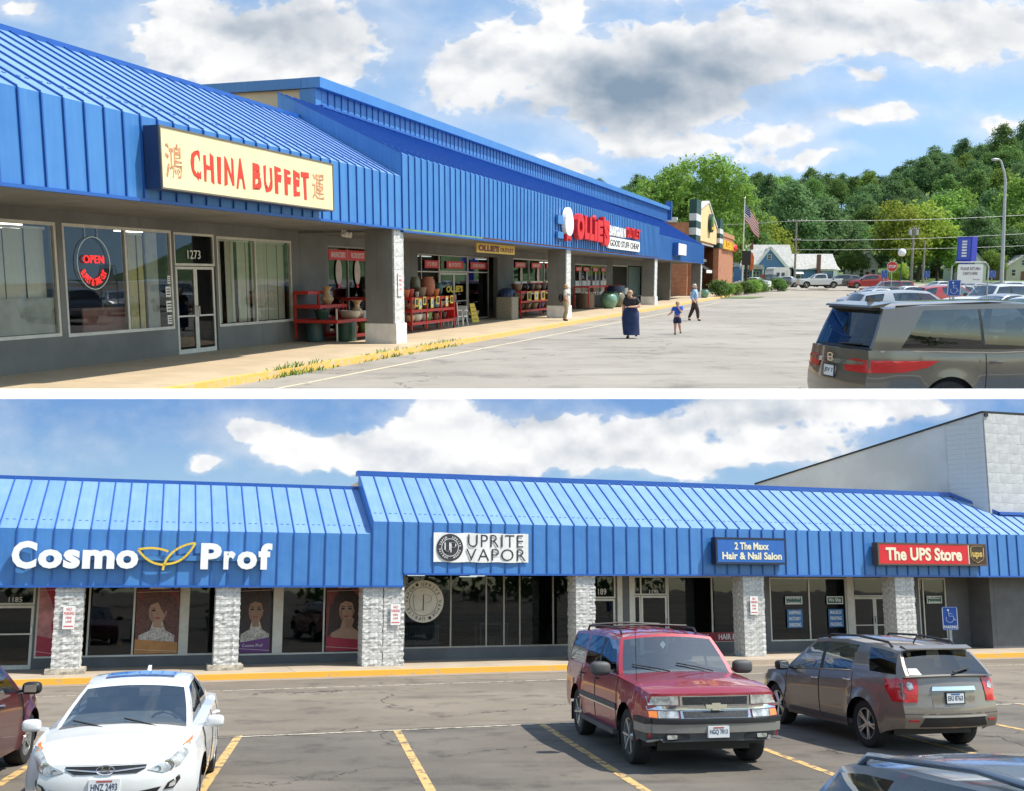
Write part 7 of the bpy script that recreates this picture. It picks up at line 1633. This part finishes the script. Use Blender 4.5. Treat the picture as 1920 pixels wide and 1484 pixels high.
wire('upper power line running right from the leaning pole', (45.4, 165, wz+10.5), (102, 165, 13.6), .8, .028); wire('middle power line running right from the leaning pole', (45.4, 165, wz+7.4), (102, 165, 10.6), .7, .024); wire('lower power line running right from the leaning pole', (45.4, 165, wz+5.9), (102, 165, 8.2), .5, .022); wire('power line running left from the leaning pole', (45.4, 165, wz+10.5), (10, 150, 10.0), .6, .026)
# flag
t = thing('flagpole', 'white flagpole with an american flag hanging slack by the brick restaurant', 'flagpole', 'U', (28.75, 128, 0)); MB().tube([(0, 0, 0), (0, 0, 11.7)], [.11, .05], 8).make('pole', WPL, t); MB().ball((0, 0, 11.8), .12, .12, .12, 0, 8, 6).make('finial', GOLD, t)
def cloth(u, v):   # u along the fly, v down the hoist: the flag hangs slack and swings right
    x = .06+u*1.75+v*.10*u; z = 11.2-v*2.1-u*2.3+.08*math.sin(7*u); y = .20*math.sin(u*8+v*3); return (x, y, z)
FB = mat('flag_blue', (.03, .045, .16), .8, 0, 0); FR = mat('flag_red', (.48, .03, .045), .8, 0, 0); FW = mat('flag_white', (.74, .73, .72), .8, 0, 0)
m = MB(); NU = 16
for r_ in range(13):
    for i in range(NU):
        u0, u1, v0, v1 = i/NU, (i+1)/NU, r_/13, (r_+1)/13
        mi_ = 0 if (u1 <= .38 and r_ < 7) else (1 if r_ % 2 == 0 else 2)
        P = [cloth(u0, v0), cloth(u1, v0), cloth(u1, v1), cloth(u0, v1)]; m.add(P+[(a, b+.02, c) for a, b, c in P], [(0, 1, 2, 3), (7, 6, 5, 4)], mi_)
for r_ in range(4):
    for i in range(5):
        p = cloth(.05+.08*i, .06+.12*r_); m.add([(p[0]-.05, p[1]-.03, p[2]), (p[0], p[1]-.03, p[2]+.07), (p[0]+.05, p[1]-.03, p[2]), (p[0], p[1]-.03, p[2]-.07)], [(0, 1, 2, 3)], 2)
m.make('flag', [FB, FR, FW], t)
t = thing('feather_banner', 'narrow orange feather banner beside the flagpole', 'banner', 'U', (29.6, 128, 0)); MB().tube([(0, 0, 0), (0, 0, 5.3)], .04, 6).make('pole', BLACK, t); MB().prism([(.03, 2.9), (.5, 3.2), (.55, 4.6), (.3, 5.2), (.03, 5.25)], -.02, .0).make('cloth', mat('banner_orange', (.62, .13, .03), .7, 0, .2, 2), t)
t = thing('lamp_banner_post', 'black post with a dark sign box left of the flagpole', 'post', 'U', (28.3, 124, 0)); MB().tube([(0, 0, 0), (0, 0, 5.2)], .18, 8).make('post', BLACK, t); B('box', -.5, .45, -.25, .25, 3.6, 5.3, BLACK, t)

# ------------------------------------------------------------------ houses
SHING = mat('pale_shingle', (.44, .43, .40), .9, 0, .16, 2.5, .3, 20); SIDB = mat('blue_siding', (.085, .19, .36), .7, 0, .06, 2); SIDW = mat('white_siding', (.60, .60, .55), .7, 0, .06, 2); BRK2 = mat('chimney_brick', (.20, .10, .075), .9, 0, .2, 6)
HGL = mat('house_window_glass', (.05, .07, .09), .1, 0, .3, 1)
def hwin(par, x, z, w, h, y, fr=WHITE): 
    o = B('window', x-w/2-.08, x+w/2+.08, y-.06, y, z-.08, z+h+.08, fr, par); B('pane', x-w/2, x+w/2, y-.09, y-.061, z, z+h, HGL, o); B('glazing_bar', x-w/2, x+w/2, y-.12, y-.091, z+h/2-.04, z+h/2+.04, fr, o)
t = thing('blue_house', 'blue cottage with a pale shingle roof, a steep front gable and a white porch', 'house', 'U', (42.5, 190, zfar(190)))
B('wall', 0, 9.3, 0, 7, 0, 3.4, SIDB, t)
MB().prism([(-.5, 3.2), (3.5, 7.3), (7.5, 3.2)], -.3, 9.7, ax='x').make('roof', SHING, t)
MB().prism([(2.6, 3.0), (8.1, 3.0), (5.0, 6.55)], -.62, 3.4).make('gable', SIDB, t)
m = MB(); m.bar((5.0, -.7, 6.72), (8.5, -.7, 2.8), .14, .5); m.bar((5.0, -.7, 6.72), (2.2, -.7, 3.1), .14, .5); m.bar((5.0, 1.3, 6.72), (8.5, 1.3, 2.8), 4.1, .14) if 0 else None; m.make('gable_trim', WHITE, t)
hwin(t, 4.9, 4.5, .65, .8, -.63); MB().prism([(-.4, 2.7), (3.8, 2.7), (3.4, 3.5), (0, 3.6)], -2.2, -.05).make('porch_roof', SHING, t)
for x in (-.2, 1.6, 3.5): B('porch_post', x-.1, x+.1, -2.1, -1.9, 0, 2.69, WHITE, t)
B('porch_rail', -.3, 3.6, -2.15, -1.85, 0, .8, WHITE, t); B('fascia', -.5, 9.75, -.6, -.42, 3.0, 3.22, WHITE, t)
for x in (.5, 1.2, 2.4, 3.0): hwin(t, x, 1.0, .45, 1.3, -.01)
hwin(t, 8.6, 1.2, .9, 1.2, -.01)
MB().prism([(-1.3, 1.9), (-.02, 2.5), (-.02, 2.4), (-1.3, 1.8)], 4.4, 7.2, ax='x').make('striped_awning', WHITE, t)
B('chimney', 2.1, 2.65, 2.6, 3.2, 6.0, 7.7, BRK2, t)
t = thing('blue_garage', 'low blue garage with a pale roof and a roll up door', 'house', 'U', (52.3, 190, zfar(190)))
B('wall', 0, 7.8, 0, 7, 0, 2.9, SIDB, t); MB().prism([(-.5, 2.7), (3.5, 5.6), (7.5, 2.7)], -.3, 8.0, ax='x').make('roof', SHING, t); B('garage_door', 4.9, 7.0, -.06, -.001, 0, 2.4, mat('garage_blue', (.10, .20, .34), .6, 0, .05, 3), t); B('door_frame', 4.7, 7.2, -.04, -.002, 2.41, 2.6, WHITE, t); B('corner_board', 7.2, 7.85, -.1, -.001, 0, 2.7, WHITE, t)
B('chimney', 4.0, 4.6, -.8, -.05, 0, 5.4, BRK2, t); hwin(t, .7, 1.1, .9, 1.0, -.01); MB().prism([(-1.0, 1.9), (-.05, 2.4), (-.05, 2.3), (-1.0, 1.8)], .1, 1.5, ax='x').make('awning', WHITE, t)
for i in range(6): B('garage_panel', 4.95, 6.95, -.09, -.061, .05+i*.39, .05+i*.39+.35, mat('garage_panel', (.11, .22, .37), .6, 0, .05, 3) if 'garage_panel' not in D.materials else D.materials['garage_panel'], t)
t = thing('travel_trailer', 'white rounded travel trailer parked before the blue cottage', 'trailer', 'U', (43.4, 168, zfar(168)+.1), R(20)); MB().prism(rrect(-1.5, 1.7, .5, 3.0, .7, 6), -1.2, 1.2).make('body', mat('trailer_white', (.62, .62, .62), .35, .3, .04, 2), t, smooth=40)
for x in (-.6, .35): B('window', x-.3, x+.3, -1.23, -1.201, 1.55, 2.15, HGL, t)
B('door', .9, 1.4, -1.23, -1.201, .7, 2.5, ALU, t); MB().lathe([(.36, -.1), (.36, .1)], 14, ax='y', o=(-.2, -1.15, .36)).make('wheel', RUBBER, t); B('hitch', -2.4, -1.4, -.08, .08, .45, .55, BLACK, t)
def cottage(label, X, Y, w, d, h, rh, wallm, gable_front=True, rz=0, porch=False):
    t = thing('house', label, 'house', 'U', (X, Y, zfar(Y)), rz)
    B('wall', -w/2, w/2, 0, d, 0, h, wallm, t)
    if gable_front:
        MB().prism([(-w/2, h), (w/2, h), (0, h+rh)], .02, d).make('gable', wallm, t); m = MB(); m.bar((0, d/2-.3, h+rh+.1), (w/2+.3, d/2-.3, h-.25), .12, d+.8) if 0 else None
        MB().add([(-w/2-.3, -.3, h-.3), (0, -.3, h+rh+.02), (w/2+.3, -.3, h-.3), (-w/2-.3, d+.3, h-.3), (0, d+.3, h+rh+.02), (w/2+.3, d+.3, h-.3), (-w/2-.3, -.3, h-.12), (0, -.3, h+rh+.2), (w/2+.3, -.3, h-.12), (-w/2-.3, d+.3, h-.12), (0, d+.3, h+rh+.2), (w/2+.3, d+.3, h-.12)], [(0, 1, 4, 3), (1, 2, 5, 4), (6, 9, 10, 7), (7, 10, 11, 8), (0, 6, 7, 1), (1, 7, 8, 2), (0, 3, 9, 6), (2, 8, 11, 5)]).make('roof', SHING, t)
    else: MB().prism([(-.4, h-.1), (d/2, h+rh), (d+.4, h-.1)], -w/2-.3, w/2+.3, ax='x').make('roof', SHING, t)
    for x in (-w*.28, w*.28): hwin(t, x, 1.1, .8, 1.4, -.01)
    if gable_front: hwin(t, 0, h+.3, .7, 1.1, -.01)
    B('door', -.4, .4, -.07, -.001, 0, 2.1, BRK2, t); B('chimney', w*.2, w*.2+.6, d*.5, d*.5+.6, h+rh*.3, h+rh+.9, BRK2, t)
    return t
cottage('tall white gabled house half hidden by the yellow green tree', 76.2, 220, 4.4, 8, 3.6, 2.6, SIDW)
cottage('pale house with a steep gable left of the blue pylon', 101, 225, 6.0, 8, 3.4, 3.2, SIDW, True); cottage('cream house under the trees at the right', 117, 235, 7.5, 7, 3.2, 2.4, mat('cream_siding', (.52, .48, .38), .7), True); cottage('small pale building just right of the blue garage', 63.5, 205, 3.5, 5, 2.6, 1., SIDW, False)
cottage('white house high among the trees at the right edge', 122, 262, 7, 7, 6.5, 2.6, SIDW, True)

# ------------------------------------------------------------------ planting
def leafmat(name, c, c2):
    m = D.materials.new(name); m.use_nodes = True; T = NT(m.node_tree); b = T.n['Principled BSDF']
    tc = T.new('ShaderNodeTexCoord'); P = tc.outputs['Object']
    n = T.noise(P, .55, 4, .6); f = T.noise(P, 7, 2, .6); oi = T.new('ShaderNodeObjectInfo')
    c_ = T.mixc(T.ramp(n, .38, .62), c, c2); c_ = T.mixc(T.math('MULTIPLY', f, .35), c_, [x*1.5 for x in c2]); 
    hs = T.new('ShaderNodeHueSaturation', ins={'Value': T.math('ADD', .75, T.math('MULTIPLY', oi.outputs['Random'], .5)), 'Hue': T.math('ADD', .485, T.math('MULTIPLY', oi.outputs['Random'], .025)), 'Color': c_}); T.l.new(hs.outputs[0], b.inputs['Base Color'])
    b.inputs['Roughness'].default_value = .8; b.inputs['Specular IOR Level'].default_value = .12
    tr = T.new('ShaderNodeBsdfTranslucent'); T.l.new(hs.outputs[0], tr.inputs[0]); mx = T.new('ShaderNodeMixShader', ins={0: .5, 1: b.outputs[0], 2: tr.outputs[0]}); T.l.new(mx.outputs[0], T.n['Material Output'].inputs[0]); return m
LG = {'dark': leafmat('leaf_dark', (.085, .155, .065), (.135, .22, .085)), 'mid': leafmat('leaf_mid', (.10, .185, .055), (.165, .275, .08)), 'light': leafmat('leaf_light', (.14, .25, .05), (.23, .345, .075)), 'yellow': leafmat('leaf_yellow_green', (.19, .275, .04), (.31, .385, .065))}
BARK = mat('bark', (.09, .07, .055), .9, 0, .3, 5)
def crown_mesh(name, lobes, n, size, seed, m_, flat=.5):
    rnd = random.Random(seed); vs = []; fs = []; tot = sum(l[3]*l[4] for l in lobes)
    for cx, cy, cz, rx, rz in lobes:
        k = int(n*rx*rz/tot)
        # clumps on the lobe, leaves on the clumps
        nc = max(6, k//34)
        for _ in range(nc):
            while True:
                d = Vector((rnd.gauss(0, 1), rnd.gauss(0, 1), rnd.gauss(0, 1))).normalized()
                if d.z > -.55 or rnd.random() < .35: break
            rr_ = rnd.uniform(.62, 1.02); c = Vector((cx+d.x*rx*rr_, cy+d.y*rx*rr_, cz+d.z*rz*rr_)); cr = rnd.uniform(.20, .36)*min(rx, rz*1.3)+size*.5
            for _ in range(34):
                p = c+Vector((rnd.gauss(0, cr*.55), rnd.gauss(0, cr*.55), rnd.gauss(0, cr*.38)))
                u = (d*.6+Vector((rnd.uniform(-1, 1), rnd.uniform(-1, 1), rnd.uniform(-.2, 1.2)))).normalized(); a = u.orthogonal().normalized(); b = u.cross(a); th = rnd.uniform(0, 6.28); a, b = a*math.cos(th)+b*math.sin(th), b*math.cos(th)-a*math.sin(th)
                s = size*rnd.uniform(.55, 1.25); i0 = len(vs)
                vs += [tuple(p+a*s*.5), tuple(p+b*s*.32+u*s*.06), tuple(p-a*s*.5), tuple(p-b*s*.32+u*s*.06)]; fs.append((i0, i0+1, i0+2, i0+3))
    me = D.meshes.new(name); me.from_pydata(vs, [], fs); me.materials.append(m_); me.update(); return me
def trunk_mesh(h, r, limbs, seed):
    rnd = random.Random(seed); m = MB(); m.tube([(0, 0, 0), (.05*h*rnd.uniform(-1, 1), 0, h*.5), (0, .03*h, h)], [r, r*.75, r*.45], 9)
    for i in range(limbs):
        a = 6.28*i/limbs+rnd.uniform(-.3, .3); z = h*rnd.uniform(.4, .8); L = h*rnd.uniform(.45, .8)
        m.tube([(0, 0, z), (math.cos(a)*L*.4, math.sin(a)*L*.4, z+L*.35), (math.cos(a)*L*.8, math.sin(a)*L*.8, z+L*.8)], [r*.45, r*.3, r*.12], 6)
    return m.mesh('trunk', BARK, 60)
def tree(label, X, Y, z, cm, tm, sc=1, rz=0, group=None, name='broadleaf_tree', sz=None):
    t = thing(name, label, 'tree', 'U', (X, Y, z), rz, group, sc); link('trunk', tm, t); o = link('crown', cm, t)
    if sz: o.scale = sz
    return t
# the big honey locust behind the brick restaurant: flat topped, airy, trunks showing
lob = [(-4.8, 0, 11.2, 3.2, 1.3), (-2.4, 1, 13.4, 3.6, 1.5), (.8, 0, 15.2, 4.0, 1.5), (3.6, 0, 14.2, 3.2, 1.5), (5.6, .5, 12.0, 2.6, 1.5), (-6.2, 0, 9.6, 2.4, 1.3), (0, 0, 11.0, 5.0, 1.6), (4.6, 0, 9.4, 3.2, 1.5), (-2.6, 0, 8.2, 4.2, 1.5), (1.8, -1, 7.2, 4.0, 1.5)]
tree('wide airy light green tree with forking trunks behind the brick restaurant', 28.9, 168, -1.2, crown_mesh('crown', lob, 15000, .42, 1, LG['light']), trunk_mesh(9.5, .45, 7, 2), 1.36)
L0 = [(0, 0, 6.2, 3.1, 2.9), (-1.9, .5, 5.0, 2.1, 2.0), (2.0, -.4, 5.2, 2.1, 2.1), (.3, 1.2, 8.2, 1.9, 1.7), (-.7, -1.5, 4.0, 2.2, 1.8)]
L1 = [(0, 0, 7.6, 2.6, 3.6), (-1.3, 0, 5.2, 2.2, 2.2), (1.6, .6, 5.6, 2.0, 2.4), (.2, -.6, 10.2, 1.5, 1.8)]
L2 = [(-1.6, 0, 5.4, 2.6, 2.2), (1.8, 0, 6.0, 2.7, 2.3), (0, .4, 7.6, 2.4, 1.9), (3.2, 0, 4.4, 1.7, 1.4), (-3.1, .2, 4.0, 1.8, 1.5)]
CR = {}
for kx, c in enumerate(('dark', 'mid', 'light', 'yellow')):
    for j, L in enumerate((L0, L1, L2)): CR[c, j] = crown_mesh('crown', L, 5200, .46, 10*kx+j, LG[c])
TR = [trunk_mesh(5.2, .26, 5, i) for i in range(3)]
rnd = random.Random(21)
NAMED = [('mid', 0, 44.0, 206, 1.35, 'mid green tree behind the flag'), ('yellow', 2, 50.0, 208, 1.4, 'yellow green spreading tree left of the leaning pole'), ('light', 0, 36.2, 178, 1.2, 'lighter tree close behind the brick wall'), ('mid', 1, 46.5, 200, 1.3, 'upright mid green tree above the cottage roof'), ('yellow', 0, 52.0, 205, 1.25, 'small yellow green tree between cottage and dark trees'),
         ('dark', 1, 58.5, 215, 1.75, 'tall dark tree right behind the leaning pole'), ('dark', 0, 64.5, 222, 1.85, 'broad dark tree above the garage'), ('dark', 2, 70.5, 226, 1.7, 'dark tree right of the garage'), ('mid', 0, 71.0, 214, .85, 'low green tree between the garage and the white house'),
         ('yellow', 2, 80.0, 212, 1.75, 'large yellow green tree behind the transformer pole, left half'), ('yellow', 0, 85.5, 216, 1.75, 'large yellow green tree behind the transformer pole, right half'), ('light', 2, 90.5, 218, 1.3, 'drooping light green tree right of the transformer pole'), ('light', 1, 92.0, 214, .9, 'short light green tree beside the gabled house'),
         ('mid', 0, 99, 250, 1.9, 'broad green tree above the gabled house'), ('light', 0, 106, 258, 2.2, 'large light tree upper right of the pylon'), ('mid', 2, 113, 255, 1.9, 'spreading green tree behind the light pole'), ('dark', 1, 96, 246, 1.6, 'dark slender tree left of the pylon'), ('light', 2, 108.5, 232, .75, 'low yellowish tree right of the pylon'),
         ('light', 1, 128, 262, 2.2, 'light tree at the right edge'), ('dark', 0, 121, 240, 1.3, 'dark tree at the foot of the light pole'), ('yellow', 0, 66.0, 175, .42, 'little yellow green bush tree right of the globe lamp'), ('mid', 1, 26, 172, 1.6, 'green tree behind the wide airy tree, left'), ('mid', 0, 31, 176, 1.6, 'green tree behind the wide airy tree, right'), ('dark', 2, 19, 170, 1.4, 'dark tree at the left behind the blue roof')]
for c, j, X, Y, s, lb in NAMED: tree(lb, X, Y, zfar(Y)-.3, CR[c, j], TR[j], s, rnd.uniform(0, 6.28))
# hill: skyline heights by the angle seen from the car park
SKY_ = [(-.2, 30), (.06, 33), (.12, 33.5), (.2, 34.5), (.28, 38), (.34, 37), (.39, 44), (.43, 47.5), (.46, 52), (.50, 55), (.6, 58), (.8, 60)]
def hill_z(X, Y):
    top = interp(SKY_, X/Y)-9.; f = sm((Y-238)/165.); return zfar(Y)+(top-zfar(Y))*f+1.2*noise.noise(Vector((X*.03, Y*.03, 0)))
m = MB(); nx, ny = 60, 26; xs = [-40+i*6.5 for i in range(nx)]; ys = [232+j*9 for j in range(ny)]
m.add([(x, y, hill_z(x, y)-.4) for y in ys for x in xs], [(j*nx+i, j*nx+i+1, (j+1)*nx+i+1, (j+1)*nx+i) for j in range(ny-1) for i in range(nx-1)])
struct('hill', m, mat('hill_undergrowth', (.10, .17, .055), .95, 0, .4, .15), 'U', 'wooded hill rising behind the houses', 60)
rnd = random.Random(5); pts = []
for Y in (244, 256, 270, 285, 301, 318, 336, 355, 374, 393, 408):
    x0, x1 = Y*.05-6, Y*.56+10; n = int((x1-x0)/8.4)
    for i in range(n): pts.append((x0+(x1-x0)*(i+.5)/n+rnd.uniform(-3, 3), Y+rnd.uniform(-5, 5)))
for X, Y in pts:
    c = rnd.choices(('dark', 'mid', 'light'), (.55, .34, .11))[0]; j = rnd.randrange(3)
    tree('leafy tree on the wooded hillside', X, Y, hill_z(X, Y)-1., CR[c, j], TR[j], rnd.uniform(1.05, 1.5), rnd.uniform(0, 6.28), 'trees on the wooded hillside')
# clipped bushes and hedge
bm_ = crown_mesh('foliage', [(0, 0, .55, .62, .50), (.2, .1, .7, .45, .35)], 2600, .13, 77, LG['mid']); bm2 = crown_mesh('foliage', [(0, 0, .55, .62, .50)], 2600, .12, 78, LG['light'])
def fu(s, off): v = FU0 @ Vector((s, -off, 0)); return v.x, v.y
for i, (s, off, k, sc_, lb) in enumerate(((80.5, .9, 0, 1.55, 'round bush nearest the canopy end'), (84.5, 1.1, 1, 1.35, 'second round bush from the canopy end'), (88.5, 1.2, 0, 1.2, 'third round bush from the canopy end'), (92, 1.6, 1, 1.2, 'fourth round bush before the brick restaurant'), (96, 2.3, 0, 1.4, 'fifth round bush before the brick restaurant'), (101, 2.8, 1, 1.6, 'sixth bush in the row by the flagpole'), (106, 3.2, 0, 1.6, 'seventh bush in the row by the flagpole'), (111, 3.4, 1, 1.5, 'eighth bush at the end of the row'), (113, 5.2, 0, 1.7, 'tall dark bush at the corner of the drive'))):
    X, Y = fu(s, off); t = thing('bush', lb+' at the brick restaurant' if 'restaurant' not in lb else lb, 'bush', 'U', (X, Y, .12), i*1.3, 'clipped bushes before the brick restaurant', sc_); link('foliage', bm_ if k == 0 else bm2, t); MB().tube([(0, 0, 0), (0, 0, .5)], .05, 5).make('stem', BARK, t)
GRASS = mat('lawn', (.09, .15, .03), .9, 0, .3, .8, .4, 12)
struct('grass_bed', MB().quad((78, -4.6, .03), (122, -7.2, .03), (122, -2.2, .03), (78, -1.3, .03)), GRASS, 'FU', 'grass bed under the clipped bushes')
struct('lawn', MB().quad((36, 178, zfar(178)+.03), (66, 178, zfar(178)+.03), (66, 240, zfar(240)+.03), (36, 240, zfar(240)+.03)), GRASS, 'U', 'lawn round the blue cottage')
struct('lawn', MB().quad((66.1, 196, zfar(196)+.03), (150, 196, zfar(196)+.03), (150, 240, zfar(240)+.03), (66.1, 240, zfar(240)+.03)), GRASS, 'U', 'lawn under the right hand houses')

# unseen tree belt, added behind the camera to darken the shop window reflections
rb = random.Random(4); me = crown_mesh('added_tree_belt', [(x*9., rb.uniform(-6, 6), rb.uniform(4, 7), 7.5, rb.uniform(5, 9)) for x in range(-13, 14)], 9000, 1.5, 3, LG['dark'])
o = link('added_tree_belt', me); place(o, 'L', (0, -75, 0)); setp(o, 'unseen tree belt added behind the viewer to darken window reflections', 'trees', kind='stuff')
# every part keeps to its thing; nothing is left with a hidden helper
bpy.context.view_layer.update()
